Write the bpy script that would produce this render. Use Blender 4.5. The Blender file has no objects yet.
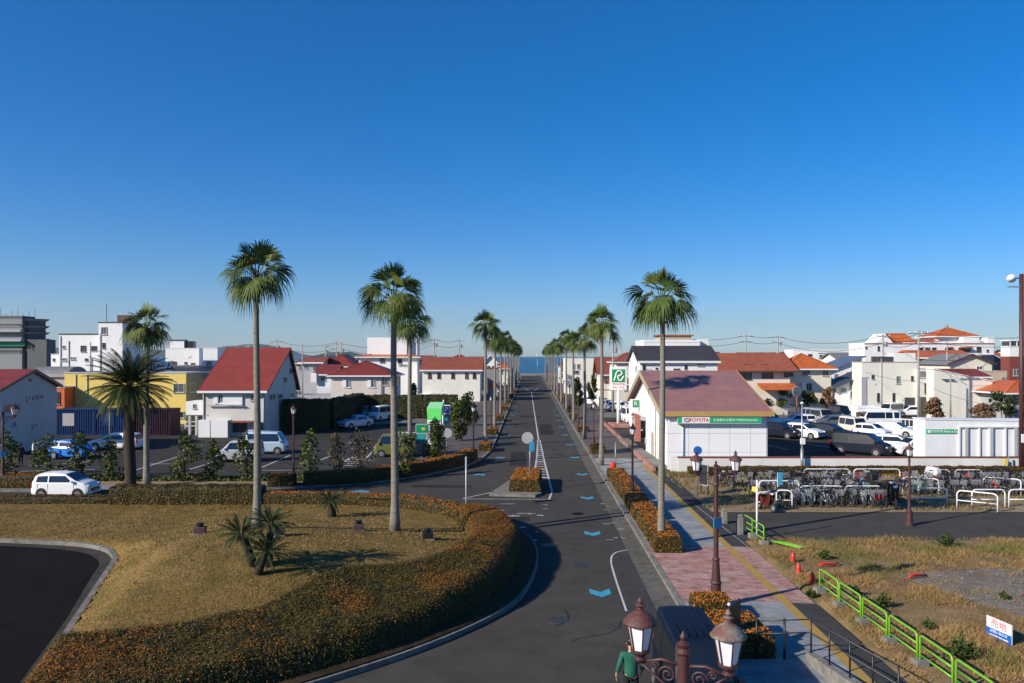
import bpy, bmesh, math, random
import numpy as np
from mathutils import Vector, Matrix, noise as mnoise
R = random.Random(7)
rng = np.random.default_rng(11)
D = bpy.data
SC = bpy.context.scene
COL = SC.collection
PI = math.pi
CH = 8.3; F = 800.0; HY = 356.0; S = 0.02375       # camera height, focal length in px, horizon row, street slant

def wx(px, Y): return (px-512)/F*Y
def wz(py, Y): return CH-(py-HY)*Y/F
def G(px, py, z=0.0):
    Y = (CH-z)*F/(py-HY)
    return (wx(px, Y), Y)
def st(t, Y): return (t+S*Y, Y)

# ------------------------------------------------------------------ materials
M = {}
def mat(name, col, rough=0.6, col2=None, scale=3.0, lo=0.35, hi=0.65, bump=0.0, bscale=None, metal=0.0, spec=0.5, fine=0.0, fscale=60.0, stretch=None, detail=6.0, emit=None, coat=0.0, sub=0.0):
    m = D.materials.new(name); m.use_nodes = True
    nt = m.node_tree; b = nt.nodes['Principled BSDF']
    b.inputs['Roughness'].default_value = rough
    b.inputs['Metallic'].default_value = metal
    b.inputs['Specular IOR Level'].default_value = spec
    if coat: b.inputs['Coat Weight'].default_value = coat; b.inputs['Coat Roughness'].default_value = 0.12
    c = (*col, 1)
    tc = nt.nodes.new('ShaderNodeTexCoord'); out = None
    vec = tc.outputs['Object']
    if stretch:
        mp = nt.nodes.new('ShaderNodeMapping'); mp.inputs['Scale'].default_value = stretch
        nt.links.new(vec, mp.inputs['Vector']); vec = mp.outputs['Vector']
    if col2 is not None:
        n = nt.nodes.new('ShaderNodeTexNoise'); n.inputs['Scale'].default_value = scale; n.inputs['Detail'].default_value = detail
        n.inputs['Roughness'].default_value = 0.6
        nt.links.new(vec, n.inputs['Vector'])
        r = nt.nodes.new('ShaderNodeValToRGB'); r.color_ramp.elements[0].position = lo; r.color_ramp.elements[1].position = hi
        r.color_ramp.elements[0].color = c; r.color_ramp.elements[1].color = (*col2, 1)
        nt.links.new(n.outputs['Fac'], r.inputs['Fac']); out = r.outputs['Color']
    if fine:
        n2 = nt.nodes.new('ShaderNodeTexNoise'); n2.inputs['Scale'].default_value = fscale; n2.inputs['Detail'].default_value = 3
        nt.links.new(vec, n2.inputs['Vector'])
        mr = nt.nodes.new('ShaderNodeMapRange'); mr.inputs['From Min'].default_value = .3; mr.inputs['From Max'].default_value = .7
        mr.inputs['To Min'].default_value = 1-fine; mr.inputs['To Max'].default_value = 1+fine
        nt.links.new(n2.outputs['Fac'], mr.inputs['Value'])
        mx = nt.nodes.new('ShaderNodeVectorMath'); mx.operation = 'SCALE'
        if out is None: mx.inputs[0].default_value = col
        else: nt.links.new(out, mx.inputs[0])
        nt.links.new(mr.outputs['Result'], mx.inputs['Scale']); out = mx.outputs['Vector']
    if out is None: b.inputs['Base Color'].default_value = c
    else: nt.links.new(out, b.inputs['Base Color'])
    if bump:
        n3 = nt.nodes.new('ShaderNodeTexNoise'); n3.inputs['Scale'].default_value = bscale or scale*4; n3.inputs['Detail'].default_value = 5
        nt.links.new(vec, n3.inputs['Vector'])
        bp = nt.nodes.new('ShaderNodeBump'); bp.inputs['Strength'].default_value = bump; bp.inputs['Distance'].default_value = 0.05
        nt.links.new(n3.outputs['Fac'], bp.inputs['Height']); nt.links.new(bp.outputs['Normal'], b.inputs['Normal'])
    if emit: b.inputs['Emission Color'].default_value = (*emit[:3], 1); b.inputs['Emission Strength'].default_value = emit[3]
    M[name] = m
    return m

def tiles(name, col, col2, course=0.3, width=0.28, depth=0.5, rough=0.6, mortar=0.35, axis='XZ'):
    """roof tiles: brick pattern in the course direction plus rounded bump"""
    m = mat(name, col, rough)
    nt = m.node_tree; b = nt.nodes['Principled BSDF']; tc = [n for n in nt.nodes if n.type == 'TEX_COORD'][0]
    sx = nt.nodes.new('ShaderNodeSeparateXYZ'); nt.links.new(tc.outputs['Object'], sx.inputs[0])
    # position along the course = x + y on whichever slope, height = z
    cx = nt.nodes.new('ShaderNodeCombineXYZ')
    if axis == 'XZ':
        nt.links.new(sx.outputs['X'], cx.inputs['X']); nt.links.new(sx.outputs['Y'], cx.inputs['Y'])
    else:
        ad = nt.nodes.new('ShaderNodeMath'); ad.operation = 'ADD'
        nt.links.new(sx.outputs['X'], ad.inputs[0]); nt.links.new(sx.outputs['Y'], ad.inputs[1])
        nt.links.new(ad.outputs[0], cx.inputs['X']); nt.links.new(sx.outputs['Z'], cx.inputs['Y'])
    br = nt.nodes.new('ShaderNodeTexBrick'); br.inputs['Scale'].default_value = 1.0
    br.inputs['Brick Width'].default_value = width; br.inputs['Row Height'].default_value = course
    br.inputs['Mortar Size'].default_value = 0.02; br.inputs['Mortar Smooth'].default_value = 0.6
    br.inputs['Color1'].default_value = (*col, 1); br.inputs['Color2'].default_value = (*col2, 1)
    br.inputs['Mortar'].default_value = tuple(c*mortar for c in col)+(1,)
    br.inputs['Bias'].default_value = 0.0
    nt.links.new(cx.outputs[0], br.inputs['Vector'])
    n = nt.nodes.new('ShaderNodeTexNoise'); n.inputs['Scale'].default_value = 0.9; n.inputs['Detail'].default_value = 5
    nt.links.new(tc.outputs['Object'], n.inputs['Vector'])
    mr = nt.nodes.new('ShaderNodeMapRange'); mr.inputs['From Min'].default_value = .3; mr.inputs['From Max'].default_value = .7
    mr.inputs['To Min'].default_value = .86; mr.inputs['To Max'].default_value = 1.10
    nt.links.new(n.outputs['Fac'], mr.inputs['Value'])
    mx = nt.nodes.new('ShaderNodeVectorMath'); mx.operation = 'SCALE'
    nt.links.new(br.outputs['Color'], mx.inputs[0]); nt.links.new(mr.outputs['Result'], mx.inputs['Scale'])
    nt.links.new(mx.outputs['Vector'], b.inputs['Base Color'])
    bp = nt.nodes.new('ShaderNodeBump'); bp.inputs['Strength'].default_value = depth; bp.inputs['Distance'].default_value = 0.05; bp.invert = True
    nt.links.new(br.outputs['Fac'], bp.inputs['Height']); nt.links.new(bp.outputs['Normal'], b.inputs['Normal'])
    return m

def paver(name, c1, c2, mortar, w, h, rough=0.85, n=0.25, stain=0.3, rot=0.0, bias=0.0, noise_scale=.5, wall=False):
    m = mat(name, c1, rough)
    nt = m.node_tree; b = nt.nodes['Principled BSDF']; tc = [q for q in nt.nodes if q.type == 'TEX_COORD'][0]
    mp = nt.nodes.new('ShaderNodeMapping'); mp.inputs['Rotation'].default_value = (0, 0, rot)
    nt.links.new(tc.outputs['Object'], mp.inputs['Vector'])
    br = nt.nodes.new('ShaderNodeTexBrick'); br.inputs['Scale'].default_value = 1.0
    br.inputs['Brick Width'].default_value = w; br.inputs['Row Height'].default_value = h
    br.inputs['Mortar Size'].default_value = 0.008; br.inputs['Bias'].default_value = bias
    br.inputs['Color1'].default_value = (*c1, 1); br.inputs['Color2'].default_value = (*c2, 1); br.inputs['Mortar'].default_value = (*mortar, 1)
    if wall:
        sx = nt.nodes.new('ShaderNodeSeparateXYZ'); cb = nt.nodes.new('ShaderNodeCombineXYZ'); ad = nt.nodes.new('ShaderNodeMath'); ad.operation = 'ADD'
        nt.links.new(tc.outputs['Object'], sx.inputs[0]); nt.links.new(sx.outputs['X'], ad.inputs[0]); nt.links.new(sx.outputs['Y'], ad.inputs[1]); nt.links.new(ad.outputs[0], cb.inputs['X']); nt.links.new(sx.outputs['Z'], cb.inputs['Y']); nt.links.new(cb.outputs[0], br.inputs['Vector']); br.offset = 0; br.inputs['Mortar Size'].default_value = .018
    else: nt.links.new(mp.outputs['Vector'], br.inputs['Vector'])
    n1 = nt.nodes.new('ShaderNodeTexNoise'); n1.inputs['Scale'].default_value = noise_scale; n1.inputs['Detail'].default_value = 8; n1.inputs['Roughness'].default_value = .65
    nt.links.new(mp.outputs['Vector'], n1.inputs['Vector'])
    mr = nt.nodes.new('ShaderNodeMapRange'); mr.inputs['From Min'].default_value = .32; mr.inputs['From Max'].default_value = .68
    mr.inputs['To Min'].default_value = 1-stain; mr.inputs['To Max'].default_value = 1+stain
    nt.links.new(n1.outputs['Fac'], mr.inputs['Value'])
    mx = nt.nodes.new('ShaderNodeVectorMath'); mx.operation = 'SCALE'
    nt.links.new(br.outputs['Color'], mx.inputs[0]); nt.links.new(mr.outputs['Result'], mx.inputs['Scale'])
    nt.links.new(mx.outputs['Vector'], b.inputs['Base Color'])
    return m

def two_scale(name, c1, c2, c3, s1, s2, rough=0.95, bump=0.4, bs=25., lo=.4, hi=.6, fac=.6, fine=.3, fs=90.):
    """three colours laid by two noises: fields, dry ground"""
    m = mat(name, c1, rough, spec=.08)
    nt = m.node_tree; b = nt.nodes['Principled BSDF']; tc = [q for q in nt.nodes if q.type == 'TEX_COORD'][0]
    def nz(s, d=8):
        n = nt.nodes.new('ShaderNodeTexNoise'); n.inputs['Scale'].default_value = s; n.inputs['Detail'].default_value = d; n.inputs['Roughness'].default_value = .65
        nt.links.new(tc.outputs['Object'], n.inputs['Vector']); return n
    def ramp(n, a, z):
        r = nt.nodes.new('ShaderNodeMapRange'); r.inputs['From Min'].default_value = a; r.inputs['From Max'].default_value = z
        nt.links.new(n.outputs['Fac'], r.inputs['Value']); return r.outputs['Result']
    def mix(f, a, bb):
        x = nt.nodes.new('ShaderNodeMix'); x.data_type = 'RGBA'
        nt.links.new(f, x.inputs['Factor'])
        for i, v in ((6, a), (7, bb)):
            if isinstance(v, tuple): x.inputs[i].default_value = (*v, 1)
            else: nt.links.new(v, x.inputs[i])
        return x.outputs[2]
    a = mix(ramp(nz(s1), lo, hi), c1, c2)
    a = mix(ramp(nz(s2), lo+.05, hi+.08), a, c3)
    f = ramp(nz(fs, 3), .25, .75)
    mm = nt.nodes.new('ShaderNodeMapRange'); mm.inputs['To Min'].default_value = 1-fine; mm.inputs['To Max'].default_value = 1+fine
    nt.links.new(f, mm.inputs['Value'])
    mx = nt.nodes.new('ShaderNodeVectorMath'); mx.operation = 'SCALE'
    nt.links.new(a, mx.inputs[0]); nt.links.new(mm.outputs['Result'], mx.inputs['Scale'])
    nt.links.new(mx.outputs['Vector'], b.inputs['Base Color'])
    bp = nt.nodes.new('ShaderNodeBump'); bp.inputs['Strength'].default_value = bump; bp.inputs['Distance'].default_value = 0.06
    nt.links.new(nz(bs, 5).outputs['Fac'], bp.inputs['Height']); nt.links.new(bp.outputs['Normal'], b.inputs['Normal'])
    return m

# ground materials
two_scale('asphalt', (.064, .059, .052), (.076, .070, .062), (.053, .049, .044), .12, .9, .9, .3, 60., fine=.22, fs=45.)
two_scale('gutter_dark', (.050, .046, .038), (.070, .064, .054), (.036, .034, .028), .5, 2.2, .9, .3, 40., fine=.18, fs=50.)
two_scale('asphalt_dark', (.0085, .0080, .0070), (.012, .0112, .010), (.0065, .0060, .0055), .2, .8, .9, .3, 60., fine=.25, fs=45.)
two_scale('asphalt_repair', (.032, .032, .031), (.038, .038, .037), (.028, .028, .028), .4, 2., .9, .3, 60., fine=.2, fs=60.)
mat('manhole', (.075, .07, .06), .55, (.04, .038, .035), 9., metal=.4)
two_scale('asphalt_lot', (.048, .045, .041), (.062, .058, .052), (.038, .0355, .032), .15, .8, .9, .3, 50., fine=.2, fs=40.)
two_scale('asphalt_patch', (.055, .055, .054), (.068, .067, .064), (.047, .047, .046), .3, 1.6, .9, .3, 60., fine=.2, fs=50.)
two_scale('concrete', (.20, .195, .175), (.26, .25, .225), (.15, .145, .13), .6, 3., .85, .25, 40., fine=.1, fs=60.)
two_scale('gutter', (.115, .11, .092), (.15, .14, .12), (.085, .08, .068), .5, 2.2, .9, .3, 40., fine=.18, fs=50.)
two_scale('kerb_grey', (.19, .18, .16), (.24, .23, .205), (.12, .115, .10), .8, 4., .85, .25, 30., fine=.12, fs=50.)
two_scale('kerb_pink', (.33, .16, .13), (.38, .21, .17), (.26, .14, .12), .8, 3., .85, .2, 30., fine=.1)
two_scale('shade_dark_soil', (.045, .032, .018), (.065, .045, .026), (.03, .022, .012), .8, 3., .95, .6, 20., fine=.3, fs=30.)
two_scale('dirt', (.25, .185, .105), (.31, .235, .14), (.19, .14, .08), .35, 2.2, .95, .5, 20., fine=.2, fs=30.)
two_scale('lawn', (.185, .118, .036), (.235, .155, .055), (.105, .085, .022), .22, .75, .95, .8, 14., fine=.38, fs=9., lo=.38, hi=.62)
two_scale('dry_field', (.22, .14, .065), (.30, .205, .105), (.11, .10, .035), .3, .8, .95, .8, 14., fine=.35, fs=14., lo=.4, hi=.62)
two_scale('stony', (.19, .165, .135), (.24, .22, .19), (.17, .125, .075), 1.2, 4., .95, .7, 25., fine=.3, fs=22.)
two_scale('urban_ground', (.16, .15, .135), (.21, .20, .18), (.11, .11, .085), .05, .3, .95, .3, 10., fine=.2, fs=5.)
paver('paver_blue', (.27, .28, .275), (.20, .215, .225), (.17, .175, .17), .6, .3, stain=.3, bias=-.1, rot=-.02, noise_scale=.8)
paver('paver_red', (.34, .13, .10), (.36, .27, .23), (.36, .27, .23), .55, .16, stain=.35, rot=.22, noise_scale=2.5, bias=-.1)
paver('paver_brown', (.105, .085, .075), (.085, .07, .065), (.07, .06, .055), .4, .2, stain=.3)
paver('wall_panel', (.80, .80, .79), (.79, .79, .78), (.42, .43, .44), 1.5, 1.35, rough=.5, stain=.02, wall=True)
mat('tactile', (.40, .25, .04), .8, (.33, .21, .05), 2., fine=.15)
mat('road_white', (.62, .62, .60), .7, (.30, .30, .29), 5., .35, .75)
mat('road_worn', (.40, .40, .39), .8, (.10, .10, .10), 6., .4, .62)
mat('road_blue', (.045, .33, .48), .75, (.04, .25, .36), 7., .35, .7)
mat('road_yellow', (.45, .33, .08), .8, (.25, .2, .08), 5.)
# water, sky
m = mat('sea', (.045, .155, .25), .45, (.03, .125, .215), .004, bump=.25, bscale=.5, spec=.12, stretch=(.2, 1, 1))
mat('forest_hill', (.028, .045, .025), .95, (.045, .06, .035), .01, bump=.0)
# buildings
W = lambda n, c, c2=None, r=.75: mat(n, c, r, c2 or tuple(x*.86 for x in c), .5, .35, .8, bump=.12, bscale=25, fine=.03, fscale=3., stretch=(1, 1, .35))
W('stucco_white', (.80, .795, .775)); W('stucco_cream', (.72, .665, .555)); W('stucco_pale', (.60, .585, .545)); W('stucco_pink', (.64, .57, .52))
W('stucco_ivory', (.75, .735, .64)); W('stucco_yellow', (.76, .57, .15)); W('stucco_yellow_shaded', (.24, .22, .10)); W('stucco_grey', (.38, .38, .40))
W('stucco_bluegrey', (.50, .48, .46)); W('concrete_dark', (.10, .105, .11)); W('mid_grey', (.24, .25, .26)); W('orange_wall', (.60, .13, .03))
W('shed_white', (.78, .79, .80), (.70, .71, .70)); W('beige_wall', (.52, .43, .30)); W('block_wall', (.74, .73, .70), (.60, .58, .52))
mat('container_blue', (.010, .036, .125), .7, (.008, .028, .10), 1., spec=.15); mat('container_purple', (.036, .014, .030), .7, (.03, .011, .024), 1., spec=.15); W('red_brown', (.20, .05, .035))
mat('tan_trim', (.48, .30, .10), .5, (.42, .26, .085), 2.); mat('beige_trim', (.45, .37, .25), .6, (.38, .31, .2), 2.)
mat('white_trim', (.78, .78, .77), .45); mat('grey_trim', (.42, .43, .44), .5); mat('dark_trim', (.05, .05, .052), .5); mat('brown_trim', (.10, .045, .035), .5)
tiles('roof_mauve', (.315, .155, .135), (.29, .142, .127), .45, 6., .35, .55, .6)
tiles('roof_red_sheet', (.27, .046, .028), (.235, .042, .028), .42, 5., .3, .5, .7)
tiles('roof_red', (.29, .044, .026), (.19, .030, .020), .32, .34, .9, .5)
tiles('roof_rust', (.34, .095, .045), (.26, .065, .035), .32, .34, .9, .55)
tiles('roof_orange', (.62, .15, .03), (.55, .12, .03), .32, .34, .9, .55)
tiles('roof_brown', (.42, .125, .05), (.33, .09, .04), .32, .34, .9, .55)
tiles('roof_dark', (.055, .05, .05), (.045, .042, .042), .35, 1.2, .5, .6)
tiles('roof_slate', (.055, .06, .075), (.07, .075, .085), .35, .4, .5, .5)
tiles('roof_bluegrey', (.10, .14, .21), (.12, .155, .22), .4, .9, .5, .5)
tiles('roof_grey', (.21, .21, .20), (.19, .19, .185), .5, 4., .5, .6)
mat('window_glass', (.025, .032, .038), .06, (.05, .055, .06), .6, spec=.8)
mat('curtain_glass', (.16, .16, .15), .15, (.06, .065, .07), .9, spec=.7)
mat('window_dark', (.015, .016, .018), .3)
mat('shutter_white', (.76, .76, .75), .5)
two_scale('stone', (.24, .235, .225), (.33, .32, .305), (.15, .14, .13), 2., 5.)
mat('galvanised', (.36, .37, .38), .45, (.28, .29, .3), 3., metal=.5)
mat('pole_concrete', (.33, .32, .30), .8, (.25, .24, .22), 2.)
mat('wire', (.03, .03, .032), .6)
mat('white_paint', (.80, .80, .80), .4, (.70, .70, .68), 3.)
mat('iron_brown', (.080, .027, .024), .5, (.055, .022, .021), 6., bump=.15, bscale=30)
mat('cap_rust', (.120, .042, .033), .6, (.085, .032, .027), 9., .35, .65, bump=.3, bscale=30)
mat('cap_worn', (.20, .19, .16), .75, (.14, .06, .045), 5., .42, .6, bump=.3, bscale=30)
mat('milk_glass', (.78, .79, .82), .25, (.70, .71, .74), 3.)
mat('dark_metal', (.012, .012, .013), .4); mat('black_plastic', (.012, .012, .013), .55); mat('rubber', (.018, .018, .018), .85)
mat('alloy', (.40, .41, .42), .35, metal=.6); mat('headlight', (.62, .66, .70), .1, spec=.8); mat('tail_light', (.35, .01, .01), .2)
mat('plate', (.75, .75, .72), .5); mat('plate_yellow', (.6, .5, .08), .5); mat('car_glass', (.010, .013, .016), .14, spec=.9)
for n, c in dict(white=(.80, .80, .80), pearl=(.74, .74, .72), silver=(.42, .44, .46), navy=(.007, .011, .024), blue=(.01, .17, .62), teal=(.03, .30, .30), olive=(.125, .13, .04),
                 black=(.012, .013, .016), darkblue=(.008, .02, .05), maroon=(.09, .02, .012), paleblue=(.45, .58, .68), grey=(.10, .11, .12), ivory=(.68, .64, .55)).items():
    mat('paint_'+n, c, .45, coat=.0 if max(c) < .14 else .35, spec=.16 if max(c) < .14 else .35, metal=.35 if n in ('silver', 'paleblue') else 0, fine=.015, fscale=2.)
mat('rail_green', (.17, .44, .02), .4, (.14, .36, .03), 4.)
mat('cone_red', (.55, .03, .02), .5); mat('sign_green', (.0, .25, .09), .4); mat('sign_green_light', (.02, .37, .16), .4); mat('sign_white', (.80, .80, .80), .4)
mat('sign_red', (.55, .02, .05), .4); mat('sign_blue', (.012, .12, .45), .4); mat('sign_skyblue', (.03, .27, .48), .4); mat('sign_black', (.01, .01, .01), .5)
mat('sign_pink', (.70, .22, .25), .5); mat('awning_green', (.13, .62, .12), .5, (.11, .54, .11), 2.); mat('awning_pale', (.28, .66, .33), .5); mat('mirror_back', (.42, .42, .42), .4, (.35, .35, .35), 2.)
mat('pillar_pink', (.52, .20, .15), .7, (.45, .17, .13), 3.)
# plants
mat('palm_trunk', (.27, .245, .20), .9, (.17, .155, .125), 3., .3, .7, bump=.8, bscale=9, stretch=(1, 1, 6))
mat('palm_boot', (.085, .05, .025), .95, (.04, .025, .015), 8., bump=1., bscale=20)
mat('date_trunk', (.055, .042, .030), .95, (.028, .022, .016), 6., bump=1., bscale=12, stretch=(1, 1, 2))
def leafmat(name, col, col2, sc=2., rough=.6, sub=.0):
    m = mat(name, col, rough, col2, sc, .35, .65, spec=.18)
    return m
leafmat('palm_green', (.045, .078, .016), (.08, .12, .024)); leafmat('palm_light', (.13, .15, .035), (.09, .115, .028)); leafmat('palm_dead', (.26, .15, .055), (.17, .09, .035))
leafmat('date_green', (.028, .042, .013), (.045, .062, .018)); leafmat('lawn_straw', (.33, .22, .08), (.24, .155, .05), 1.); leafmat('lawn_green', (.07, .075, .016), (.10, .085, .022), 1.); leafmat('cycad_green', (.030, .048, .016), (.045, .07, .022))
leafmat('hedge_green', (.045, .048, .011), (.065, .062, .014)); leafmat('hedge_olive', (.095, .072, .016), (.13, .080, .016)); leafmat('hedge_orange', (.27, .105, .015), (.20, .082, .014))
leafmat('hedge_bright', (.44, .165, .018), (.34, .125, .016)); leafmat('hedge_core', (.028, .022, .008), (.045, .028, .008), 6.)
leafmat('tree_green', (.040, .065, .015), (.065, .095, .022)); leafmat('tree_light', (.10, .145, .02), (.075, .11, .02)); leafmat('tree_dark', (.022, .034, .012), (.034, .048, .016))
leafmat('bush_olive', (.075, .09, .022), (.11, .12, .03)); mat('bark', (.10, .075, .05), .9, (.06, .045, .03), 8., bump=.5)
leafmat('grass_straw', (.38, .24, .095), (.28, .17, .065), 1.); leafmat('grass_green', (.10, .13, .025), (.15, .16, .04), 1.); leafmat('twig', (.20, .12, .07), (.14, .08, .05))
mat('skin', (.45, .27, .19), .5); mat('hair', (.012, .010, .010), .5); mat('shirt_green', (.010, .095, .06), .8, (.01, .11, .07), 8., bump=.3, bscale=9); mat('trousers', (.012, .014, .018), .85)
mat('coat_dark', (.03, .015, .02), .85); mat('box_purple', (.09, .045, .05), .7, (.06, .035, .04), 4.)
# ------------------------------------------------------------------ mesh builder
class MB:
    def __init__(s): s.v = []; s.f = []; s.m = []; s.sm = []; s.mats = []
    def mi(s, mn):
        if mn not in s.mats: s.mats.append(mn)
        return s.mats.index(mn)
    def add(s, vs, fs, mn, smooth=False):
        o = len(s.v); s.v += [tuple(p) for p in vs]; k = s.mi(mn)
        for f in fs: s.f.append([i+o for i in f]); s.m.append(k); s.sm.append(smooth)
        return s
    def box(s, x0, x1, y0, y1, z0, z1, mn, rot=0, org=(0, 0)):
        vs = [(x, y, z) for z in (z0, z1) for y in (y0, y1) for x in (x0, x1)]
        if rot:
            c, n = math.cos(rot), math.sin(rot); vs = [(org[0]+(x-org[0])*c-(y-org[1])*n, org[1]+(x-org[0])*n+(y-org[1])*c, z) for x, y, z in vs]
        return s.add(vs, [(0, 2, 3, 1), (4, 5, 7, 6), (0, 1, 5, 4), (1, 3, 7, 5), (3, 2, 6, 7), (2, 0, 4, 6)], mn)
    def prism(s, pts, z0, z1, mn, taper=1.0):
        n = len(pts); cx = sum(p[0] for p in pts)/n; cy = sum(p[1] for p in pts)/n
        a = [(p[0], p[1], z0) for p in pts]; b = [(cx+(p[0]-cx)*taper, cy+(p[1]-cy)*taper, z1) for p in pts]
        return s.add(a+b, [tuple(range(n-1, -1, -1)), tuple(range(n, 2*n))]+[(i, (i+1) % n, (i+1) % n+n, i+n) for i in range(n)], mn)
    def extr(s, prof, a0, a1, mn, ax='x'):
        """profile [(u,z)] extruded along ax from a0 to a1; ax x -> u is y, ax y -> u is x"""
        n = len(prof)
        P = (lambda a, u, z: (a, u, z)) if ax == 'x' else (lambda a, u, z: (u, a, z))
        vs = [P(a0, u, z) for u, z in prof]+[P(a1, u, z) for u, z in prof]
        return s.add(vs, [tuple(range(n)), tuple(range(2*n-1, n-1, -1))]+[(i, i+n, (i+1) % n+n, (i+1) % n) for i in range(n)], mn)
    def tube(s, pts, r, mn, n=8, smooth=True, cap=True):
        pts = [Vector(p) for p in pts]; rs = r if isinstance(r, (list, tuple)) else [r]*len(pts)
        rings = []; up = None
        for i, p in enumerate(pts):
            d = (pts[min(i+1, len(pts)-1)]-pts[max(i-1, 0)]).normalized()
            if up is None:
                up = Vector((0, 0, 1)) if abs(d.z) < .9 else Vector((0, 1, 0))
            a = d.cross(up).normalized(); up2 = a.cross(d).normalized(); up = up2
            rings += [p+(a*math.cos(2*PI*k/n)+up2*math.sin(2*PI*k/n))*rs[i] for k in range(n)]
        fs = [(i*n+k, i*n+(k+1) % n, (i+1)*n+(k+1) % n, (i+1)*n+k) for i in range(len(pts)-1) for k in range(n)]
        if cap: fs += [tuple(range(n-1, -1, -1)), tuple(range((len(pts)-1)*n, len(pts)*n))]
        return s.add(rings, fs, mn, smooth)
    def lathe(s, prof, mn, c=(0, 0), n=12, smooth=False, z=0, ph=0):
        vs = [(c[0]+r*math.cos(2*PI*k/n+ph), c[1]+r*math.sin(2*PI*k/n+ph), z+h) for r, h in prof for k in range(n)]
        fs = [(i*n+k, i*n+(k+1) % n, (i+1)*n+(k+1) % n, (i+1)*n+k) for i in range(len(prof)-1) for k in range(n)]
        fs += [tuple(range(n-1, -1, -1)), tuple(range((len(prof)-1)*n, len(prof)*n))]
        return s.add(vs, fs, mn, smooth)
    def disc(s, c, r, axis, th, mn, n=20):
        """thin cylinder centred at c, axis vector"""
        a = Vector(axis).normalized(); return s.tube([Vector(c)-a*th/2, Vector(c)+a*th/2], r, mn, n, smooth=False)
    def mesh(s, name):
        me = D.meshes.new(name); me.from_pydata(s.v, [], s.f)
        for mn in s.mats: me.materials.append(M[mn])
        me.polygons.foreach_set('material_index', s.m); me.polygons.foreach_set('use_smooth', s.sm)
        me.update(); return me
    def build(s, name, parent=None, loc=(0, 0, 0), rz=0, bevel=0):
        me = s.mesh(name); o = D.objects.new(name, me); COL.objects.link(o); o.location = loc; o.rotation_euler[2] = rz
        if parent is not None: o.parent = parent
        if bevel:
            b = bmesh.new(); b.from_mesh(me)
            es = [e for e in b.edges if len(e.link_faces) == 2 and e.calc_face_angle(0) > .5]
            bmesh.ops.bevel(b, geom=es, offset=bevel, segments=1, affect='EDGES', clamp_overlap=True)
            b.to_mesh(me); b.free()
        return o

def tag(o, label=None, cat=None, group=None, kind=None):
    if label: o['label'] = label
    if cat: o['category'] = cat
    if group: o['group'] = group
    if kind: o['kind'] = kind
    return o
def empty(name, loc=(0, 0, 0), rz=0, label=None, cat=None, group=None):
    o = D.objects.new(name, None); COL.objects.link(o); o.location = loc; o.rotation_euler = (0, 0, rz); o.empty_display_size = .2
    return tag(o, label, cat, group)
def copy_tree(o, parent=None, label=None, group=None, loc=None, rz=None):
    c = o.copy(); COL.objects.link(c); c.parent = parent
    if label: c['label'] = label
    if group: c['group'] = group
    if loc is not None: c.location = loc
    if rz is not None: c.rotation_euler = (0, 0, rz)
    for ch in [x for x in o.children]: copy_tree(ch, c)
    return c
def flatmesh(name, pts, z, mn, kind='structure', th=0.0):
    """one flat sheet from an outline (any shape)"""
    me = D.meshes.new(name); b = bmesh.new()
    vs = [b.verts.new((p[0], p[1], z)) for p in pts]
    f = b.faces.new(vs)
    if f.calc_area() > 0:
        f.normal_update()
        if f.normal.z < 0: f.normal_flip()
    if th:
        r = bmesh.ops.extrude_face_region(b, geom=[f])
        for q in r['geom']:
            if isinstance(q, bmesh.types.BMVert): q.co.z = z
        for v in vs: v.co.z = z-th
    bmesh.ops.triangulate(b, faces=[q for q in b.faces if len(q.verts) > 4])
    bmesh.ops.recalc_face_normals(b, faces=b.faces)
    if not th:
        for q in b.faces:
            if q.normal.z < 0: q.normal_flip()
    b.to_mesh(me); b.free(); me.materials.append(M[mn])
    o = D.objects.new(name, me); COL.objects.link(o)
    if kind: o['kind'] = kind
    return o
def rot2(p, a, o=(0, 0)):
    c, s_ = math.cos(a), math.sin(a); return (o[0]+(p[0]-o[0])*c-(p[1]-o[1])*s_, o[1]+(p[0]-o[0])*s_+(p[1]-o[1])*c)
def offset(pts, d):
    """polyline moved sideways by d (left of travel)"""
    out = []
    for i, p in enumerate(pts):
        a = pts[max(i-1, 0)]; b = pts[min(i+1, len(pts)-1)]
        dx, dy = b[0]-a[0], b[1]-a[1]; L = math.hypot(dx, dy) or 1
        out.append((p[0]-dy/L*d, p[1]+dx/L*d))
    return out
def smooth_line(pts, n=6):
    """Catmull-Rom through pts"""
    P = [pts[0]]+list(pts)+[pts[-1]]; out = []
    for i in range(1, len(P)-2):
        for k in range(n):
            t = k/n; q = []
            for a in range(len(pts[0])):
                p0, p1, p2, p3 = P[i-1][a], P[i][a], P[i+1][a], P[i+2][a]
                q.append(.5*((2*p1)+(-p0+p2)*t+(2*p0-5*p1+4*p2-p3)*t*t+(-p0+3*p1-3*p2+p3)*t**3))
            out.append(tuple(q))
    out.append(tuple(pts[-1])); return out
def strip(name, pts, w, z0, z1, mn, kind='structure', closed=False):
    """raised strip following a polyline (kerb, wall)"""
    a = offset(pts, w/2); b = offset(pts, -w/2); n = len(pts); mb = MB()
    vs = [(*p, z0) for p in a]+[(*p, z0) for p in b]+[(*p, z1) for p in a]+[(*p, z1) for p in b]
    fs = []
    for i in range(n-1):
        fs += [(i, i+1, 2*n+i+1, 2*n+i)[::-1], (n+i, n+i+1, 3*n+i+1, 3*n+i), (2*n+i, 2*n+i+1, 3*n+i+1, 3*n+i)[::-1]]
    fs += [(0, n, 3*n, 2*n)[::-1], (n-1, 2*n-1, 4*n-1, 3*n-1)]
    mb.add(vs, fs, mn); o = mb.build(name)
    if kind: o['kind'] = kind
    return o
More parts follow.
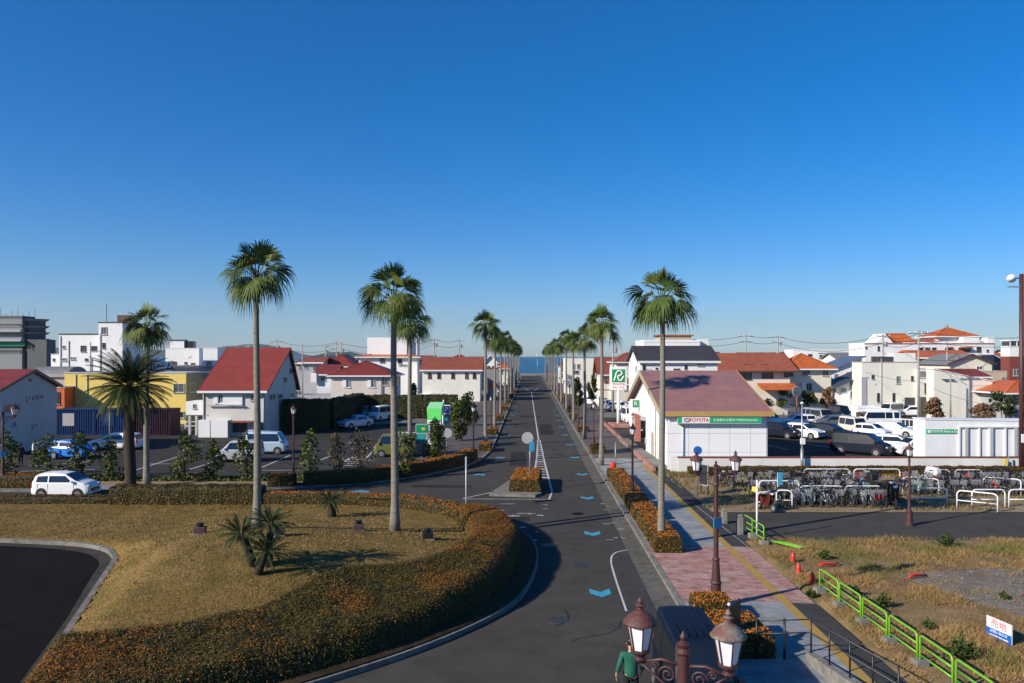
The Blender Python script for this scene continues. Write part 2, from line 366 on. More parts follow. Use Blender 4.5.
def line_mark(name, pts, w, z, mn):
    a = offset(pts, w/2); b = offset(pts, -w/2); mb = MB(); n = len(pts)
    mb.add([(*p, z) for p in a]+[(*p, z) for p in b], [(n+i, n+i+1, i+1, i) for i in range(n-1)], mn)
    o = mb.build(name); o['kind'] = 'structure'; return o
def text_part(body, size, loc, mn, parent, rot=(PI/2, 0, 0), name='lettering', align='CENTER', sx=1.0, bold=0.0, ext=.004):
    cu = D.curves.new(name, 'FONT'); cu.body = body; cu.size = size; cu.align_x = align; cu.align_y = 'CENTER'; cu.extrude = ext; cu.offset = bold
    cu.materials.append(M[mn]); o = D.objects.new(name, cu); COL.objects.link(o); o.parent = parent; dg = bpy.context.evaluated_depsgraph_get(); me = D.meshes.new_from_object(o.evaluated_get(dg)); D.objects.remove(o); o = D.objects.new(name, me); COL.objects.link(o); o.parent = parent
    o.location = loc; o.rotation_euler = rot; o.scale = (sx, 1, 1)
    return o
def pts_in_poly(P, poly):
    poly = np.array(poly); x, y = P[:, 0], P[:, 1]; ins = np.zeros(len(P), bool); n = len(poly); j = n-1
    for i in range(n):
        xi, yi = poly[i]; xj, yj = poly[j]
        c = ((yi > y) != (yj > y)) & (x < (xj-xi)*(y-yi)/((yj-yi) if yj != yi else 1e-9)+xi); ins ^= c; j = i
    return ins
def dist_poly(P, line):
    d = np.full(len(P), 1e9); L = np.array(line)
    for a, b in zip(L[:-1], L[1:]):
        ab = b-a; t = np.clip(((P-a)@ab)/(ab@ab+1e-12), 0, 1); q = a+t[:, None]*ab; d = np.minimum(d, np.hypot(*(P-q).T))
    return d
def np_mesh(name, V, Fq, mats, midx, smooth=False):
    """V (n,3), Fq (m,k) faces of one size"""
    me = D.meshes.new(name); m, k = Fq.shape
    me.vertices.add(len(V)); me.vertices.foreach_set('co', np.asarray(V, np.float32).ravel())
    me.loops.add(m*k); me.loops.foreach_set('vertex_index', Fq.astype(np.int32).ravel())
    me.polygons.add(m); me.polygons.foreach_set('loop_start', (np.arange(m)*k).astype(np.int32)); me.polygons.foreach_set('loop_total', np.full(m, k, np.int32))
    for q in mats: me.materials.append(M[q])
    me.polygons.foreach_set('material_index', np.asarray(midx, np.int32)); me.polygons.foreach_set('use_smooth', np.full(m, smooth))
    me.update(calc_edges=True); me.validate(); return me
def leaf_quads(P, size, up=.3, aspect=1.6, seed=1, nrm=None):
    """little diamond leaves at points P, random facing (biased along nrm)"""
    r = np.random.default_rng(seed); n = len(P)
    N = r.normal(size=(n, 3)); N[:, 2] = np.abs(N[:, 2])+up
    if nrm is not None: N = N*.6+nrm*1.0
    N /= np.linalg.norm(N, axis=1)[:, None]
    T = np.cross(N, r.normal(size=(n, 3))); T /= np.linalg.norm(T, axis=1)[:, None]; B = np.cross(N, T)
    s_ = (size*r.uniform(.6, 1.3, n))[:, None]
    V = np.stack([P-T*s_*aspect*.5, P+B*s_*.5, P+T*s_*aspect*.5, P-B*s_*.5], 1).reshape(-1, 3)
    Fq = np.arange(4*n).reshape(n, 4); return V, Fq
# ------------------------------------------------------------------ camera, sun, sky
cam = D.cameras.new('camera'); cam.lens = 36*F/1024; cam.sensor_width = 36; cam.shift_y = (HY-341.5)/1024; cam.clip_end = 60000; cam.clip_start = .1
co = D.objects.new('camera', cam); COL.objects.link(co); co.location = (0, 0, CH); co.rotation_euler = (PI/2, 0, 0); SC.camera = co
SUN_EL = math.radians(27); AZ = math.radians(59)      # shadows fall towards 62 degrees right of straight ahead
sd = Vector((math.sin(AZ)*math.cos(SUN_EL), math.cos(AZ)*math.cos(SUN_EL), -math.sin(SUN_EL)))
sl = D.lights.new('sun', 'SUN'); sl.energy = 5.0; sl.angle = math.radians(.53); sl.color = (1.0, .90, .77)
so = D.objects.new('sun', sl); COL.objects.link(so); so.rotation_euler = sd.to_track_quat('-Z', 'Y').to_euler(); so.location = (-60, -30, 60)
wd = D.worlds.new('World'); SC.world = wd; wd.use_nodes = True; nt = wd.node_tree
bg = nt.nodes['Background']; sk = nt.nodes.new('ShaderNodeTexSky'); sk.sky_type = 'NISHITA'; sk.sun_disc = False
sk.sun_elevation = SUN_EL; sk.sun_rotation = math.radians(180+59); sk.air_density = 1.0; sk.dust_density = 0.25; sk.ozone_density = 3.0; sk.altitude = 0
hs = nt.nodes.new('ShaderNodeHueSaturation'); hs.inputs['Saturation'].default_value = 1.33; tn = nt.nodes.new('ShaderNodeMix'); tn.data_type = 'RGBA'; tn.blend_type = 'MULTIPLY'; tn.inputs['Factor'].default_value = 1; tn.inputs[7].default_value = (.80, .95, 1.14, 1)
nt.links.new(sk.outputs[0], tn.inputs[6]); nt.links.new(tn.outputs[2], hs.inputs['Color']); nt.links.new(hs.outputs[0], bg.inputs[0]); bg.inputs[1].default_value = 0.092
_tc = nt.nodes.new('ShaderNodeTexCoord'); _sx = nt.nodes.new('ShaderNodeSeparateXYZ'); nt.links.new(_tc.outputs['Generated'], _sx.inputs[0]); _r = nt.nodes.new('ShaderNodeValToRGB'); nt.links.new(_sx.outputs['Z'], _r.inputs['Fac']); _r.color_ramp.elements[0].position = 0; _r.color_ramp.elements[0].color = (.72, .86, 1.18, 1); _r.color_ramp.elements[1].position = .32; _r.color_ramp.elements[1].color = (.84, .92, 1.13, 1); nt.links.new(_r.outputs['Color'], tn.inputs[7])
SC.view_settings.view_transform = 'Standard'; SC.view_settings.look = 'None'; SC.view_settings.exposure = 0.32; SC.view_settings.gamma = 1
SC.cycles.max_bounces = 5; SC.cycles.diffuse_bounces = 2; SC.cycles.glossy_bounces = 2; SC.cycles.transmission_bounces = 2; SC.cycles.volume_bounces = 0

# ------------------------------------------------------------------ setting
ST = 'structure'
flatmesh('ground', [(-2500, -60), (2500, -60), (2500, 342), (-2500, 342)], -.012, 'urban_ground')
flatmesh('sea', [(-14000, 338), (14000, 338), (14000, 14000), (-14000, 14000)], -3.6, 'sea')
o = MB().box(-2500, 2500, 342, 343, -4, .9, 'concrete').build('seawall'); o['kind'] = ST
road = [st(4.1, -20), st(4.1, 334), st(-3.4, 334), st(-3.4, 70), (-2.15, 66), (-2.3, 64.5), (-3.3, 60), (-5.6, 55.6), (-8.6, 52.2), (-13.2, 50.1), (-15.3, 49.6), (-15.6, 48.8), (-75, 48.8), (-75, -20)]
flatmesh('road', road, 0, 'asphalt')
flatmesh('crossroad', [(-400, 300), (400, 300), (400, 309), (-400, 309)], -.004, 'asphalt')
flatmesh('cross_street', [(-300, 155), st(-3.4, 155), st(-3.4, 161), (-300, 161)], -.004, 'asphalt')
flatmesh('gutter', [st(4.1, -20), st(4.85, -20), st(4.85, 334), st(4.1, 334)], .004, 'gutter')
# lay-by
lb = smooth_line([st(4.1, 34.2), st(3.55, 33.7), st(3.25, 32.5), st(3.15, 30), st(3.1, 26)], 5)
flatmesh('road_bay', lb+[st(3.1, 8), st(4.1, 8)], .006, 'asphalt_patch')
line_mark('road_bay_line', lb, .07, .011, 'road_white')
# kerbs and pavements, right
strip('kerb', [st(4.95, y) for y in (-20, 60, 140, 334)], .2, 0, .135, 'kerb_grey')
flatmesh('sidewalk', [st(5.05, -20), st(9.4, -20), st(9.4, 64), st(5.05, 64)], .12, 'paver_blue')
flatmesh('sidewalk', [st(5.05, 64), st(9.4, 64), st(9.4, 334), st(5.05, 334)], .12, 'paver_brown')
flatmesh('sidewalk', [st(5.06, 26.8), st(9.38, 26.5), st(9.38, 34.2), st(5.06, 34.9)], .124, 'paver_red')
flatmesh('sidewalk', [st(5.06, 15), st(9.38, 15), st(9.38, 18.2), st(5.06, 18.4)], .124, 'paver_red')
flatmesh('footpath', [st(8.62, 34.4), st(9.42, 34.2), st(9.6, 58), st(8.62, 58)], .124, 'asphalt_patch')
flatmesh('footpath', [st(8.62, 18.3), st(9.42, 18.2), st(9.42, 26.4), st(8.62, 26.5)], .124, 'asphalt_patch')
line_mark('tactile_paving', [st(8.45, 5), st(8.45, 60)], .30, .129, 'tactile')
line_mark('footpath_line', [st(9.3, 34.2), st(9.0, 44)], .06, .129, 'road_worn')
# right land
flatmesh('path', [st(9.42, 35.6), (90, 35.6), (90, 41.8), st(9.42, 41.8)], .104, 'asphalt')
line_mark('path_edge', [st(9.45, 42.0), (90, 42.0)], .12, .108, 'concrete')
flatmesh('dirt_ground', [st(9.4, 42.06), (90, 42.06), (90, 56.3), st(9.4, 56.3)], .100, 'dirt')
flatmesh('parking_ground', [st(9.4, 56.3), (75, 56.3), (75, 97), st(9.4, 97)], .100, 'asphalt_lot')
flatmesh('parking_ground', [st(9.4, 97), (110, 97), (110, 107), st(9.4, 107)], .09, 'asphalt')
# left land
strip('kerb', [st(-3.5, y) for y in (334, 140, 70)]+[(-2.25, 66), (-2.45, 64.4), (-3.4, 60.1), (-5.7, 55.7), (-8.7, 52.3), (-13.2, 50.2), (-15.4, 49.7), (-15.7, 48.9), (-75, 48.9)], .18, 0, .13, 'kerb_grey')
flatmesh('sidewalk', [st(-3.6, 334), st(-9, 334), st(-9, 62), (-9.5, 54.5), (-8.7, 52.4), (-5.75, 55.8), (-3.5, 60.2), (-2.5, 64.6), (-2.3, 66), st(-3.6, 70)], .10, 'paver_brown')
flatmesh('sidewalk', [(-75, 49.0), (-15.5, 49.0), (-15.5, 51.2), (-75, 51.2)], .10, 'concrete')
flatmesh('planting_ground', [(-75, 51.2), (-15.5, 51.2), (-8.8, 52.4), (-9.6, 54.5), (-75, 54.2)], .09, 'dirt')
strip('kerb', [(-75, 54.3), (-9.6, 54.3)], .15, 0, .16, 'kerb_grey')
flatmesh('parking_ground', [(-75, 54.3), st(-9, 54.3), st(-9, 97), (-75, 97)], .05, 'asphalt_lot')
flatmesh('planting_ground', [(-62, 93.2), (-24, 93.2), (-24, 95.5), (-62, 95.5)], .09, 'dirt')

# left dark road
dk_out = [(-9.5, 10), (-11, 16), (-12.05, 20.3), (-13.3, 24.1), (-15.3, 30.2), (-15.75, 31.6), (-16.3, 32.8), (-17.4, 34.1), (-19.2, 35), (-23, 35.7), (-30, 36.1), (-75, 36.3)]
dk_out = dk_out[:3]+smooth_line(dk_out[3:10], 5)+dk_out[10:]
dk_in = [(-10, 10), (-11.6, 16), (-12.5, 20.3), (-14.05, 25.2), (-15.9, 30.3), (-16.3, 31.5), (-17.0, 32.7), (-18.6, 34.0), (-22.3, 34.95), (-30, 35.4), (-75, 35.6)]
dk_in = dk_in[:3]+smooth_line(dk_in[3:10], 5)+dk_in[10:]
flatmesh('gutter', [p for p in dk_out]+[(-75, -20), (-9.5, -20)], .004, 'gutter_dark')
flatmesh('service_road', dk_in+[(-75, -20), (-9.7, -20)], .009, 'asphalt_dark')
strip('kerb', dk_out, .20, 0, .17, 'kerb_grey')

# island
outer = [(-10.6, 13.4), (-8.9, 16.2), (-6.9, 18.4), (-4.8, 20.3), (-2.9, 22.2), (-1.2, 24.4), (0, 26.6), (.6, 29), (.95, 32), (.95, 34.5), (.5, 37), (-.6, 39.6), (-2.4, 41.9), (-4.8, 43.6), (-8, 44.7), (-14, 45.3), (-30, 45.5), (-75, 45.5)]
outer = smooth_line(outer[:15], 4)+outer[15:]
isl = outer+dk_out[::-1]
strip('kerb', outer, .2, 0, .15, 'kerb_grey')
def Hisl(x, y):
    g = 1.25*math.exp(-((x+10.6)/5.6)**2-((y-30.0)/7.5)**2)+.45*math.exp(-((x+4)/4.)**2-((y-31)/5.)**2)
    return .12+g
def noise2(x, y, s, o=0.0): return mnoise.noise(Vector((x*s, y*s, o)))
def heightgrid(name, poly, fn, step, mn, lo=-.3, edge=None, kind=None):
    poly = [tuple(p) for p in poly]; xs = np.arange(min(p[0] for p in poly)-step, max(p[0] for p in poly)+2*step, step); ys = np.arange(min(p[1] for p in poly)-step, max(p[1] for p in poly)+2*step, step)
    X, Y = np.meshgrid(xs, ys); P = np.stack([X.ravel(), Y.ravel()], 1); ins = pts_in_poly(P, poly)
    Z = np.full(len(P), lo); idx = np.where(ins)[0]; d = dist_poly(P[idx], poly+[poly[0]])
    for k, i in enumerate(idx): Z[i] = fn(P[i, 0], P[i, 1], d[k])
    nx = len(xs); ny = len(ys)
    I = (np.arange(ny-1)[:, None]*nx+np.arange(nx-1)[None, :]).ravel(); Fq = np.stack([I, I+1, I+nx+1, I+nx], 1)
    keep = ins[Fq].any(1); Fq = Fq[keep]; V = np.column_stack([P, Z])
    me = np_mesh(name, V, Fq, [mn], np.zeros(len(Fq)), smooth=True)
    b = bmesh.new(); b.from_mesh(me); bmesh.ops.delete(b, geom=[v for v in b.verts if not v.link_faces], context='VERTS'); b.to_mesh(me); b.free()
    o = D.objects.new(name, me); COL.objects.link(o)
    if kind: o['kind'] = kind
    return o, V, Fq
isl_view = [p for p in isl if p[0] > -45]+[(-45, 36.2), (-45, 45.5)]
isl_view = [p for p in outer if p[0] > -45]+[(-45, 45.5), (-45, 36.2)]+[p for p in dk_out[::-1] if p[0] > -45]
heightgrid('lawn', isl_view, lambda x, y, d: min(Hisl(x, y), .12+d*.5)+.03*noise2(x, y, 1.5), .3, 'lawn', lo=-.25, kind=ST)

# ------------------------------------------------------------------ foliage surfaces
def surface_leaves(V, Fq, dens, size, seed, jitter=.03):
    """random points with normals on a quad mesh"""
    r = np.random.default_rng(seed); A = V[Fq]; n1 = np.cross(A[:, 2]-A[:, 0], A[:, 3]-A[:, 1]); ar = np.linalg.norm(n1, axis=1)/2
    ok = ar > 1e-9; A = A[ok]; n1 = n1[ok]; ar = ar[ok]; n1 /= (2*ar)[:, None]
    cnt = r.poisson(ar*dens); idx = np.repeat(np.arange(len(A)), cnt); u = r.uniform(size=(len(idx), 1)); v = r.uniform(size=(len(idx), 1)); q = A[idx]
    P = (q[:, 0]*(1-u)+q[:, 1]*u)*(1-v)+(q[:, 3]*(1-u)+q[:, 2]*u)*v
    N = n1[idx]; P = P+N*r.uniform(-.3, 1.0, (len(idx), 1))*jitter
    return P, N
def leaf_object(name, V, Fq, dens, size, seed, mats, picker, parent, jitter=.03, aspect=1.6):
    P, N = surface_leaves(V, Fq, dens, size, seed, jitter); LV, LF = leaf_quads(P, size, seed=seed, nrm=N, aspect=aspect, up=0)
    mi = picker(P, N, np.random.default_rng(seed+5))
    me = np_mesh(name, LV, LF, mats, mi); o = D.objects.new(name, me); COL.objects.link(o)
    if parent is not None: o.parent = parent
    return o

def hedge_pick(orange=.75, patch=0.0, base_green=1):
    def f(P, N, r):
        n = len(P); top = np.clip((N[:, 2]-.35)/.4, 0, 1)
        pn = np.array([mnoise.noise(Vector((p[0]*.55, p[1]*.55, 3))) for p in P]) if patch else np.zeros(n)
        po = 1.12*orange*top*(1-patch)+patch*top*np.clip(.45+pn*2.0, 0, 1)*orange+(1-top)*.10
        u = r.uniform(size=n); return np.where(u < po, 2, np.where(r.uniform(size=n) < .38, 1, 0))
    return f
def hedge_path(name, label, pts, w, h, z0=.1, orange=.8, dens=170, size=.085, seed=3, lump=.05, group=None, cat='hedge', cap=True):
    """clipped hedge following a polyline: core mesh with lumpy top, leaves as a child"""
    L = sum(math.dist(a, b) for a, b in zip(pts[:-1], pts[1:])); n = max(2, int(L/.25)); P = []
    # resample
    acc = [0]
    for a, b in zip(pts[:-1], pts[1:]): acc.append(acc[-1]+math.dist(a, b))
    for k in range(n+1):
        d = L*k/n; i = max(j for j in range(len(acc)-1) if acc[j] <= d+1e-9); t = (d-acc[i])/max(acc[i+1]-acc[i], 1e-9)
        P.append((pts[i][0]+(pts[i+1][0]-pts[i][0])*t, pts[i][1]+(pts[i+1][1]-pts[i][1])*t))
    org = P[0]; prof = [(-.5, 0), (-.515, .35), (-.5, .8), (-.46, .97), (-.25, 1), (0, 1.0), (.25, 1), (.46, .97), (.5, .8), (.515, .35), (.5, 0)]
    V = []; m = len(prof)
    lines = {u: offset(P, -u*w) for u, _ in prof}
    for k in range(n+1):
        e = min(k, n-k); 
        for u, zz in prof:
            x, y = lines[u][k]; hh = z0+h*zz*(1+.0) + (lump*noise2(x, y, 2.1, seed) if zz > .5 else 0)
            if e == 0: 
                x, y = x, y; hh = z0+(hh-z0)*(.97 if zz > .5 else 1)
            dx = lump*.8*mnoise.noise(Vector((x*2.5, y*2.5, zz*3+seed)))
            V.append((x-org[0]+dx, y-org[1]+dx*.5, hh))
    Fq = [(k*m+i, k*m+i+1, (k+1)*m+i+1, (k+1)*m+i) for k in range(n) for i in range(m-1)]
    V = np.array(V); Fq = np.array(Fq)
    A = V[Fq]; nn = np.cross(A[:, 2]-A[:, 0], A[:, 3]-A[:, 1])
    if nn[:, 2].sum() < 0: Fq = Fq[:, ::-1]
    # end caps as quads fans for leaves
    mb = MB(); mb.add([tuple(v) for v in V], [tuple(f) for f in Fq]+[tuple(range(m)), tuple(range(n*m, n*m+m))], 'hedge_core')
    root = mb.build(name, loc=(org[0], org[1], 0)); tag(root, label, cat, group)
    caps = []
    for k in (0, n):
        b = k*m
        for i in range(5): caps.append((b+i, b+i+1, b+m-2-i, b+m-1-i))
    caps = np.array(caps[0:5]+[c[::-1] for c in caps[5:]])
    A = V[caps[:2]]; nv = np.cross(A[0, 2]-A[0, 0], A[0, 3]-A[0, 1]); dirv = V[0, :2]-V[m*1, :2]
    if nv[0]*dirv[0]+nv[1]*dirv[1] < 0: caps = caps[:, ::-1]
    Fa = np.vstack([Fq, caps])
    leaf_object('foliage', V, Fa, dens*2.2, size*.68, seed, ['hedge_green', 'hedge_olive', 'hedge_bright' if orange > .7 else 'hedge_orange'], hedge_pick(orange), root)
    return root

soil_in = offset(outer, 1.3); si = [i for i, p in enumerate(outer) if p[1] > 14 and p[0] > -10]
mb = MB(); mb.add([(outer[i][0], outer[i][1], .19) for i in si]+[(soil_in[i][0], soil_in[i][1], .62) for i in si], [(k, k+1, len(si)+k+1, len(si)+k) for k in range(len(si)-1)], 'shade_dark_soil'); o = mb.build('planting_ground'); o['kind'] = ST  # soil strip inside the kerb, coloured dark to stand in for the hedge's shade
# big azalea mass on the island's slope: outer edge inside the kerb, inner edge on the mound
def _off(p, i):
    y = p[1]; return .25+.35*max(0, min(1, (y-21.5)/6))-.25*max(0, min(1, (y-36)/4))
_o1 = offset(outer, 1.0); o_in = [(p[0]+(q[0]-p[0])*_off(p, 0), p[1]+(q[1]-p[1])*_off(p, 0)) for p, q in zip(outer, _o1)]
o_in = [p for p in o_in if p[1] > 14 and p[0] > -11.5]
mass_out = [p for p in o_in if p[0] > -9.8 and not (p[1] > 40.0 and p[0] < -1.4)]
inner = [(-3.0, 40.6), (-2.6, 38.6), (-2.15, 36.3), (-1.95, 33.5), (-1.9, 31.2), (-2.9, 28.6), (-4.2, 27.2), (-5.0, 26.95), (-5.8, 26.7), (-6.6, 25.3), (-7.6, 22.9), (-9.3, 21.9), (-11.2, 21.2), (-12.1, 20.9), (-12.0, 20.6), (-11.5, 18.6), (-10.8, 16.4), (-10.2, 14.6)]
mass_poly = mass_out+inner
def Hmass(x, y, d):
    lump = .11*noise2(x, y, .8, 2)+.07*noise2(x, y, 2.2, 5)+.05*noise2(x, y, 5.5, 7)
    g = min(Hisl(x, y), 9)
    return g+(.70+.20*max(0, min(1, (x+3)/2))+lump)*(1-math.exp(-(d/.20)**1.5))
root, V, Fq = heightgrid('azalea_hedge', mass_poly, Hmass, .16, 'hedge_core', lo=.02)
tag(root, 'broad mass of clipped azalea covering the round island\'s near slope', 'hedge')
def mass_pick(P, N, r):
    n = len(P); pn = np.array([mnoise.noise(Vector((p[0]*.45, p[1]*.45, 3)))+.5*mnoise.noise(Vector((p[0]*1.7, p[1]*1.7, 8))) for p in P]); top = np.clip((N[:, 2]-.25)/.4, 0, 1)
    lf = np.clip((-P[:, 0]-8.5)/3, 0, 1)*.5+np.clip((P[:, 1]-27.5)/3, 0, 1)*.5
    po = top*np.clip(.12+lf*1.1+pn*.9, .04, .86); u = r.uniform(size=n)
    return np.where(u < po, 2, np.where(r.uniform(size=n) < .45, 1, 0))
leaf_object('foliage', V, Fq, 1500, .034, 21, ['hedge_green', 'hedge_olive', 'hedge_orange'], mass_pick, root, jitter=.08)

hedge_path('clipped_hedge', 'low green hedge along the back of the lawn behind the white hatchback', [(-44, 44.6), (-31, 44.75), (-22.2, 44.75)], 1.0, .40, .08, orange=.25, dens=110, size=.09, seed=31)
hedge_path('clipped_hedge', 'taller olive green hedge behind the date palm on the lawn', [(-22.1, 44.6), (-13.9, 44.5)], 1.25, 1.02, .08, orange=.06, dens=110, size=.10, seed=32, lump=.12)
hedge_path('clipped_hedge', 'thin orange topped hedge curving behind the sago palm to the junction', smooth_line([(-13.8, 44.5), (-9, 44.1), (-6.0, 43.3), (-4.0, 42.0), (-2.75, 40.5), (-2.2, 39.3)], 5), .95, .66, .08, orange=.8, dens=130, size=.085, seed=33)
# hedges north of the left road
hedge_path('clipped_hedge', 'short orange topped hedge block at the far left beyond the road', [(-36, 50.2), (-28.6, 50.2)], 1.3, .8, .1, orange=.85, dens=100, size=.09, seed=34)
hedge_path('clipped_hedge', 'small square hedge block left of the brown lamp post by the car park', [(-15.3, 50.5), (-13.75, 50.6)], 1.1, .75, .1, orange=.9, dens=130, seed=35)
hedge_path('clipped_hedge', 'long orange topped hedge curving along the car park to the palm avenue', smooth_line([(-13.2, 50.9), (-10.5, 51.9), (-8.6, 53.2), (-6.3, 56.2), (-4.6, 58.9), (-3.7, 61.3), (-3.3, 63.6)], 5), 1.15, .85, .1, orange=.92, dens=120, seed=36)
# right kerb hedges
def t5(t, y): return st(t, y)
for k, (y0, y1, h_, lab) in enumerate([(33.2, 34.6, .66, 'square hedge block around the foot of the nearest right kerb palm'), (35.1, 39.2, .62, 'second hedge block along the right kerb behind the nearest palm'),
                            (39.6, 44.6, .62, 'long orange hedge beside the dark lamp post on the right kerb'), (45.4, 54.3, .6, 'longest orange hedge on the right kerb beyond the dark lamp post')]):
    hedge_path('clipped_hedge', lab, [t5(5.72, y0), t5(5.72, y1)], 1.12, h_, .12, orange=.92, dens=170 if k < 3 else 110, size=.075, seed=40+k)
hedge_path('clipped_hedge', 'near hedge block at the foot of the double lamp with the blue plate', [t5(5.62, 24.5), t5(5.65, 25.6)], 1.15, .66, .12, orange=.9, dens=220, size=.07, seed=46)
hedge_path('clipped_hedge', 'nearest hedge block on the right pavement beside the black board', [t5(5.85, 21.6), t5(5.75, 23.6)], 1.45, .70, .12, orange=.9, dens=220, size=.07, seed=47)
RP = [34.5, 60, 79, 100, 120, 140, 160, 180, 200, 220, 240, 260, 280, 300]
LP = [73, 92, 110, 128, 146, 164, 182, 200, 218, 236, 254, 272, 290]
ORD = ['first', 'second', 'third', 'fourth', 'fifth', 'sixth', 'seventh', 'eighth', 'ninth', 'tenth', 'eleventh', 'twelfth', 'thirteenth', 'fourteenth', 'fifteenth', 'sixteenth']
for k, y in enumerate([67, 86, 104, 123, 146, 166, 188, 210]):
    hedge_path('kerb_hedge', '%s small orange hedge box up the right kerb past the hatched island' % ORD[k], [t5(5.65, y), t5(5.65, y+2.2)], 1.1, .62, .12, orange=.92, dens=90 if k < 3 else 40, size=.09 if k < 3 else .14, seed=50+k, group='hedge boxes along the right kerb')
for k, y in enumerate([69, 83, 101, 120, 138, 158, 178]):
    hedge_path('kerb_hedge', '%s small orange hedge box up the left kerb of the avenue' % ORD[k], [t5(-4.0, y), t5(-4.0, y+2.2)], 1.0, .62, .1, orange=.92, dens=90 if k < 3 else 40, size=.09 if k < 3 else .14, seed=60+k, group='hedge boxes along the left kerb')
# traffic island in the junction
ti = [(-1.35, 47.4), (1.35, 46.9), (1.75, 47.6), (1.85, 53.6), (1.3, 54.0), (-.2, 52.4)]
o = flatmesh('traffic_island', ti, .16, 'kerb_grey', th=.16)
hedge_path('clipped_hedge', 'small hedge on the traffic island under the round mirror sign', [(.75, 47.9), (1.05, 53.0)], 1.75, .75, .16, orange=.95, dens=150, size=.085, seed=70)

# ------------------------------------------------------------------ road markings
def chevron(x, y, toward, k=1.0):
    w, l, b = .74*k, .42, .62
    sgn = -1 if toward else 1
    pts = [(x-w/2, y), (x, y+sgn*l), (x+w/2, y), (x+w/2, y-sgn*b), (x, y+sgn*(l-b)), (x-w/2, y-sgn*b)]
    flatmesh('road_arrow_marking', pts, .0125, 'road_blue')
for k in range(11):
    y = 27.9+9.35*k; t = [2.42, 2.88, 3.3, 3.6][min(k, 3)]
    x = wx(601, y) if k == 0 else t+S*y
    chevron(x, y, True)
for k in range(9):
    y = 56+9.3*k; t = -2.5 if k else -3.6; chevron(t+S*y, y, False)
chevron(-9.3, 49, False, 1.6)
line_mark('centre_line', [st(.75, 79), st(.2, 165), st(.1, 182)], .14, .012, 'road_white')
line_mark('centre_line', [st(.1, 182), st(-1.6, 205)], .14, .0125, 'road_white'); line_mark('centre_line', [st(.1, 182), st(1.7, 205)], .14, .013, 'road_white')
# hatched zone before the traffic island
za = (G(536.5, 438)); zl = [(.95, 56.0), (2.2, 73), (2.65, 79)]; zr = [(2.25, 50), (2.55, 66), (2.75, 79)]
za = [(2.55, 79), (2.05, 66), (1.45, 53.5)]; zb = [(2.75, 79), (2.55, 63), (2.45, 49)]
line_mark('hatching_line', za, .12, .0115, 'road_white'); line_mark('hatching_line', zb, .12, .0115, 'road_white')
def lerp_line(L, y):
    for a, b in zip(L[:-1], L[1:]):
        if (a[1]-y)*(b[1]-y) <= 0: return a[0]+(b[0]-a[0])*(y-a[1])/(b[1]-a[1])
for k in range(18):
    y = 54.2+k*1.35; x0, x1 = lerp_line(za, y), lerp_line(zb, min(y, 78.9))
    m_ = (x0+x1)/2
    if x1-x0 > .15: flatmesh('hatching_bar', [(x0+.06, y), (m_, y+.35), (x1-.06, y), (x1-.06, y+.42), (m_, y+.77), (x0+.06, y+.42)], .012, 'road_worn' if k % 3 else 'road_white')
line_mark('junction_line', [G(463, 498.6), G(507, 489.2)], .10, .0115, 'road_white')
line_mark('junction_line', [G(463, 499), G(547, 499.5)], .10, .0118, 'road_white')
line_mark('junction_line', [G(549, 500), (2.45, 49)], .12, .0121, 'road_white')
# worn patches of old marking in the junction
for px, py, w, l in [(512, 516, 1.1, .5), (525, 513.5, 1.3, .35), (540, 515.5, .5, .5), (501, 510.5, .7, .3), (522, 527.5, .45, .4), (537, 532, .25, .25), (535, 540.5, .3, .45), (514, 525.6, .3, .3), (507, 504, 1.3, .25), (546, 505, .5, .2), (546, 509, .5, .2), (530, 514, .4, .3)]:
    x, y = G(px, py); n = 9; pts = [(x+w/2*math.cos(2*PI*i/n)*R.uniform(.6, 1.1), y+l/2*math.sin(2*PI*i/n)*R.uniform(.6, 1.1)) for i in range(n)]
    flatmesh('road_patch_marking', pts, .0105, 'road_worn')
for px, py in [(603, 504), (606, 510), (614, 523), (620, 529), (617, 538), (606, 524), (609, 540), (622, 538)]:
    x, y = G(px, py); flatmesh('road_patch_marking', [(x-.18, y-.05), (x+.2, y-.08), (x+.16, y+.07), (x-.16, y+.08)], .0107, 'road_worn')
for px, py, w in []:
    x, y = G(px, py); flatmesh('road_patch_marking', [(x-w/2, y-1), (x+w/2, y-1.1), (x+w/2, y+.9), (x-w/2, y+1)], .0105, 'road_worn')
for px, py, r_ in [(561, 514, .33), (577.5, 513.8, .33)]:
    x, y = G(px, py); 
    if px < 570: continue
    pts = [(x+r_*math.cos(i*PI/8), y+r_*math.sin(i*PI/8)) for i in range(16)]; flatmesh('manhole_cover', pts, .0108, 'asphalt_dark')
0 and line_mark('lane_line', [st(3.3, 55), st(4.0, 51), st(3.98, 44)], .06, .0112, 'road_worn')
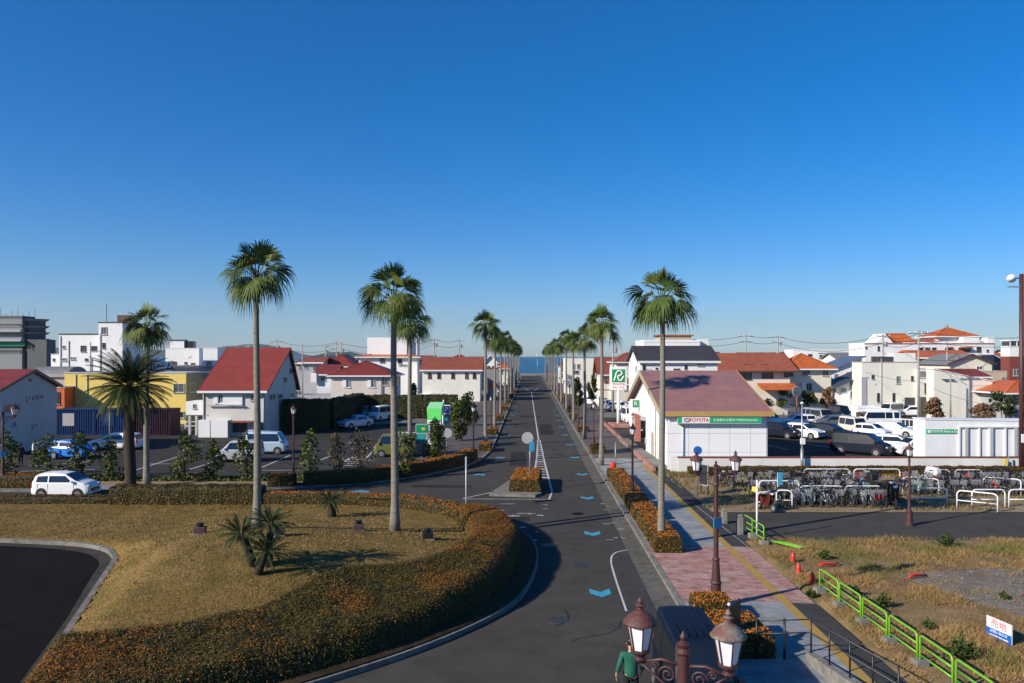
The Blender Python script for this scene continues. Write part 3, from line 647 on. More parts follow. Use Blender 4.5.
# repairs, cracks and tyre-worn spots in the asphalt
for pts in ([(-.2, 60.5), (1.1, 60.4), (1.2, 69.0), (-.1, 69.2)], [(3.0, 84), (4.4, 84), (4.7, 97), (3.3, 97)], [(-2.0, 40.4), (.9, 40.2), (.9, 41.2), (-2.0, 41.4)], [(-6.5, 50.6), (-2.5, 50.2), (-2.6, 51.3), (-6.4, 51.6)], [(1.0, 108), (3.8, 108), (3.9, 111), (1.1, 111)]):
    flatmesh('road_repair', pts, .0045, 'asphalt_repair')
rc = random.Random(12)
for k in range(26):
    x, y = rc.uniform(-1.5, 4), rc.uniform(18, 90); a = rc.choice([0, 1.57, 1.4, .3])+rc.uniform(-.3, .3); P_ = [(x, y)]
    for j in range(rc.randint(5, 14)):
        a += rc.uniform(-.5, .5); x += math.cos(a)*.35; y += math.sin(a)*.35; P_.append((x, y))
    P_ = [p for p in P_ if st(-3, p[1])[0] < p[0] < st(4, p[1])[0]]
    if len(P_) > 3 and not (P_[0][1] < 42 and P_[0][0] < 1.2): line_mark('road_crack', P_, rc.uniform(.015, .03), .0052, 'asphalt_dark')
for px, py, r_ in [(581, 565, .30), (548, 545, .32), (577, 447, .35), (560, 620, .3)]:
    x, y = G(px, py); flatmesh('manhole_cover', [(x+r_*math.cos(i*PI/10), y+r_*math.sin(i*PI/10)) for i in range(20)], .0056, 'manhole')
# parking bay lines, left
for a, b in [((52, 478), (70, 470)), ((135, 471), (179, 457)), ((190, 470), (222, 460)), ((262, 468), (290, 456)), ((320, 461), (332, 456)), ((336, 467), (352, 458)), ((366, 459), (374, 451)), ((60, 470), (90, 461))]:
    line_mark('parking_line', [G(*a), G(*b)], .14, .056, 'road_white')
for a, b in [((28, 466), (90, 463)), ((20, 472), (95, 470)), ((150, 464.5), (178, 464.5)), ((155, 447.5), (164, 446.5)), ((262, 471), (300, 471)), ((352, 460), (374, 461)), ((380, 411), (392, 411))]:
    line_mark('parking_line', [G(*a), G(*b)], .12, .057, 'road_white')
for k in range(5):
    a = G(337+k*2.6, 466.5-k*1.9); line_mark('hatching_line', [a, (a[0]+1.5, a[1]+.2)], .2, .058, 'road_white')
for k in range(9):
    x = 15+k*4.6; line_mark('parking_line', [(x, 70), (x-1.2, 75)], .12, .106, 'road_white')
# ------------------------------------------------------------------ palms
def fan_crown_mesh(seed, nf=36, pet=.88, L=.98, name='crown'):
    r = random.Random(seed); V = []; Fc = []; mi = []
    def q(a, b, c, d, m_):
        o = len(V); V.extend([a, b, c, d]); Fc.append((o, o+1, o+2, o+3)); mi.append(m_)
    for i in range(nf):
        u = (i+.5)/nf; el = math.radians(84-112*u**.9+r.uniform(-9, 9)); az = i*2.39996+r.uniform(-.35, .35)
        p = pet*r.uniform(.55, 1.15)*(1.0 if el > .2 else .9); LL = L*r.uniform(.82, 1.1)
        d = Vector((math.cos(az)*math.cos(el), math.sin(az)*math.cos(el), math.sin(el)))
        hub = d*p+Vector((0, 0, .15-.12*p*p)); side = Vector((-math.sin(az), math.cos(az), 0)); ro = r.uniform(-1.0, 1.0); upv = side.cross(d); side = (side*math.cos(ro)+upv*math.sin(ro)).normalized(); nrm = side.cross(d)
        m_ = 2 if (el < -.85 and r.random() < .6) else (1 if r.random() < .35 else 0)
        w = .025; q(d*.05-side*w, d*.05+side*w, hub+side*w*.6, hub-side*w*.6, 1)
        d2 = (d*.8+Vector((0, 0, -.55*max(0, math.cos(el))**1.5))).normalized(); side = (side-d2*side.dot(d2)).normalized(); nrm = side.cross(d2); ns = 17; span = math.radians(60)
        for k in range(ns):
            th = -span+2*span*k/(ns-1)+r.uniform(-.04, .04); c, s_ = math.cos(th), math.sin(th); l = LL*(.72+.28*c)*r.uniform(.88, 1.08)
            rd = (d2*c+side*s_).normalized(); tg = (-d2*s_+side*c).normalized()
            fold = nrm*(.10*(1-c))
            a = hub; m1 = hub+rd*l*.5-fold*l+Vector((0, 0, -.05*l)); wd_ = l*.5*2*span/(ns-1)*.52
            dr = .42*r.uniform(.7, 1.3); kk = 1.15-.85*max(0, math.sin(el))**2; m2 = hub+rd*l*.78+Vector((0, 0, -.24*l*kk*dr*2.2)); e = hub+rd*l*.93+Vector((0, 0, -l*dr*1.35*kk))
            o = len(V); mm = m_ if r.random() < .9 else 1
            V.extend([a, m1-tg*wd_, m1+tg*wd_, m2-tg*wd_*.55, m2+tg*wd_*.55, e])
            Fc.extend([(o, o+1, o+2), (o+1, o+3, o+4, o+2), (o+3, o+5, o+4)]); mi.extend([mm, mm, mm])
    me = D.meshes.new(name); me.from_pydata([tuple(v) for v in V], [], Fc)
    for x in ('palm_green', 'palm_light', 'palm_dead'): me.materials.append(M[x])
    me.polygons.foreach_set('material_index', mi); me.update(); return me
CROWNS = [fan_crown_mesh(100+i, 34+3*(i % 3)) for i in range(6)]
def fan_palm(x, y, z0, ztop, label, group=None, r0=.21, k=0, sc=1.0, lean=(0, 0)):
    root = empty('fan_palm', (x, y, z0), 0, label, 'palm tree', group); h = ztop-z0-.0
    n = 14; pts = []; rs = []
    for i in range(n+1):
        u = i/n; pts.append((lean[0]*u*u+.03*math.sin(u*5+k), lean[1]*u*u, h*u)); rs.append((r0*(1.45-.45*min(1, u*9)) if u < .12 else r0*(1-.36*u))*(1+.03*math.sin(i*2.3+k)))
    mb = MB(); mb.tube(pts, rs, 'palm_trunk', 12); mb.build('trunk', root)
    t = MB(); rr = random.Random(k); hb = .9*sc
    t.lathe([(r0*.62, h-hb), (r0*.95, h-hb*.6), (r0*1.15, h-.2), (r0*.7, h+.15)], 'palm_boot', c=(lean[0], lean[1]), n=10)
    for i in range(22):
        a = rr.uniform(0, 2*PI); zz = h-rr.uniform(0, hb); ro = r0*.8; l = rr.uniform(.15, .4)
        p0 = Vector((lean[0]+math.cos(a)*ro, lean[1]+math.sin(a)*ro, zz)); p1 = p0+Vector((math.cos(a)*.16, math.sin(a)*.16, rr.uniform(-.25, .2)))
        t.add([p0-Vector((0, 0, .05)), p0+Vector((0, 0, .05)), p1], [(0, 1, 2)], 'palm_boot')
    t.build('old_leaf_bases', root)
    c = D.objects.new('crown', CROWNS[k % 6]); COL.objects.link(c); c.parent = root; c.location = (lean[0], lean[1], h); c.rotation_euler = (rr.uniform(-.06, .06), rr.uniform(-.06, .06), rr.uniform(0, 6.28)); c.scale = (sc, sc, sc*rr.uniform(.95, 1.08))
    return root
def crownz(py, Y): return wz(py, Y)
fan_palm(-10.4, 32.6, 1.1, wz(280, 32.6), 'tallest fan palm on the round lawn, behind the triple sago palm', k=0, r0=.165, sc=1.0)
fan_palm(-5.15, 35.0, .6, wz(301, 35), 'stout fan palm on the right half of the round lawn', k=1, r0=.18, sc=1.0)
fan_palm(-7.5, 58.9, .1, wz(327, 58.9), 'fan palm standing in the curved orange hedge by the olive van', k=2, r0=.19, sc=1.05)
fan_palm(-23.1, 50.6, .1, wz(330, 50.6), 'fan palm on the pavement just right of the date palm', k=3, r0=.19, sc=1.08)
for k, y in enumerate(RP):
    x = 6.47 if k == 0 else 5.3+S*y
    tz = wz(303, y) if k == 0 else (wz(327, y) if k == 1 else 10.2+.8*math.sin(k*1.9))
    fan_palm(x, y, .12, tz, '%s fan palm on the right side of the avenue, counted from the near end' % ORD[k], 'fan palms lining the right kerb', k=k+4, r0=.155 if k == 0 else .165, sc=1.03 if k == 0 else (1.05 if k < 3 else .96))
for k, y in enumerate(LP):
    fan_palm(-4.15+S*y, y, .1, 10.2+.8*math.sin(k*2.3+1), '%s fan palm on the left side of the avenue, counted from the near end' % ORD[k], 'fan palms lining the left kerb', k=k+9, r0=.165, sc=1.05 if k < 2 else .96)

def pinnate(V, Fc, mi, base, az, el0, curve, length, nl, ll, r, mats=(0, 1), w=.028, vang=.6):
    """arching feather leaf"""
    p = Vector(base); el = el0; ds = length/nl; m_ = mats[0] if r.random() < .7 else mats[1]
    sd_ = Vector((-math.sin(az), math.cos(az), 0)); prev = p.copy()
    for i in range(nl):
        u = i/nl; el -= curve*ds*(0.6+1.0*u); d = Vector((math.cos(az)*math.cos(el), math.sin(az)*math.cos(el), math.sin(el))); p = p+d*ds
        up = sd_.cross(d); o = len(V); V.extend([prev-sd_*.015, prev+sd_*.015, p+sd_*.012, p-sd_*.012]); Fc.append((o, o+1, o+2, o+3)); mi.append(mats[1]); prev = p.copy()
        if u < .12: continue
        l = ll*math.sin(PI*(.15+.8*u))**.7*r.uniform(.85, 1.1)
        for s_ in (-1, 1):
            dirn = (sd_*s_*math.cos(vang*.6)+up*.35+d*.75).normalized(); e = p+dirn*l+Vector((0, 0, -.12*l)); o = len(V)
            V.extend([p-d*w*.7, p+d*w*.9, e+d*w*.2]); Fc.append((o, o+1, o+2)); mi.append(m_)
def feather_crown(name, seed, nf, length, nl, ll, emax, emin, curve, mats, w=.03):
    r = random.Random(seed); V = []; Fc = []; mi = []
    for i in range(nf):
        u = (i+.5)/nf; el = math.radians(emax-(emax-emin)*u+r.uniform(-7, 7)); az = i*2.39996+r.uniform(-.25, .25)
        pinnate(V, Fc, mi, (math.cos(az)*.08, math.sin(az)*.08, 0), az, el, curve*r.uniform(.8, 1.2), length*r.uniform(.85, 1.1), nl, ll, r, w=w)
    me = D.meshes.new(name); me.from_pydata([tuple(v) for v in V], [], Fc)
    for x in mats: me.materials.append(M[x])
    me.polygons.foreach_set('material_index', mi); me.update(); return me
x, y = -21.45, 44.9
root = empty('date_palm', (x, y, .1), 0, 'dark shaggy date palm with arching feathery fronds on the lawn edge', 'palm tree')
mb = MB(); h = 6.5; n = 26; rr = random.Random(4)
mb.tube([(.05*math.sin(i*.3), 0, h*i/n) for i in range(n+1)], [(.40 if i == 0 else .30-.035*i/n+(.12 if i > n-5 else 0)+.12*max(0, (i-n*.75)/n*2))*(1+.05*(i % 2)) for i in range(n+1)], 'date_trunk', 14); mb.build('trunk', root)
t = MB()
for i in range(120):
    a = i*2.39996; zz = h-1.5*(i/120); ro = .36; p0 = Vector((math.cos(a)*ro, math.sin(a)*ro, zz)); p1 = p0+Vector((math.cos(a)*.16, math.sin(a)*.16, .22)); sdv = Vector((-math.sin(a), math.cos(a), 0))*.07
    t.add([p0-sdv, p0+sdv, p1], [(0, 1, 2)], 'date_trunk')
t.build('old_leaf_bases', root)
c = D.objects.new('crown', feather_crown('crown', 5, 125, 2.5, 36, .42, 86, -42, .33, ('date_green', 'cycad_green'), .032)); COL.objects.link(c); c.parent = root; c.location = (0, 0, h)
CY = [feather_crown('crown', 60+i, 34, .78, 16, .17, 78, -20, .9, ('cycad_green', 'date_green'), .028) for i in range(3)]
root = empty('sago_palm', (-8.6, 26.9, 1.2), 0, 'triple trunked sago palm on the lawn before the tallest palm', 'sago palm')
for i, (bx, by, hx, hy, hz) in enumerate([(-.15, .3, -.62, .35, 1.05), (.25, .45, .30, .65, 1.35), (.15, -.35, .38, -.1, .55)]):
    mb = MB(); mb.tube([(bx, by, -.15), (bx*.5+hx*.5, by*.5+hy*.5, hz*.5), (hx, hy, hz)], [.17, .13, .12], 'date_trunk', 10); tr = mb.build('trunk', root)
    c = D.objects.new('crown', CY[i]); COL.objects.link(c); c.parent = root; c.location = (hx, hy, hz); c.scale = (1.0, 1.0, 1.0)
root = empty('sago_palm', (-8.95, 39.7, .2), 0, 'single small sago palm near the back hedge of the lawn', 'sago palm')
mb = MB(); mb.tube([(0, 0, -.1), (.02, 0, .45), (0, 0, .9)], [.24, .2, .18], 'date_trunk', 10); mb.build('trunk', root)
c = D.objects.new('crown', CY[1]); COL.objects.link(c); c.parent = root; c.location = (0, 0, .9)

# ------------------------------------------------------------------ broad-leaved shrubs and trees
def shrub(name, label, cat, x, y, z0, h, rad, n=1500, size=.12, mats=('tree_green', 'tree_light', 'tree_dark'), mix=(.5, .25, .25), seed=1, trunk=.0, lobes=9, group=None, flat=1.0, stems=3):
    r = np.random.default_rng(seed); rr = random.Random(seed)
    root = empty(name, (x, y, z0), 0, label, cat, group)
    zc0 = trunk; C_ = []
    for i in range(lobes):
        u = (i+.5)/lobes; a = rr.uniform(0, 2*PI); q = math.sin(PI*min(.95, .25+.65*u))*rad*rr.uniform(.3, .85); C_.append((math.cos(a)*q, math.sin(a)*q, zc0+(h-zc0)*(.12+.8*u)))
    C_ = np.array(C_); which = r.integers(0, lobes, n); sg = np.array([rad*.30*flat, rad*.30*flat, (h-zc0)*.12])
    dv = r.normal(size=(n, 3)); dv /= np.linalg.norm(dv, axis=1)[:, None]; dv *= (r.uniform(.25, 1.0, (n, 1))**.5)*1.5
    P = C_[which]+dv*sg; P[:, 2] = np.clip(P[:, 2], zc0*.6+.05, h*1.05)
    V, Fq = leaf_quads(P, size, seed=seed, up=.2); lobe_m = r.uniform(size=lobes)[which]*.5+r.uniform(size=n)*.5
    mi = np.where(lobe_m < mix[0], 0, np.where(lobe_m < mix[0]+mix[1], 1, 2))
    me = np_mesh('crown', V, Fq, list(mats), mi); o = D.objects.new('crown', me); COL.objects.link(o); o.parent = root
    mb = MB()
    for k in range(stems):
        a = rr.uniform(0, 6.28); b = (math.cos(a)*.06*k, math.sin(a)*.06*k, -.1); c_ = C_[rr.randrange(lobes//2, lobes)]
        mb.tube([b, (c_[0]*.4, c_[1]*.4, c_[2]*.5), tuple(c_)], [.05+.02*trunk, .035, .012], 'bark', 6)
        for j in range(2):
            e = C_[rr.randrange(lobes)]; mb.tube([(c_[0]*.4, c_[1]*.4, c_[2]*.5), tuple(e)], [.025, .008], 'bark', 5)
    mb.build('trunk', root); return root
sap = [(6, 477, 431, 24, 'dark leafy bush at the far left beside the lamp post'), (50, 481, 434, 30, 'leafy bush in front of the bright blue car'), (82, 479, 433, 20, 'thin sapling hiding the dark blue car\'s nose'), (112, 480, 438, 22, 'leafy bush in front of the white wagon left of the date palm'),
       (184, 480, 434, 28, 'leafy bush right of the pale palm trunk by the empty bays'), (213, 479, 441, 18, 'low bush just left of the silver wagon'), (246, 480, 434, 20, 'upright bush against the trunk of the tallest palm'), (309, 479, 431, 24, 'green leafy sapling just right of the brown lamp post'),
       (337, 477, 434, 18, 'sparse sapling between the lamp post and the hatched bay'), (362, 477, 430, 26, 'round open twiggy bush left of the stout palm trunk'), (406, 470, 430, 20, 'bush in front of the olive van between two palm trunks')]
for i, (px, by, ty, w, lab) in enumerate(sap):
    y = min(G(px, by, .1)[1], 54.0); h = wz(ty, y)-.1
    bare = i in (8, 9)
    shrub('car_park_bush', lab, 'bush', wx(px, y), y, .09, h, w/800*y*.62, n=700 if not bare else 420, size=.13, mats=('bush_olive', 'tree_light', 'tree_dark') if not bare else ('twig', 'tree_dark', 'bush_olive'), mix=(.45, .2, .35), seed=200+i, lobes=10, stems=4)
shrub('car_park_tree', 'bushy tree in front of the green awning and the white car', 'tree', wx(434, 60), 60, .1, 3.4, .95, n=1500, size=.14, mats=('bush_olive', 'tree_green', 'tree_dark'), seed=230)
shrub('car_park_tree', 'olive upright tree right of the blue parking sign', 'tree', wx(456, 78), 78, .1, wz(403, 78), 1.1, n=1700, size=.16, mats=('bush_olive', 'tree_green', 'tree_dark'), seed=231, lobes=12)
shrub('car_park_tree', 'tall dark green upright tree at the corner of the white house', 'tree', wx(468, 94), 94, .1, wz(394, 94), 1.3, n=1800, size=.18, mats=('tree_dark', 'tree_green', 'bush_olive'), seed=232, lobes=12)
# planting strip ground cover
P = []
r_ = np.random.default_rng(5); X_ = r_.uniform(-45, -9, 9000); Y_ = r_.uniform(52.3, 54.1, 9000); P = np.column_stack([X_, Y_, .12+r_.uniform(0, .28, 9000)*(np.sin(X_*1.1)*.5+.6)])
V, Fq = leaf_quads(P, .12, seed=3); me = np_mesh('ground_cover', V, Fq, ['tree_green', 'bush_olive', 'hedge_orange'], r_.choice(3, 9000, p=[.55, .4, .05])); o = D.objects.new('ground_cover', me); COL.objects.link(o); tag(o, 'low green ground cover under the car park bushes', 'ground cover', kind='stuff')
# tall dark hedges behind the left car park
def tall_hedge(lab, pts, w, h, seed, mats=('tree_dark', 'tree_green', 'hedge_green'), dens=45, size=.2, z0=.05):
    root = hedge_path('tall_hedge', lab, pts, w, h, z0, orange=0, dens=dens, size=size, seed=seed, lump=.22)
    for c in root.children:
        for i, q in enumerate(mats): c.data.materials[i] = M[q]
    return root
tall_hedge('tall dark clipped hedge beside the blue shaded gable wall', [(-25.0, 87.5), (-20.2, 88.2)], 1.6, 3.5, 81)
tall_hedge('tall dark hedge running back along the side of the left car park', [(-20.6, 89.5), (-20.2, 106)], 1.5, 3.3, 82, dens=25, size=.22)
tall_hedge('long dark hedge under the white house with two shuttered windows', [(-19.8, 107), (-7.3, 107)], 1.5, 3.0, 83, dens=30, size=.22)
# trees elsewhere
TR = [(783, 112, 388, 11, 'tree_light', 'bright green bush in front of the orange tiled porch'), (763, 113, 391, 13, 'tree_dark', 'dark tree in the shade behind the mauve roofed hall'), (808, 112, 391, 11, 'bush_olive', 'round yellow green bush behind the road mirror'),
      (827, 113, 388, 9, 'twig', 'reddish shrub below the slate grey roof'), (965, 128, 363, 15, 'tree_dark', 'dark green dome of a tree above the red roof slope'), (566, 190, 357, 8, 'tree_green', 'far green tree beside the cream building'),
      (576, 128, 378, 8, 'tree_dark', 'dark round tree left of the rental sign'), (592, 124, 376, 7, 'tree_dark', 'dark tree just behind the rental sign post'), (579, 122, 391, 8, 'tree_green', 'low green tree in front of the parked white cars up the avenue'),
      (933, 92, 398, 16, 'twig', 'bare reddish shrub at the corner of the cream warehouse'), (1003, 97, 392, 20, 'tree_dark', 'dark tree beneath the red tiled bungalow at the far right'), (985, 90, 404, 18, 'twig', 'brown winter scrub beside the cream warehouse'),
      (352, 140, 378, 10, 'tree_dark', 'dark garden tree left of the shuttered white house'), (413, 118, 384, 7, 'tree_dark', 'dark tree in the gap beside the white house')]
for i, (px, Y, ty, w, mm, lab) in enumerate(TR):
    h = wz(ty, Y); shrub('garden_tree', lab, 'tree', wx(px, Y), Y, 0, h, w/800*Y*.75, n=900, size=.24, mats=(mm, 'tree_green' if mm != 'twig' else 'palm_dead', 'tree_dark'), mix=(.6, .2, .2), seed=260+i, trunk=.25*h, lobes=9)

# ------------------------------------------------------------------ dry field
fld = [st(9.42, -15), (70, -15), (70, 35.6), st(9.42, 35.6)]
def Hfield(x, y, d): return .10+min(d*.3, .06)+.09*max(0, noise2(x, y, .35, 4))+.05*noise2(x, y, 1.3, 6)*min(1, d)
heightgrid('field', [st(9.42, 8), (34, 8), (34, 35.55), st(9.42, 35.55)], Hfield, .35, 'dry_field', lo=-.05, kind=ST)
sp = [(885, 574), (940, 570), (1040, 568), (1110, 590), (1090, 640), (1020, 620), (975, 606), (925, 588)]
stony_poly = [G(*p, .15) for p in sp]
sx_ = [p[0] for p in stony_poly]
def Hst(x, y, d): return Hfield(x, y, 1)+.02+.05*noise2(x, y, 1.1, 12)+min(0, d*.12-.06)
_r = np.random.default_rng(31); Q = np.column_stack([_r.uniform(12, 30, 9000), _r.uniform(22, 34, 9000)]); Q = Q[pts_in_poly(Q, stony_poly)][:3200]; bs = []; bf = []
for i, (a, b_) in enumerate(Q):
    s_ = _r.uniform(.008, .026)*(1 if i % 30 else 2.2); z_ = .10+.06+.05*noise2(a, b_, 1.3, 6)+.09*max(0, noise2(a, b_, .35, 4))+.04; o_ = len(bs); j_ = _r.uniform(.6, 1.3, 6)
    bs += [(a-s_*j_[0], b_, z_), (a, b_-s_*j_[1], z_), (a+s_*j_[2], b_, z_), (a, b_+s_*j_[3], z_), (a+s_*.2, b_, z_+s_*.8*j_[4]), (a, b_, z_-s_*.5)]
    bf += [(o_, o_+1, o_+4), (o_+1, o_+2, o_+4), (o_+2, o_+3, o_+4), (o_+3, o_, o_+4)]
me = np_mesh('gravel', np.array(bs), np.array(bf), ['stone'], np.zeros(len(bf))); o = D.objects.new('gravel', me); COL.objects.link(o); tag(o, 'loose grey stones on the gravel patch in the dry plot', 'gravel', kind='stuff')
heightgrid('stony_ground', smooth_line(stony_poly+[stony_poly[0]], 4)[:-1], Hst, .3, 'stony', lo=0.10, kind=ST)
n = 170000; r_ = np.random.default_rng(9)
P = np.column_stack([r_.uniform(9.6, 26, n), 14+22*r_.uniform(size=n)**1.1]); P = P[(P[:, 0] > 9.75+S*P[:, 1]-.1) & (P[:, 0] < .72*P[:, 1]+2) & (P[:, 1] < 35.5)]
ins = pts_in_poly(P, stony_poly); den = np.array([mnoise.noise(Vector((p[0]*.5, p[1]*.5, 1)))+.6*mnoise.noise(Vector((p[0]*1.9, p[1]*1.9, 2))) for p in P]); keep = (r_.uniform(size=len(P)) < np.clip(.55+den*1.3, .08, 1)*np.where(ins, .22, 1)); P = P[keep]; den = den[keep]
hh = r_.uniform(.06, .20, len(P))*np.clip(.75+den*1.2, .4, 1.6); az = r_.uniform(0, 2*PI, len(P)); lean = r_.normal(0, .9, (len(P), 2)); z = np.array([Hfield(a, b, 1) for a, b in P])
w_ = .010
A = np.column_stack([P[:, 0]-np.cos(az)*w_, P[:, 1]-np.sin(az)*w_, z-.02]); B = np.column_stack([P[:, 0]+np.cos(az)*w_, P[:, 1]+np.sin(az)*w_, z-.02]); T = np.column_stack([P[:, 0]+lean[:, 0]*hh, P[:, 1]+lean[:, 1]*hh, z+hh])
V = np.stack([A, B, T], 1).reshape(-1, 3); gr = np.array([mnoise.noise(Vector((p[0]*.4+9, p[1]*.4, 7))) for p in P])
mi = np.where(r_.uniform(size=len(P)) < np.clip(.08+gr*1.3+np.clip((P[:, 1]-31)/5, 0, .25), .02, .8), 1, 0)
me = np_mesh('dry_grass', V, np.arange(len(V)).reshape(-1, 3), ['grass_straw', 'grass_green'], mi); o = D.objects.new('dry_grass', me); COL.objects.link(o); tag(o, 'dry straw coloured grass over the vacant plot', 'grass', kind='stuff')
# short dormant grass on the island lawn
n = 120000; P = np.column_stack([r_.uniform(-30, 0, n), 20+26*r_.uniform(size=n)**1.0]); P = P[pts_in_poly(P, isl_view)]; P = P[~pts_in_poly(P, mass_poly)]; P = P[~((dist_poly(P, outer) < 1.5) & (P[:, 0] > -9) & (P[:, 1] < 41))]; P = P[np.abs(P[:, 0]) < .66*P[:, 1]]
dd = dist_poly(P, isl_view+[isl_view[0]]); den = np.array([mnoise.noise(Vector((p[0]*.35, p[1]*.35, 5)))+.5*mnoise.noise(Vector((p[0]*1.5, p[1]*1.5, 2))) for p in P]); k_ = r_.uniform(size=len(P)) < np.clip(.75+den, .2, 1); P = P[k_]; dd = dd[k_]; den = den[k_]
z = np.array([min(Hisl(a, b), .12+q*.5)+.03*noise2(a, b, 1.5) for (a, b), q in zip(P, dd)]); hh = r_.uniform(.025, .07, len(P)); az = r_.uniform(0, 6.28, len(P)); w_ = .016; ln = r_.normal(0, .035, (len(P), 2))
V = np.stack([np.column_stack([P[:, 0]-np.cos(az)*w_, P[:, 1]-np.sin(az)*w_, z-.01]), np.column_stack([P[:, 0]+np.cos(az)*w_, P[:, 1]+np.sin(az)*w_, z-.01]), np.column_stack([P[:, 0]+ln[:, 0], P[:, 1]+ln[:, 1], z+hh])], 1).reshape(-1, 3)
mi = np.where(r_.uniform(size=len(P)) < np.clip(.25-den*.8, .05, .8), 1, 0); mi[r_.uniform(size=len(P)) < .06] = 2
me = np_mesh('lawn_grass', V, np.arange(len(V)).reshape(-1, 3), ['lawn_straw', 'lawn_green', 'twig'], mi); o = D.objects.new('lawn_grass', me); COL.objects.link(o); tag(o, 'short dormant grass blades on the round lawn', 'grass', kind='stuff')
# grass fringe along the white wall and round the bicycle racks
n = 30000; P = np.column_stack([r_.uniform(9.8, 36, n), np.where(r_.uniform(size=n) < .55, r_.uniform(54.0, 56.2, n), r_.uniform(42.4, 53, n))]); den = np.array([mnoise.noise(Vector((p[0]*.6, p[1]*.6, 1))) for p in P]); P = P[(den > .02) | (P[:, 1] > 54.6)]
P = P[P[:, 0] > 10.4]; hh = r_.uniform(.06, .22, len(P)); az = r_.uniform(0, 6.28, len(P)); w_ = .03
V = np.stack([np.column_stack([P[:, 0]-np.cos(az)*w_, P[:, 1]-np.sin(az)*w_, np.full(len(P), .09)]), np.column_stack([P[:, 0]+np.cos(az)*w_, P[:, 1]+np.sin(az)*w_, np.full(len(P), .09)]), np.column_stack([P[:, 0]+r_.normal(0, .05, len(P)), P[:, 1], .1+hh])], 1).reshape(-1, 3)
me = np_mesh('verge_grass', V, np.arange(len(V)).reshape(-1, 3), ['grass_green', 'grass_straw', 'twig'], r_.choice(3, len(P), p=[.5, .3, .2])); o = D.objects.new('verge_grass', me); COL.objects.link(o); tag(o, 'short grass along the white wall and bicycle racks', 'grass', kind='stuff')
WD = [(947, 547, 532, 30, 'lone spiky weed at the edge of the path'), (884, 608, 590, 16, 'upright dark weed in the middle of the dry plot'), (963, 660, 632, 34, 'large dark green weed beside the lowest green railing'), (928, 630, 617, 14, 'small dark weed left of the land sale sign'),
      (856, 597, 583, 16, 'weed just behind the second green railing panel'), (811, 597, 588, 12, 'dark clump of weed by the first green railing panel'), (825, 560, 549, 20, 'low leafy green weed left of the pit in the plot'), (1004, 600, 590, 10, 'tiny weed near the right edge on stony ground'),
      (880, 520, 512, 3, 'thin weed by the lamp foot')]
for i, (px, by, ty, w, lab) in enumerate(WD[:8]):
    x, y = G(px, by, .15); h = max(.3, wz(ty, y)-.15); rt = empty('weed', (x, y, .12), 0, lab, 'weed'); rw = random.Random(300+i); mb = MB()
    for k in range(60 if w > 20 else 36):
        a = rw.uniform(0, 6.28); sp_ = rw.uniform(0, 1)*w/800*y*.5; hz_ = h*(1-.5*sp_/(w/800*y*.5+.01))*rw.uniform(.5, 1.05); e = Vector((math.cos(a)*sp_, math.sin(a)*sp_, hz_)); 
        for j in range(5):
            u = .35+.16*j; p = e*u; sv = Vector((math.cos(a+1.6+j*2), math.sin(a+1.6+j*2), .3))*.09; mb.add([p-Vector((0, 0, .02)), p+sv, p+Vector((0, 0, .04))+e*.06], [(0, 1, 2)], 'tree_green' if k % 3 else 'tree_dark')
        sv = Vector((-math.sin(a), math.cos(a), 0))*.008; mb.add([-sv, sv, e], [(0, 1, 2)], 'tree_green')
    mb.build('leaves', rt)
# ------------------------------------------------------------------ street lamps
def lantern_parts(root, x, y, z, s=1.0, cap='iron_brown', n=6):
    """six-sided tapered lantern whose foot is at z"""
    b = MB(); b.lathe([(.05*s, 0), (.10*s, .05*s), (.06*s, .09*s), (.13*s, .14*s), (.15*s, .17*s), (.15*s, .20*s)], 'iron_brown', c=(x, y), n=12, z=z)
    base = b.build('lantern_base', root)
    g = MB(); g.lathe([(.125*s, .20*s), (.205*s, .60*s)], 'milk_glass', c=(x, y), n=n, z=z); gl = g.build('lantern_glass', root)
    fr = MB()
    for k in range(n):
        a = 2*PI*k/n; fr.tube([(x+.130*s*math.cos(a), y+.130*s*math.sin(a), z+.19*s), (x+.212*s*math.cos(a), y+.212*s*math.sin(a), z+.61*s)], .012*s, 'iron_brown', 5, smooth=False)
    fr.build('lantern_frame', gl)
    c = MB(); c.lathe([(.20*s, .585*s), (.262*s, .592*s), (.268*s, .612*s), (.235*s, .645*s), (.20*s, .70*s), (.13*s, .755*s), (.08*s, .78*s), (.05*s, .80*s)], cap, c=(x, y), n=20, z=z, smooth=True); cp = c.build('lantern_cap', root)
    f = MB(); f.lathe([(.05*s, .81*s), (.05*s, .84*s), (.085*s, .87*s), (.03*s, .90*s), (.05*s, .93*s), (.005*s, .99*s)], cap, c=(x, y), n=10, z=z); f.build('finial', cp)
def spiral(cx, z, r0, turns, flip, n=26):
    return [(cx+flip*(r0*(1-i/n*.8))*math.cos(turns*2*PI*i/n), 0, z+(r0*(1-i/n*.8))*math.sin(turns*2*PI*i/n)) for i in range(n+1)]
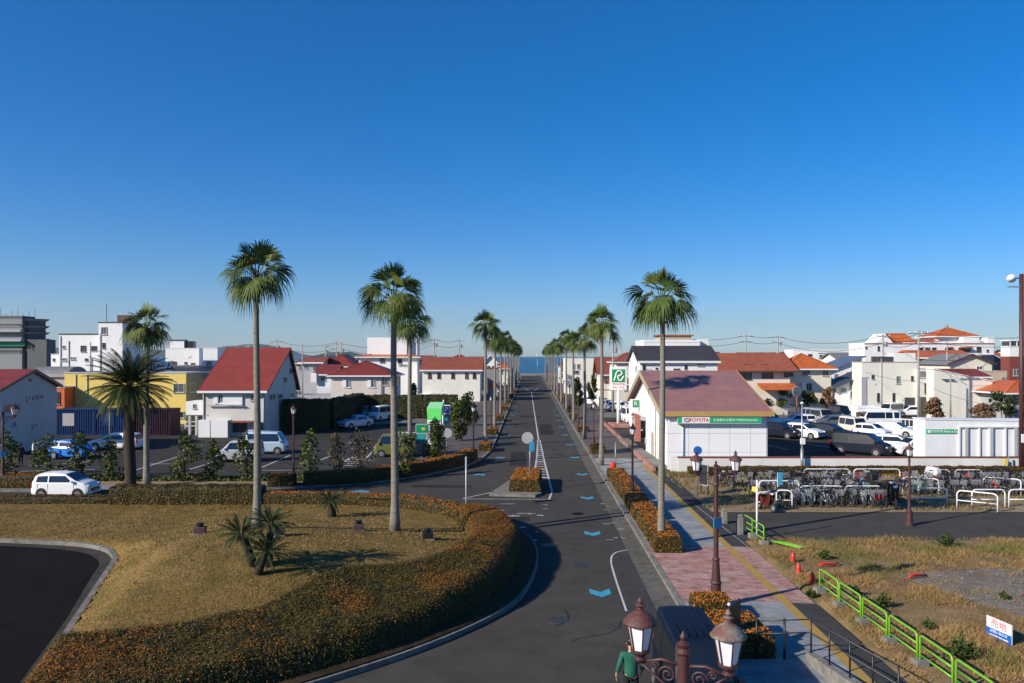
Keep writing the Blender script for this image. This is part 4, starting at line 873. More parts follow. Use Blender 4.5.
def double_lamp(x, y, z0, top, arm, rz, label, caps=('iron_brown', 'iron_brown'), plate=None, s=1.0, group=None):
    root = empty('double_street_lamp', (x, y, z0), rz, label, 'street lamp', group); H = top-z0; za = H-.95*s
    p = MB(); p.lathe([(.20, 0), (.21, .12), (.17, .18), (.16, .75), (.19, .80), (.15, .86), (.11, 1.5), (.13, 1.55), (.085, 1.62), (.07, za-.35), (.10, za-.30), (.075, za-.22), (.075, za+.20), (.10, za+.24), (.06, za+.29), (.085, za+.34), (.03, za+.38), (.045, za+.43), (.005, za+.50)], 'iron_brown', n=14); p.build('pole', root)
    for sg in (-1, 1):
        a = MB(); a.tube([(0, 0, za+.06), (sg*arm*.5, 0, za+.10), (sg*arm, 0, za+.02)], .022, 'iron_brown', 6)
        a.tube([(sg*.05, 0, za-.30), (sg*arm*.35, 0, za-.24), (sg*arm*.75, 0, za-.08), (sg*arm*.95, 0, za+.0)], .015, 'iron_brown', 6)
        a.tube(spiral(sg*arm*.36, za-.08, .11, 1.6, sg), .013, 'iron_brown', 6); a.tube(spiral(sg*arm*.66, za-.0, .055, 1.4, -sg), .011, 'iron_brown', 5)
        a.build('scroll_arm', root); lantern_parts(root, sg*arm, 0, za+.02, .95*s, caps[0 if sg < 0 else 1])
    if plate:
        b = MB(); b.box(-.20, .16, -.11, -.085, plate-.17, plate+.17, 'sign_skyblue', rot=.55); b.build('blue_plate', root)
        b = MB(); b.box(-.05, .05, -.10, .1, plate-.04, plate+.04, 'dark_metal'); b.build('plate_clamp', root)
    return root
double_lamp(2.14, 10.0, 0, 5.20, .555, math.radians(-26), 'nearest double lamp, cropped by the bottom edge above the van', ('cap_rust', 'cap_worn'), s=.88)
double_lamp(wx(716, 26.1), 26.1, .12, wz(450, 26.1)-.02, .64, 0, 'brown double lantern lamp with a small blue plate on its pole', ('cap_rust', 'cap_rust'), plate=2.75, s=.86)
double_lamp(wx(3.0, 49.8), 49.8, .1, wz(403, 49.8), .62, math.radians(20), 'double lantern lamp with a light blue plate at the far left edge', plate=2.1)
def single_lamp(x, y, z0, H, label, group='brown single lantern street lamps', dark=False, plain=False):
    root = empty('street_lamp', (x, y, z0), R.uniform(0, 1), label, 'street lamp', group); m_ = 'dark_metal' if dark else 'iron_brown'
    p = MB(); h = H-.72; p.lathe([(.22, 0), (.22, .10), (.17, .16), (.15, .62), (.17, .66), (.10, .74), (.065, 1.2), (.05, h-.12), (.075, h-.08), (.05, h-.03), (.05, h+.02)], m_, n=12); p.build('pole', root)
    lantern_parts(root, 0, 0, h, .78, 'cap_rust' if not dark else m_); return root
single_lamp(wx(909.3, 38.7), 38.7, .1, 3.95, 'single lantern lamp standing on the path before the bicycle racks')
single_lamp(wx(293.5, 51.6), 51.6, .1, wz(405, 51.6)-.1, 'single lantern lamp between two hedge blocks by the left car park')
single_lamp(wx(632.5, 44.9), 44.9, .12, wz(424, 44.9)-.12, 'thin dark single lamp between orange hedges on the right kerb', dark=True)
single_lamp(wx(593.5, 73.5), 73.5, .12, 4.0, 'first red brown lamp beyond the dark one up the right kerb')
single_lamp(wx(473.5, 63.2), 63.2, .1, 4.4, 'thin dark lamp at the tip of the curved hedge left of the avenue', dark=True)
for k, (sd_, y) in enumerate([(1, 95), (1, 116), (1, 137), (1, 158), (-1, 84), (-1, 103), (-1, 124), (-1, 145)]):
    single_lamp((5.6 if sd_ > 0 else -4.2)+S*y, y, .1, 4.1, '%s distant lantern lamp up the %s side of the avenue' % (ORD[k % 4], 'right' if sd_ > 0 else 'left'), 'distant lantern lamps')
# distant railway-style lamp far up at the shore
for x, lab in ((-2.3+.0, 'slim shore lamp at the left end of the avenue'), (10.2, 'slim shore pole at the right end of the avenue')):
    rt = empty('shore_lamp', (x, 322, 0), 0, lab, 'street lamp'); p = MB(); p.tube([(0, 0, 0), (0, 0, 8.2)], .09, 'galvanised', 6); p.build('pole', rt)
    p = MB(); p.lathe([(.1, 8.1), (.4, 8.3), (.4, 8.6), (.05, 8.9)], 'milk_glass', n=10); p.build('lamp_head', rt)

# ------------------------------------------------------------------ signs
def round_sign(x, y, z0, top, label, r=.30, back='mirror_back', face='sign_blue', plate=None, rz=0, side=False, pole='galvanised', pr=.03, off=0):
    root = empty('road_sign', (x, y, z0), rz, label, 'road sign'); p = MB(); p.tube([(0, 0, 0), (0, 0, top-z0-(.02 if not side else 0))], pr, pole, 8); p.build('pole', root)
    zc = top-z0-r
    if side:
        f = MB(); f.box(-.035, -.015, -.16, .2, zc-.32, zc+.3, 'sign_white'); f.box(.015, .035, -.2, .16, zc-.32, zc+.3, 'sign_white'); f.build('sign_plate', root)
    else:
        f = MB(); f.disc((off, -.06, zc), r, (0, 1, 0), .02, back); f.build('sign_disc', root)
        f = MB(); f.disc((off, -.035, zc), r*.97, (0, 1, 0), .012, face); f.build('sign_face', root)
    if plate:
        f = MB(); f.box(plate[0], plate[1], -.075, -.05, plate[2], plate[3], plate[4]); f.build('sign_plate', root)
    return root
round_sign(wx(530, 49.5), 49.5, .16, wz(432, 49.5), 'round grey backed mirror sign on the hedged traffic island', r=.36, off=-.16, plate=(-.04, .26, 2.25, 2.85, 'sign_skyblue'), pr=.045)
round_sign(wx(466, 43.2), 43.2, 0, wz(457, 43.2), 'slim white post with a narrow plate at the lawn edge junction', side=True, pole='white_paint', pr=.028)
round_sign(wx(446.5, 61.5), 61.5, .1, wz(428, 61.5), 'round grey sign on a pole rising behind the curved hedge', r=.38, off=.05, pole='galvanised')
round_sign(wx(697.5, 46.2), 46.2, .12, wz(446, 46.2), 'round blue road sign behind the left lantern of the lamp', r=.25, back='sign_blue')
round_sign(wx(615.5, 57.5), 57.5, .12, 2.1, 'short grey post beside the red striped barrel', r=.03, pr=.04)
round_sign(wx(98, 85), 85, .1, wz(418, 85), 'round white sign in front of the blue container', r=.32, back='sign_white', pole='white_paint', pr=.06)
# notice board on two posts behind the double lamp
rt = empty('notice_board', (wx(704.5, 47.3), 47.3, .1), -1.05, 'dark framed notice board on two posts by the dirt patch', 'notice board')
b = MB(); b.tube([(-.28, 0, 0), (-.28, 0, 1.9)], .035, 'dark_metal', 6); b.tube([(.28, 0, 0), (.28, 0, 1.8)], .035, 'dark_metal', 6); b.build('posts', rt)
b = MB(); b.box(-.34, .34, -.05, -.01, .55, 1.82, 'mirror_back'); b.box(-.30, .30, -.062, -.051, .60, 1.77, 'window_glass'); b.build('board', rt)
# black board near the van
rt = empty('information_board', (wx(734, 21.9), 21.9, .12), .95, 'black information board on posts behind the near hedge', 'information board')
b = MB(); b.box(-.42, .42, -.04, .04, 0.75, 1.40, 'sign_black'); b.build('board', rt)
for s_ in (-.38, .38):
    b = MB(); b.tube([(s_, 0, 0), (s_, 0, 1.45)], .03, 'dark_metal', 6); b.build('post', rt)
b = MB(); b.lathe([(.03, 1.44), (.05, 1.47), (.03, 1.52)], 'white_paint', c=(-.38, 0), n=8); b.build('post_cap', rt)
# rental sign on tall white post
Yr = 93.0; xr = wx(618.3, Yr)
rt = empty('rental_sign', (xr, Yr, .1), math.radians(2), 'tall white rental sign with a green square and letter R', 'sign')
b = MB(); b.tube([(0, 0, 0), (0, 0, 4.5)], .19, 'white_paint', 10); b.build('pole', rt)
b = MB(); b.box(-1.0, 1.0, -.14, .14, wz(390, Yr)-.1, wz(367, Yr)-.1, 'sign_white'); panel = b.build('panel', rt, bevel=.03)
zt = wz(367, Yr)-.1; b = MB(); b.box(-.76, .76, -.155, -.141, zt-1.78, zt-.26, 'sign_green'); gsq = b.build('green_square', rt)
b = MB(); zc = zt-1.02
pth = smooth_line([(-.50, zc-.60), (-.36, zc-.05), (-.20, zc+.42), (.06, zc+.60), (.34, zc+.50), (.40, zc+.24), (.20, zc+.06), (-.06, zc-.02), (-.02, zc-.34), (.10, zc-.54), (.32, zc-.50), (.50, zc-.26), (.60, zc-.02)], 5)
b.tube([(x_, -.158, z_) for x_, z_ in pth], .075, 'sign_white', 6); b.build('emblem', gsq)
text_part('TOYOTA', .34, (0, -.145, zt-2.02), 'sign_red', rt, sx=1.05, bold=.008)
text_part('Rent a Car', .30, (0, -.145, zt-2.36), 'sign_red', rt, sx=1.0, bold=.003)
b = MB(); b.box(-.9, 1.1, -2.1, 2.0, 0, .38, 'kerb_pink'); pb = b.build('planter_kerb', rt, bevel=.05)
# pink pillar with small green sign
Yp = 77.0
rt = empty('gate_pillar', (wx(637.4, Yp), Yp, .1), 0, 'pink pillar standing under the far end of the hall roof', 'pillar')
b = MB(); b.box(-.27, .27, -.27, .27, 0, wz(407, Yp)-.1, 'pillar_pink'); b.box(-.31, .31, -.31, .31, wz(407, Yp)-.1, wz(406, Yp)-.02, 'pillar_pink'); b.build('shaft', rt)
for i, yy in enumerate((76.0, 79.5)):
    rt = empty('gate_lamp', (wx(645.5 if i == 0 else 633, yy), yy, .1), 0, ['brown gate lamp just right of the pink pillar', 'brown gate lamp just left of the pink pillar'][i], 'lamp')
    p = MB(); p.tube([(0, 0, 0), (0, 0, 2.0)], .05, 'iron_brown', 8); p.build('pole', rt); lantern_parts(rt, 0, 0, 1.9, .75, 'cap_rust')
# parking signs, green awning kiosk, left car park
Yk = 73.0
rt = empty('parking_sign', (wx(443.5, Yk), Yk, .1), 0, 'blue P parking sign above a grey blue panel beside the green awning', 'sign')
b = MB(); b.tube([(0, 0, 0), (0, 0, 5.2-1)], .06, 'white_paint', 8); b.build('pole', rt)
b = MB(); b.box(-.1, .62, -.10, -.06, wz(415, Yk), wz(406, Yk), 'sign_white'); b.box(-.03, .55, -.112, -.101, wz(414.2, Yk), wz(406.8, Yk), 'sign_blue'); b.build('panel', rt)
text_part('P', .68, (.26, -.118, wz(410.5, Yk)-.02), 'sign_white', rt, bold=.02)
b = MB(); b.box(-.05, .55, -.10, -.06, wz(425, Yk), wz(416, Yk), 'container_blue'); b.box(.08, .40, -.108, -.101, wz(421.6, Yk), wz(418.8, Yk), 'sign_green'); b.build('lower_panel', rt)
rt = empty('awning_kiosk', (wx(436, 70), 70, .05), 0, 'bright green sloping awning on a white frame over the ticket machine', 'awning')
b = MB(); z1, z2, z3 = wz(402, 72.5)-.05, wz(408.3, 71.2)-.05, wz(419.5, 70)-.05
x0, x1, x2, x3 = wx(430, 72.5)-wx(436, 70), wx(443.5, 72.5)-wx(436, 70), wx(427.5, 70)-wx(436, 70), wx(441, 70)-wx(436, 70)
b.add([(x0, 2.5, z1), (x1, 2.5, z1), (x1-.05, 1.2, z2), (x0-.15, 1.2, z2), (x0, 2.5, z1-.08), (x1, 2.5, z1-.08), (x1-.05, 1.2, z2-.1), (x0-.15, 1.2, z2-.1)], [(0, 1, 2, 3), (7, 6, 5, 4), (0, 3, 7, 4), (1, 5, 6, 2), (0, 4, 5, 1)], 'awning_pale')
b.add([(x0-.15, 1.2, z2), (x1-.05, 1.2, z2), (x3, 0, z3), (x2, 0, z3), (x0-.15, 1.2, z2-.1), (x1-.05, 1.2, z2-.1), (x3, 0, z3-.12), (x2, 0, z3-.12)], [(0, 1, 2, 3), (7, 6, 5, 4), (0, 3, 7, 4), (1, 5, 6, 2), (2, 6, 7, 3)], 'awning_green'); b.build('awning', rt)
for xx, yy, zz in ((x2+.05, .05, z3-.1), (x3-.05, .05, z3-.1), (x0, 2.4, z1-.1), (x1-.05, 2.4, z1-.1)):
    b = MB(); b.tube([(xx, yy, 0), (xx, yy, zz)], .06, 'white_paint', 6); b.build('post', rt)
b = MB(); b.tube([(x2, 0, z3-.14), (x3, 0, z3-.14)], .06, 'white_paint', 6); b.tube([(x3, 0, z3-.14), (x1, 2.45, z1-.12)], .05, 'white_paint', 6); b.build('frame', rt)
rt = empty('ticket_machine', (wx(421.5, 67), 67, .05), 0, 'green and white ticket machine panel under the awning', 'ticket machine')
b = MB(); b.box(-.5, .5, 0, .5, 0, 2.55, 'stucco_grey'); b.build('cabinet', rt); b = MB(); b.box(-.45, .47, -.03, -.002, 1.85, 2.5, 'sign_green'); b.box(.0, .3, -.045, -.031, 2.05, 2.25, 'plate_yellow'); b.box(-.35, .3, -.03, -.002, .8, 1.75, 'paint_teal'); b.build('front_panel', rt)
# land sale sign in the dry plot
rt = empty('land_sign', (13.95, 22.9, .12), math.radians(-80), 'white and blue land sale sign with red characters in dry grass', 'sign')
b = MB(); b.box(-.46, .46, -.02, .02, .05, .62, 'sign_white'); b.box(-.46, .46, -.024, -.0205, .05, .31, 'sign_blue'); b.build('panel', rt)
text_part('売地', .26, (0, -.022, .46), 'sign_pink', rt, sx=1.15, bold=.004)
text_part('お問い合わせ', .10, (0, -.026, .235), 'sign_white', rt, sx=1.1); b = MB(); b.box(-.35, .35, -.0275, -.0245, .11, .14, 'sign_white'); b.build('white_rule', rt)
for s_ in (-.38, .38):
    b = MB(); b.tube([(s_, .04, -.1), (s_, .04, .6)], .02, 'white_paint', 5); b.build('stake', rt)

# ------------------------------------------------------------------ railings, cones
def hoop(w, h, r, mn, rail=None, name='green_railing', parent=None, bend=.12):
    b = MB(); pts = [(0, 0, 0), (0, 0, h-bend)]+[(bend-bend*math.cos(a), 0, h-bend+bend*math.sin(a)) for a in (PI/8, PI/4, 3*PI/8, PI/2)]
    pts += [(w-x_, 0, z_) for x_, _, z_ in pts[::-1]]; b.tube(pts, r, mn, 7)
    o = b.build('frame', parent)
    for z in rail or []: q = MB(); q.tube([(0, 0, z), (w, 0, z)], r*.8, mn, 6); q.build('rail', parent)
    return o
gp = [27.6, 26.0, 24.35, 22.7, 21.05, 19.4, 17.7]
for k, y in enumerate(gp):
    rt = empty('green_railing', (10.62+.03*k, y, .16), math.radians(-89), 'green pipe railing panel beside the dry plot, %s from its far end' % ORD[k], 'railing', 'green railing panels along the dry plot')
    hoop(1.5, .80, .032, 'rail_green', [.28, .53], parent=rt)
    b = MB(); b.box(-.16, .16, -.16, .16, -.15, .16, 'concrete', rot=.1); b.build('footing', rt)
for k, y in enumerate([37.3, 35.85]):
    rt = empty('green_railing', (10.72+.05*k, y, .14), math.radians(-86), ['green railing panel at the corner of the path', 'green railing panel just below the path corner one'][k], 'railing', 'green railing panels at the path corner')
    hoop(1.35, .82, .032, 'rail_green', [.28, .53], parent=rt)
    b = MB(); b.box(1.2, 1.5, -.16, .16, -.15, .2, 'concrete'); b.build('footing', rt)
rt = empty('fallen_railing', (11.9, 35.0, .22), math.radians(-60), 'green railing panel lying flat in the grass behind the corner', 'railing'); 
o = hoop(1.5, .8, .03, 'rail_green', [.3, .55], parent=rt); rt.rotation_euler = (math.radians(84), 0, math.radians(-60))
for k, (px, by, lab) in enumerate([(793, 563, 'red marker cone nearest the path corner'), (798.5, 574.5, 'red marker cone in the middle of the three'), (812.5, 584, 'red marker cone just above the green railing')]):
    x, y = G(px, by, .14); rt = empty('marker_cone', (x, y, .12), 0, lab, 'cone', 'red marker cones'); b = MB(); b.lathe([(.11, 0), (.10, .06), (.085, .3), (.05, .42), (.02, .46)], 'cone_red', n=10); b.build('cone', rt)
    b = MB(); b.box(-.16, .16, -.16, .16, -.03, .035, 'cone_red'); b.build('base', rt)
for k, (px, by, a, lab) in enumerate([(829, 568, .3, 'red fallen barrier strip behind the marker cones'), (920, 580, .5, 'long red tangled strip lying in the middle of the plot')]):
    x, y = G(px, by, .14); b = MB(); b.tube([(0, 0, .12), (.3, .05, .15), (.7, -.08, .13), (1.0, .1, .12)], [.045, .06, .05, .03], 'cone_red', 6); o = b.build('fallen_strip', None, loc=(x-.4, y, .12), rz=a); tag(o, lab, 'plastic strip')
for k, (px, by, lab, h_) in enumerate([(724.3, 523, 'short grey concrete bollard at the dirt edge', .6), (740, 534, 'taller grey concrete bollard beside the green railing corner', .8)]):
    x, y = G(px, by, .12); b = MB(); b.box(-.14, .14, -.14, .14, -.02, h_, 'concrete'); b.box(-.11, .11, -.11, .11, h_, h_+.12, 'concrete'); o = b.build('bollard', None, loc=(x, y, .1), bevel=.03); tag(o, lab, 'bollard')
b = MB(); b.tube([(0, 0, 0), (0, 0, wz(480, 35.9)-.1)], .045, 'white_paint', 8); o = b.build('white_post', None, loc=(wx(757, 35.9), 35.9, .1)); tag(o, 'tall white post at the path corner by the green railing', 'post')
# black stair railing and low concrete ramp, bottom right
rt = empty('ramp_railing', (7.9, 21.5, .12), 0, 'dark metal railing on a low concrete ramp wall by the pavement', 'railing')
b = MB(); b.add([(0, .0, 0), (.22, .0, 0), (.5, -5, 0), (.2, -5, 0), (0, 0, .22), (.22, 0, .22), (.5, -5, .7), (.2, -5, .7)], [(0, 1, 5, 4), (4, 5, 6, 7), (1, 2, 6, 5), (3, 0, 4, 7), (2, 3, 7, 6)], 'concrete'); b.build('ramp_wall', rt)
for k in range(5):
    b = MB(); yy = -.05-k*1.1; xx = .12+k*.055; z_ = .22+k*.105; b.tube([(xx, yy, z_-.1), (xx, yy, z_+.95)], .024, 'dark_metal', 6); b.build('post', rt)
for z_ in (.55, .9):
    b = MB(); b.tube([(-1.3, 0.1, z_+.12), (.0, .0, z_+.2), (.12, -.05, z_+.2), (.12+.22, -4.45, z_+.62)], .018, 'dark_metal', 6); b.build('handrail', rt)
for xx in (-1.3, -.55):
    b = MB(); b.tube([(xx, .08, 0), (xx, .08, 1.1)], .035, 'dark_metal', 6); b.build('post', rt)
# red-striped barrel up the kerb
b = MB(); b.lathe([(.20, 0), (.24, .12), (.24, .38), (.2, .5), (.05, .55)], 'cone_red', n=12); o = b.build('red_barrel', None, loc=(wx(613, 57.6), 57.6, .12)); tag(o, 'small red barrel at the end of the right kerb hedge', 'barrel')
# flood lamps on the lawn
for k, (px, py, yy, lab) in enumerate([(200, 553, 32.3, 'small purple floodlight box left of the sago palms'), (278, 546, 31.0, 'small dark floodlight box just right of the tallest palm'), (358.5, 535, 34.0, 'small purple floodlight box left of the stout palm trunk'), (427.5, 544, 33.3, 'small dark floodlight box right of the stout palm trunk')]):
    x = wx(px, yy); z = Hisl(x, yy); rt = empty('floodlight', (x, yy, z-.02), .2, lab, 'floodlight', 'floodlights on the lawn'); b = MB(); b.box(-.22, .22, -.18, .18, 0, .30, 'box_purple' if k in (0, 2) else 'black_plastic'); b.build('housing', rt, bevel=.02)
    b = MB(); b.lathe([(.07, .3), (.14, .36), (.16, .45), (.02, .47)], 'black_plastic', n=10); b.build('lamp_head', rt); b = MB(); b.box(-.3, .26, -.28, -.12, 0, .05, 'concrete'); b.build('base_stone', rt)
# white guard pipes beyond the left car park
for k, (a, b_) in enumerate([(134, 163), (169, 185), (186, 204), (206, 226)]):
    Yg = 88.0; rt = empty('guard_pipe', (wx(a, Yg), Yg, .05), 0, ['white guard pipe right of the date palm trunk', 'white guard pipe below the yellow building corner', 'white guard pipe below the white balcony', 'white guard pipe in front of the white house annex'][k], 'guard rail', 'white guard pipes beyond the left car park'); hoop(wx(b_, Yg)-wx(a, Yg), 1.0, .05, 'white_paint', [.55], parent=rt)

# ------------------------------------------------------------------ bicycles
def bike_meshes(frame, seed, basket=True):
    r = random.Random(seed); P_ = []
    for cx in (-.53, .53):
        b = MB(); n = 20; b.tube([(cx+.32*math.cos(2*PI*i/n), 0, .33+.32*math.sin(2*PI*i/n)) for i in range(n+1)], .026, 'rubber', 5, cap=False)
        b.tube([(cx+.295*math.cos(2*PI*i/n), 0, .33+.295*math.sin(2*PI*i/n)) for i in range(n+1)], .009, 'alloy', 4, cap=False)
        for i in range(8):
            a = PI*i/8; b.tube([(cx-.29*math.cos(a), 0, .33-.29*math.sin(a)), (cx+.29*math.cos(a), 0, .33+.29*math.sin(a))], .004, 'alloy', 3, smooth=False)
        P_.append(('wheel', b.mesh('wheel')))
    b = MB(); t = lambda *p, r_=.026: b.tube([(x_, y_, z_) for x_, y_, z_ in p], r_, frame, 6)
    t((-.53, .04, .33), (-.16, .02, .33)); t((-.53, .04, .33), (-.22, .02, .72)); t((-.10, 0, .30), (-.24, 0, .80)); t((-.10, 0, .30), (.34, 0, .78), r_=.032); t((-.19, 0, .62), (.35, 0, .72) if seed % 2 else (.33, 0, .84)); t((.31, 0, .92), (.42, 0, .62), (.53, .04, .33)); t((.42, 0, .60), (.53, -.04, .33))
    P_.append(('frame', b.mesh('frame')))
    b = MB(); b.tube([(.12, .27, .98), (.26, .22, 1.02), (.31, 0, .98), (.26, -.22, 1.02), (.12, -.27, .98)], .02, 'dark_metal', 6); b.tube([(.31, 0, .90), (.31, 0, .98)], .014, 'alloy', 6); P_.append(('handlebar', b.mesh('handlebar')))
    b = MB(); b.add([(-.42, -.10, .86), (-.42, .10, .86), (-.14, .03, .88), (-.14, -.03, .88), (-.40, -.08, .80), (-.40, .08, .80), (-.16, .02, .84), (-.16, -.02, .84)], [(0, 3, 2, 1), (4, 5, 6, 7), (0, 1, 5, 4), (1, 2, 6, 5), (2, 3, 7, 6), (3, 0, 4, 7)], 'black_plastic'); P_.append(('saddle', b.mesh('saddle')))
    for cx in (-.53, .53):
        b = MB(); vs = []
        for i in range(9):
            a = math.radians(40+i*17) if cx < 0 else math.radians(30+i*14); vs += [(cx+.35*math.cos(a), -.03, .33+.35*math.sin(a)), (cx+.35*math.cos(a), .03, .33+.35*math.sin(a))]
        b.add(vs, [(2*i, 2*i+1, 2*i+3, 2*i+2) for i in range(8)], 'alloy' if seed % 3 else frame); P_.append(('mudguard', b.mesh('mudguard')))
    if basket:
        b = MB(); m_ = 'alloy' if seed % 4 else 'dark_metal'
        for z_, s_ in ((.62, .75), (.72, .85), (.82, .93), (.90, 1.0)):
            b.tube([(.42, -.14*s_, z_), (.42, .14*s_, z_), (.42+.26*s_, .14*s_, z_), (.42+.26*s_, -.14*s_, z_), (.42, -.14*s_, z_)], .009, m_, 4, smooth=False)
        for yy in (-.12, -.06, 0, .06, .12): b.tube([(.42, yy, .90), (.42, yy*.8, .62), (.62, yy*.8, .62), (.68, yy, .90)], .013, m_, 4, smooth=False)
        P_.append(('basket', b.mesh('basket')))
    b = MB(); b.tube([(-.75, .07, .72), (-.40, .07, .72)], .01, 'alloy', 4); b.tube([(-.75, -.07, .72), (-.40, -.07, .72)], .01, 'alloy', 4); b.tube([(-.72, .07, .72), (-.53, .05, .34)], .008, 'alloy', 4); b.box(-.74, -.42, -.07, .07, .715, .725, 'alloy'); P_.append(('carrier', b.mesh('carrier')))
    return P_
bk = {}
for i, (cn, fm) in enumerate([('silver', 'alloy'), ('white', 'white_paint'), ('black', 'black_plastic'), ('navy', 'paint_navy'), ('sky blue', 'road_blue'), ('red', 'cone_red'), ('dark green', 'tree_green')]):
    bk[cn] = bike_meshes(fm, i+1)
def put_bike(cn, x, y, rz, lean, label, group):
    rt = empty('bicycle', (x, y, .1), 0, label, 'bicycle', group); rt.rotation_euler = (lean, 0, rz)
    for nm, me in bk[cn]: o = D.objects.new(nm, me); COL.objects.link(o); o.parent = rt
rb = random.Random(77); pool = ['silver']*5+['white']*2+['black']*7+['navy']*4+['sky blue', 'dark green', 'red']
def bike_row(xa, xb, y, step, where, gap=()):
    x = xa
    while x < xb:
        if not any(a < x < b_ for a, b_ in gap):
            cn = rb.choice(pool); put_bike(cn, x, y+rb.uniform(-.18, .18), math.radians(-90+rb.uniform(-16, 16))+(PI if rb.random() < .25 else 0), rb.uniform(-.12, .12), '%s city bicycle %s' % (cn, where), 'bicycles '+where)
        x += step*rb.uniform(.8, 1.25)
bike_row(12.9, 21.5, 50.6, .34, 'packed in the far rack, left half')
bike_row(22.0, 35.0, 50.6, .36, 'packed in the far rack, right half', gap=[(23.3, 24.8)])
bike_row(14.2, 21.2, 47.6, .38, 'in the middle row behind the near rack')
bike_row(23.2, 34.5, 47.6, .36, 'in the sparse middle row at the right')
bike_row(14.4, 20.4, 44.0, .25, 'crowding the near rack, lower left')
bike_row(31.0, 34, 45.2, .6, 'beside the empty near rack at the right edge')
hedge_path('clipped_hedge', 'low ragged green hedge between the bicycles and the white wall', [(12.2, 55.2), (24, 55.3), (38, 55.3)], .9, .55, .1, orange=.35, dens=60, size=.11, seed=91, lump=.12)
def rack(xa, xb, y, h, lab, rot=0, rails=(.42,)):
    rt = empty('bicycle_rack', (xa, y, .1), rot, lab, 'rack', 'white pipe bicycle racks'); hoop(xb-xa, h, .04, 'white_paint', list(rails), parent=rt, bend=.22)
Y1, Y2 = 49.3, 43.3
for a, b_, y, h, lab in [(759, 799, 45.5, 1.1, 'white pipe rack behind the white post, far left of its row'), (804, 850, 51.3, .95, 'second white pipe rack of the far row'), (854, 900, 51.3, .95, 'third white pipe rack of the far row'), (925, 950, 50.9, .95, 'white pipe rack by the pale green bicycle box'), (955, 982, 50.9, .95, 'white pipe rack of the far row left of the angled one'),
                      (800, 842, 44.9, .9, 'near white pipe rack hidden among the crowded bicycles'), (845, 881, 44.9, .9, 'near white pipe rack ending beside the black motorbike'), (908, 947, 43.9, .95, 'blue shaded near pipe rack right of the motorbike'), (972, 1005, 43.4, .95, 'empty near pipe rack in full sun'), (1009, 1040, 43.4, .95, 'last empty near pipe rack at the right edge')]:
    rack(wx(a, y), wx(b_, y), y, h, lab)
for px, y, w, a, lab in [(757.5, 42.6, .75, .2, 'small white hoop round the yellow scooter'), (776.5, 43.3, .8, -.3, 'small white hoop beside the light blue banner'), (903, 48, 1.9, -.5, 'angled white hoop behind the brown lamp'), (983.5, 48.0, 1.9, -.6, 'angled white hoop closing the far row'), (957, 43.2, 1.9, -.7, 'angled white hoop at the start of the empty racks')]:
    rack(wx(px, y), wx(px, y)+w, y, .95, lab, rot=a)
# scooter, motorbikes
def scooter(name, x, y, rz, body, box, label, big=1.0):
    rt = empty(name, (x, y, .1), rz, label, 'motorbike'); rt.scale = (big,)*3
    for cx in (-.55, .58): b = MB(); n = 16; b.tube([(cx+.19*math.cos(2*PI*i/n), 0, .24+.19*math.sin(2*PI*i/n)) for i in range(n+1)], .055, 'rubber', 7, cap=False); b.disc((cx, 0, .24), .13, (0, 1, 0), .05, 'alloy', 12); b.build('wheel', rt)
    b = MB(); b.extr([(-.8, .45), (-.75, .72), (-.3, .76), (-.12, .55), (-.05, .32), (.3, .30), (.42, .5), (.5, .95), (.40, .98), (.28, .45), (.0, .40), (-.1, .30), (-.6, .30)], -.15, .15, body, 'y'); b.build('body', rt, bevel=.03)
    b = MB(); b.extr([(-.82, .74), (-.80, .82), (-.3, .84), (-.2, .78)], -.13, .13, 'black_plastic', 'y'); b.build('seat', rt, bevel=.02)
    b = MB(); b.tube([(.34, -.3, 1.02), (.42, 0, 1.04), (.34, .3, 1.02)], .02, 'dark_metal', 6); b.tube([(.42, 0, 1.02), (.58, 0, .3)], .03, 'dark_metal', 6); b.build('handlebar', rt)
    b = MB(); b.lathe([(.05, 0), (.10, .03), (.09, .10), (.02, .12)], 'headlight', c=(.5, 0), z=.9, n=10); b.build('headlight', rt)
    if box: b = MB(); b.box(-.98, -.62, -.19, .19, .86, 1.16, box); b.build('top_box', rt, bevel=.05)
scooter('scooter', wx(766, 42.4), 42.4, -1.2, 'paint_maroon', 'plate_yellow', 'dark red scooter with a bright yellow box')
scooter('motorbike', wx(894, 43.4), 43.4, -1.9, 'black_plastic', None, 'large black motorbike parked behind the brown lamp', 1.25)
scooter('motorbike', wx(884, 44.6), 44.6, -1.4, 'black_plastic', 'black_plastic', 'second black motorbike under a cover beside the near rack', 1.3)
b = MB(); b.box(-.14, .14, -.02, .02, .95, 1.65, 'road_blue'); b.tube([(-.13, 0, 0), (-.13, 0, 1.65)], .02, 'white_paint', 5); o = b.build('banner', None, loc=(wx(780, 45), 45, .1)); tag(o, 'light blue upright banner among the bicycles', 'banner')
# canvas box and bin near the racks
b = MB(); b.box(-.4, .4, -.25, .25, .45, .75, 'awning_pale'); b.tube([(-.4, 0, 0), (-.4, 0, .5)], .03, 'white_paint'); b.tube([(.4, 0, 0), (.4, 0, .5)], .03, 'white_paint'); o = b.build('crate_stand', None, loc=(wx(917, 47.5), 47.5, .1), bevel=.03); tag(o, 'pale green box on legs among the bicycles', 'box')
b = MB(); b.extr([(-.5, .55), (-.35, .9), (.35, .95), (.5, .6), (.3, .45), (-.3, .4)], -.2, .2, 'ivory_cloth' if 'ivory_cloth' in M else 'white_paint', 'x'); o = b.build('covered_bicycle', None, loc=(wx(933, 50.6), 50.6, .35), rz=.4, bevel=.05); tag(o, 'bicycle under a cream cover in the far rack', 'bicycle')
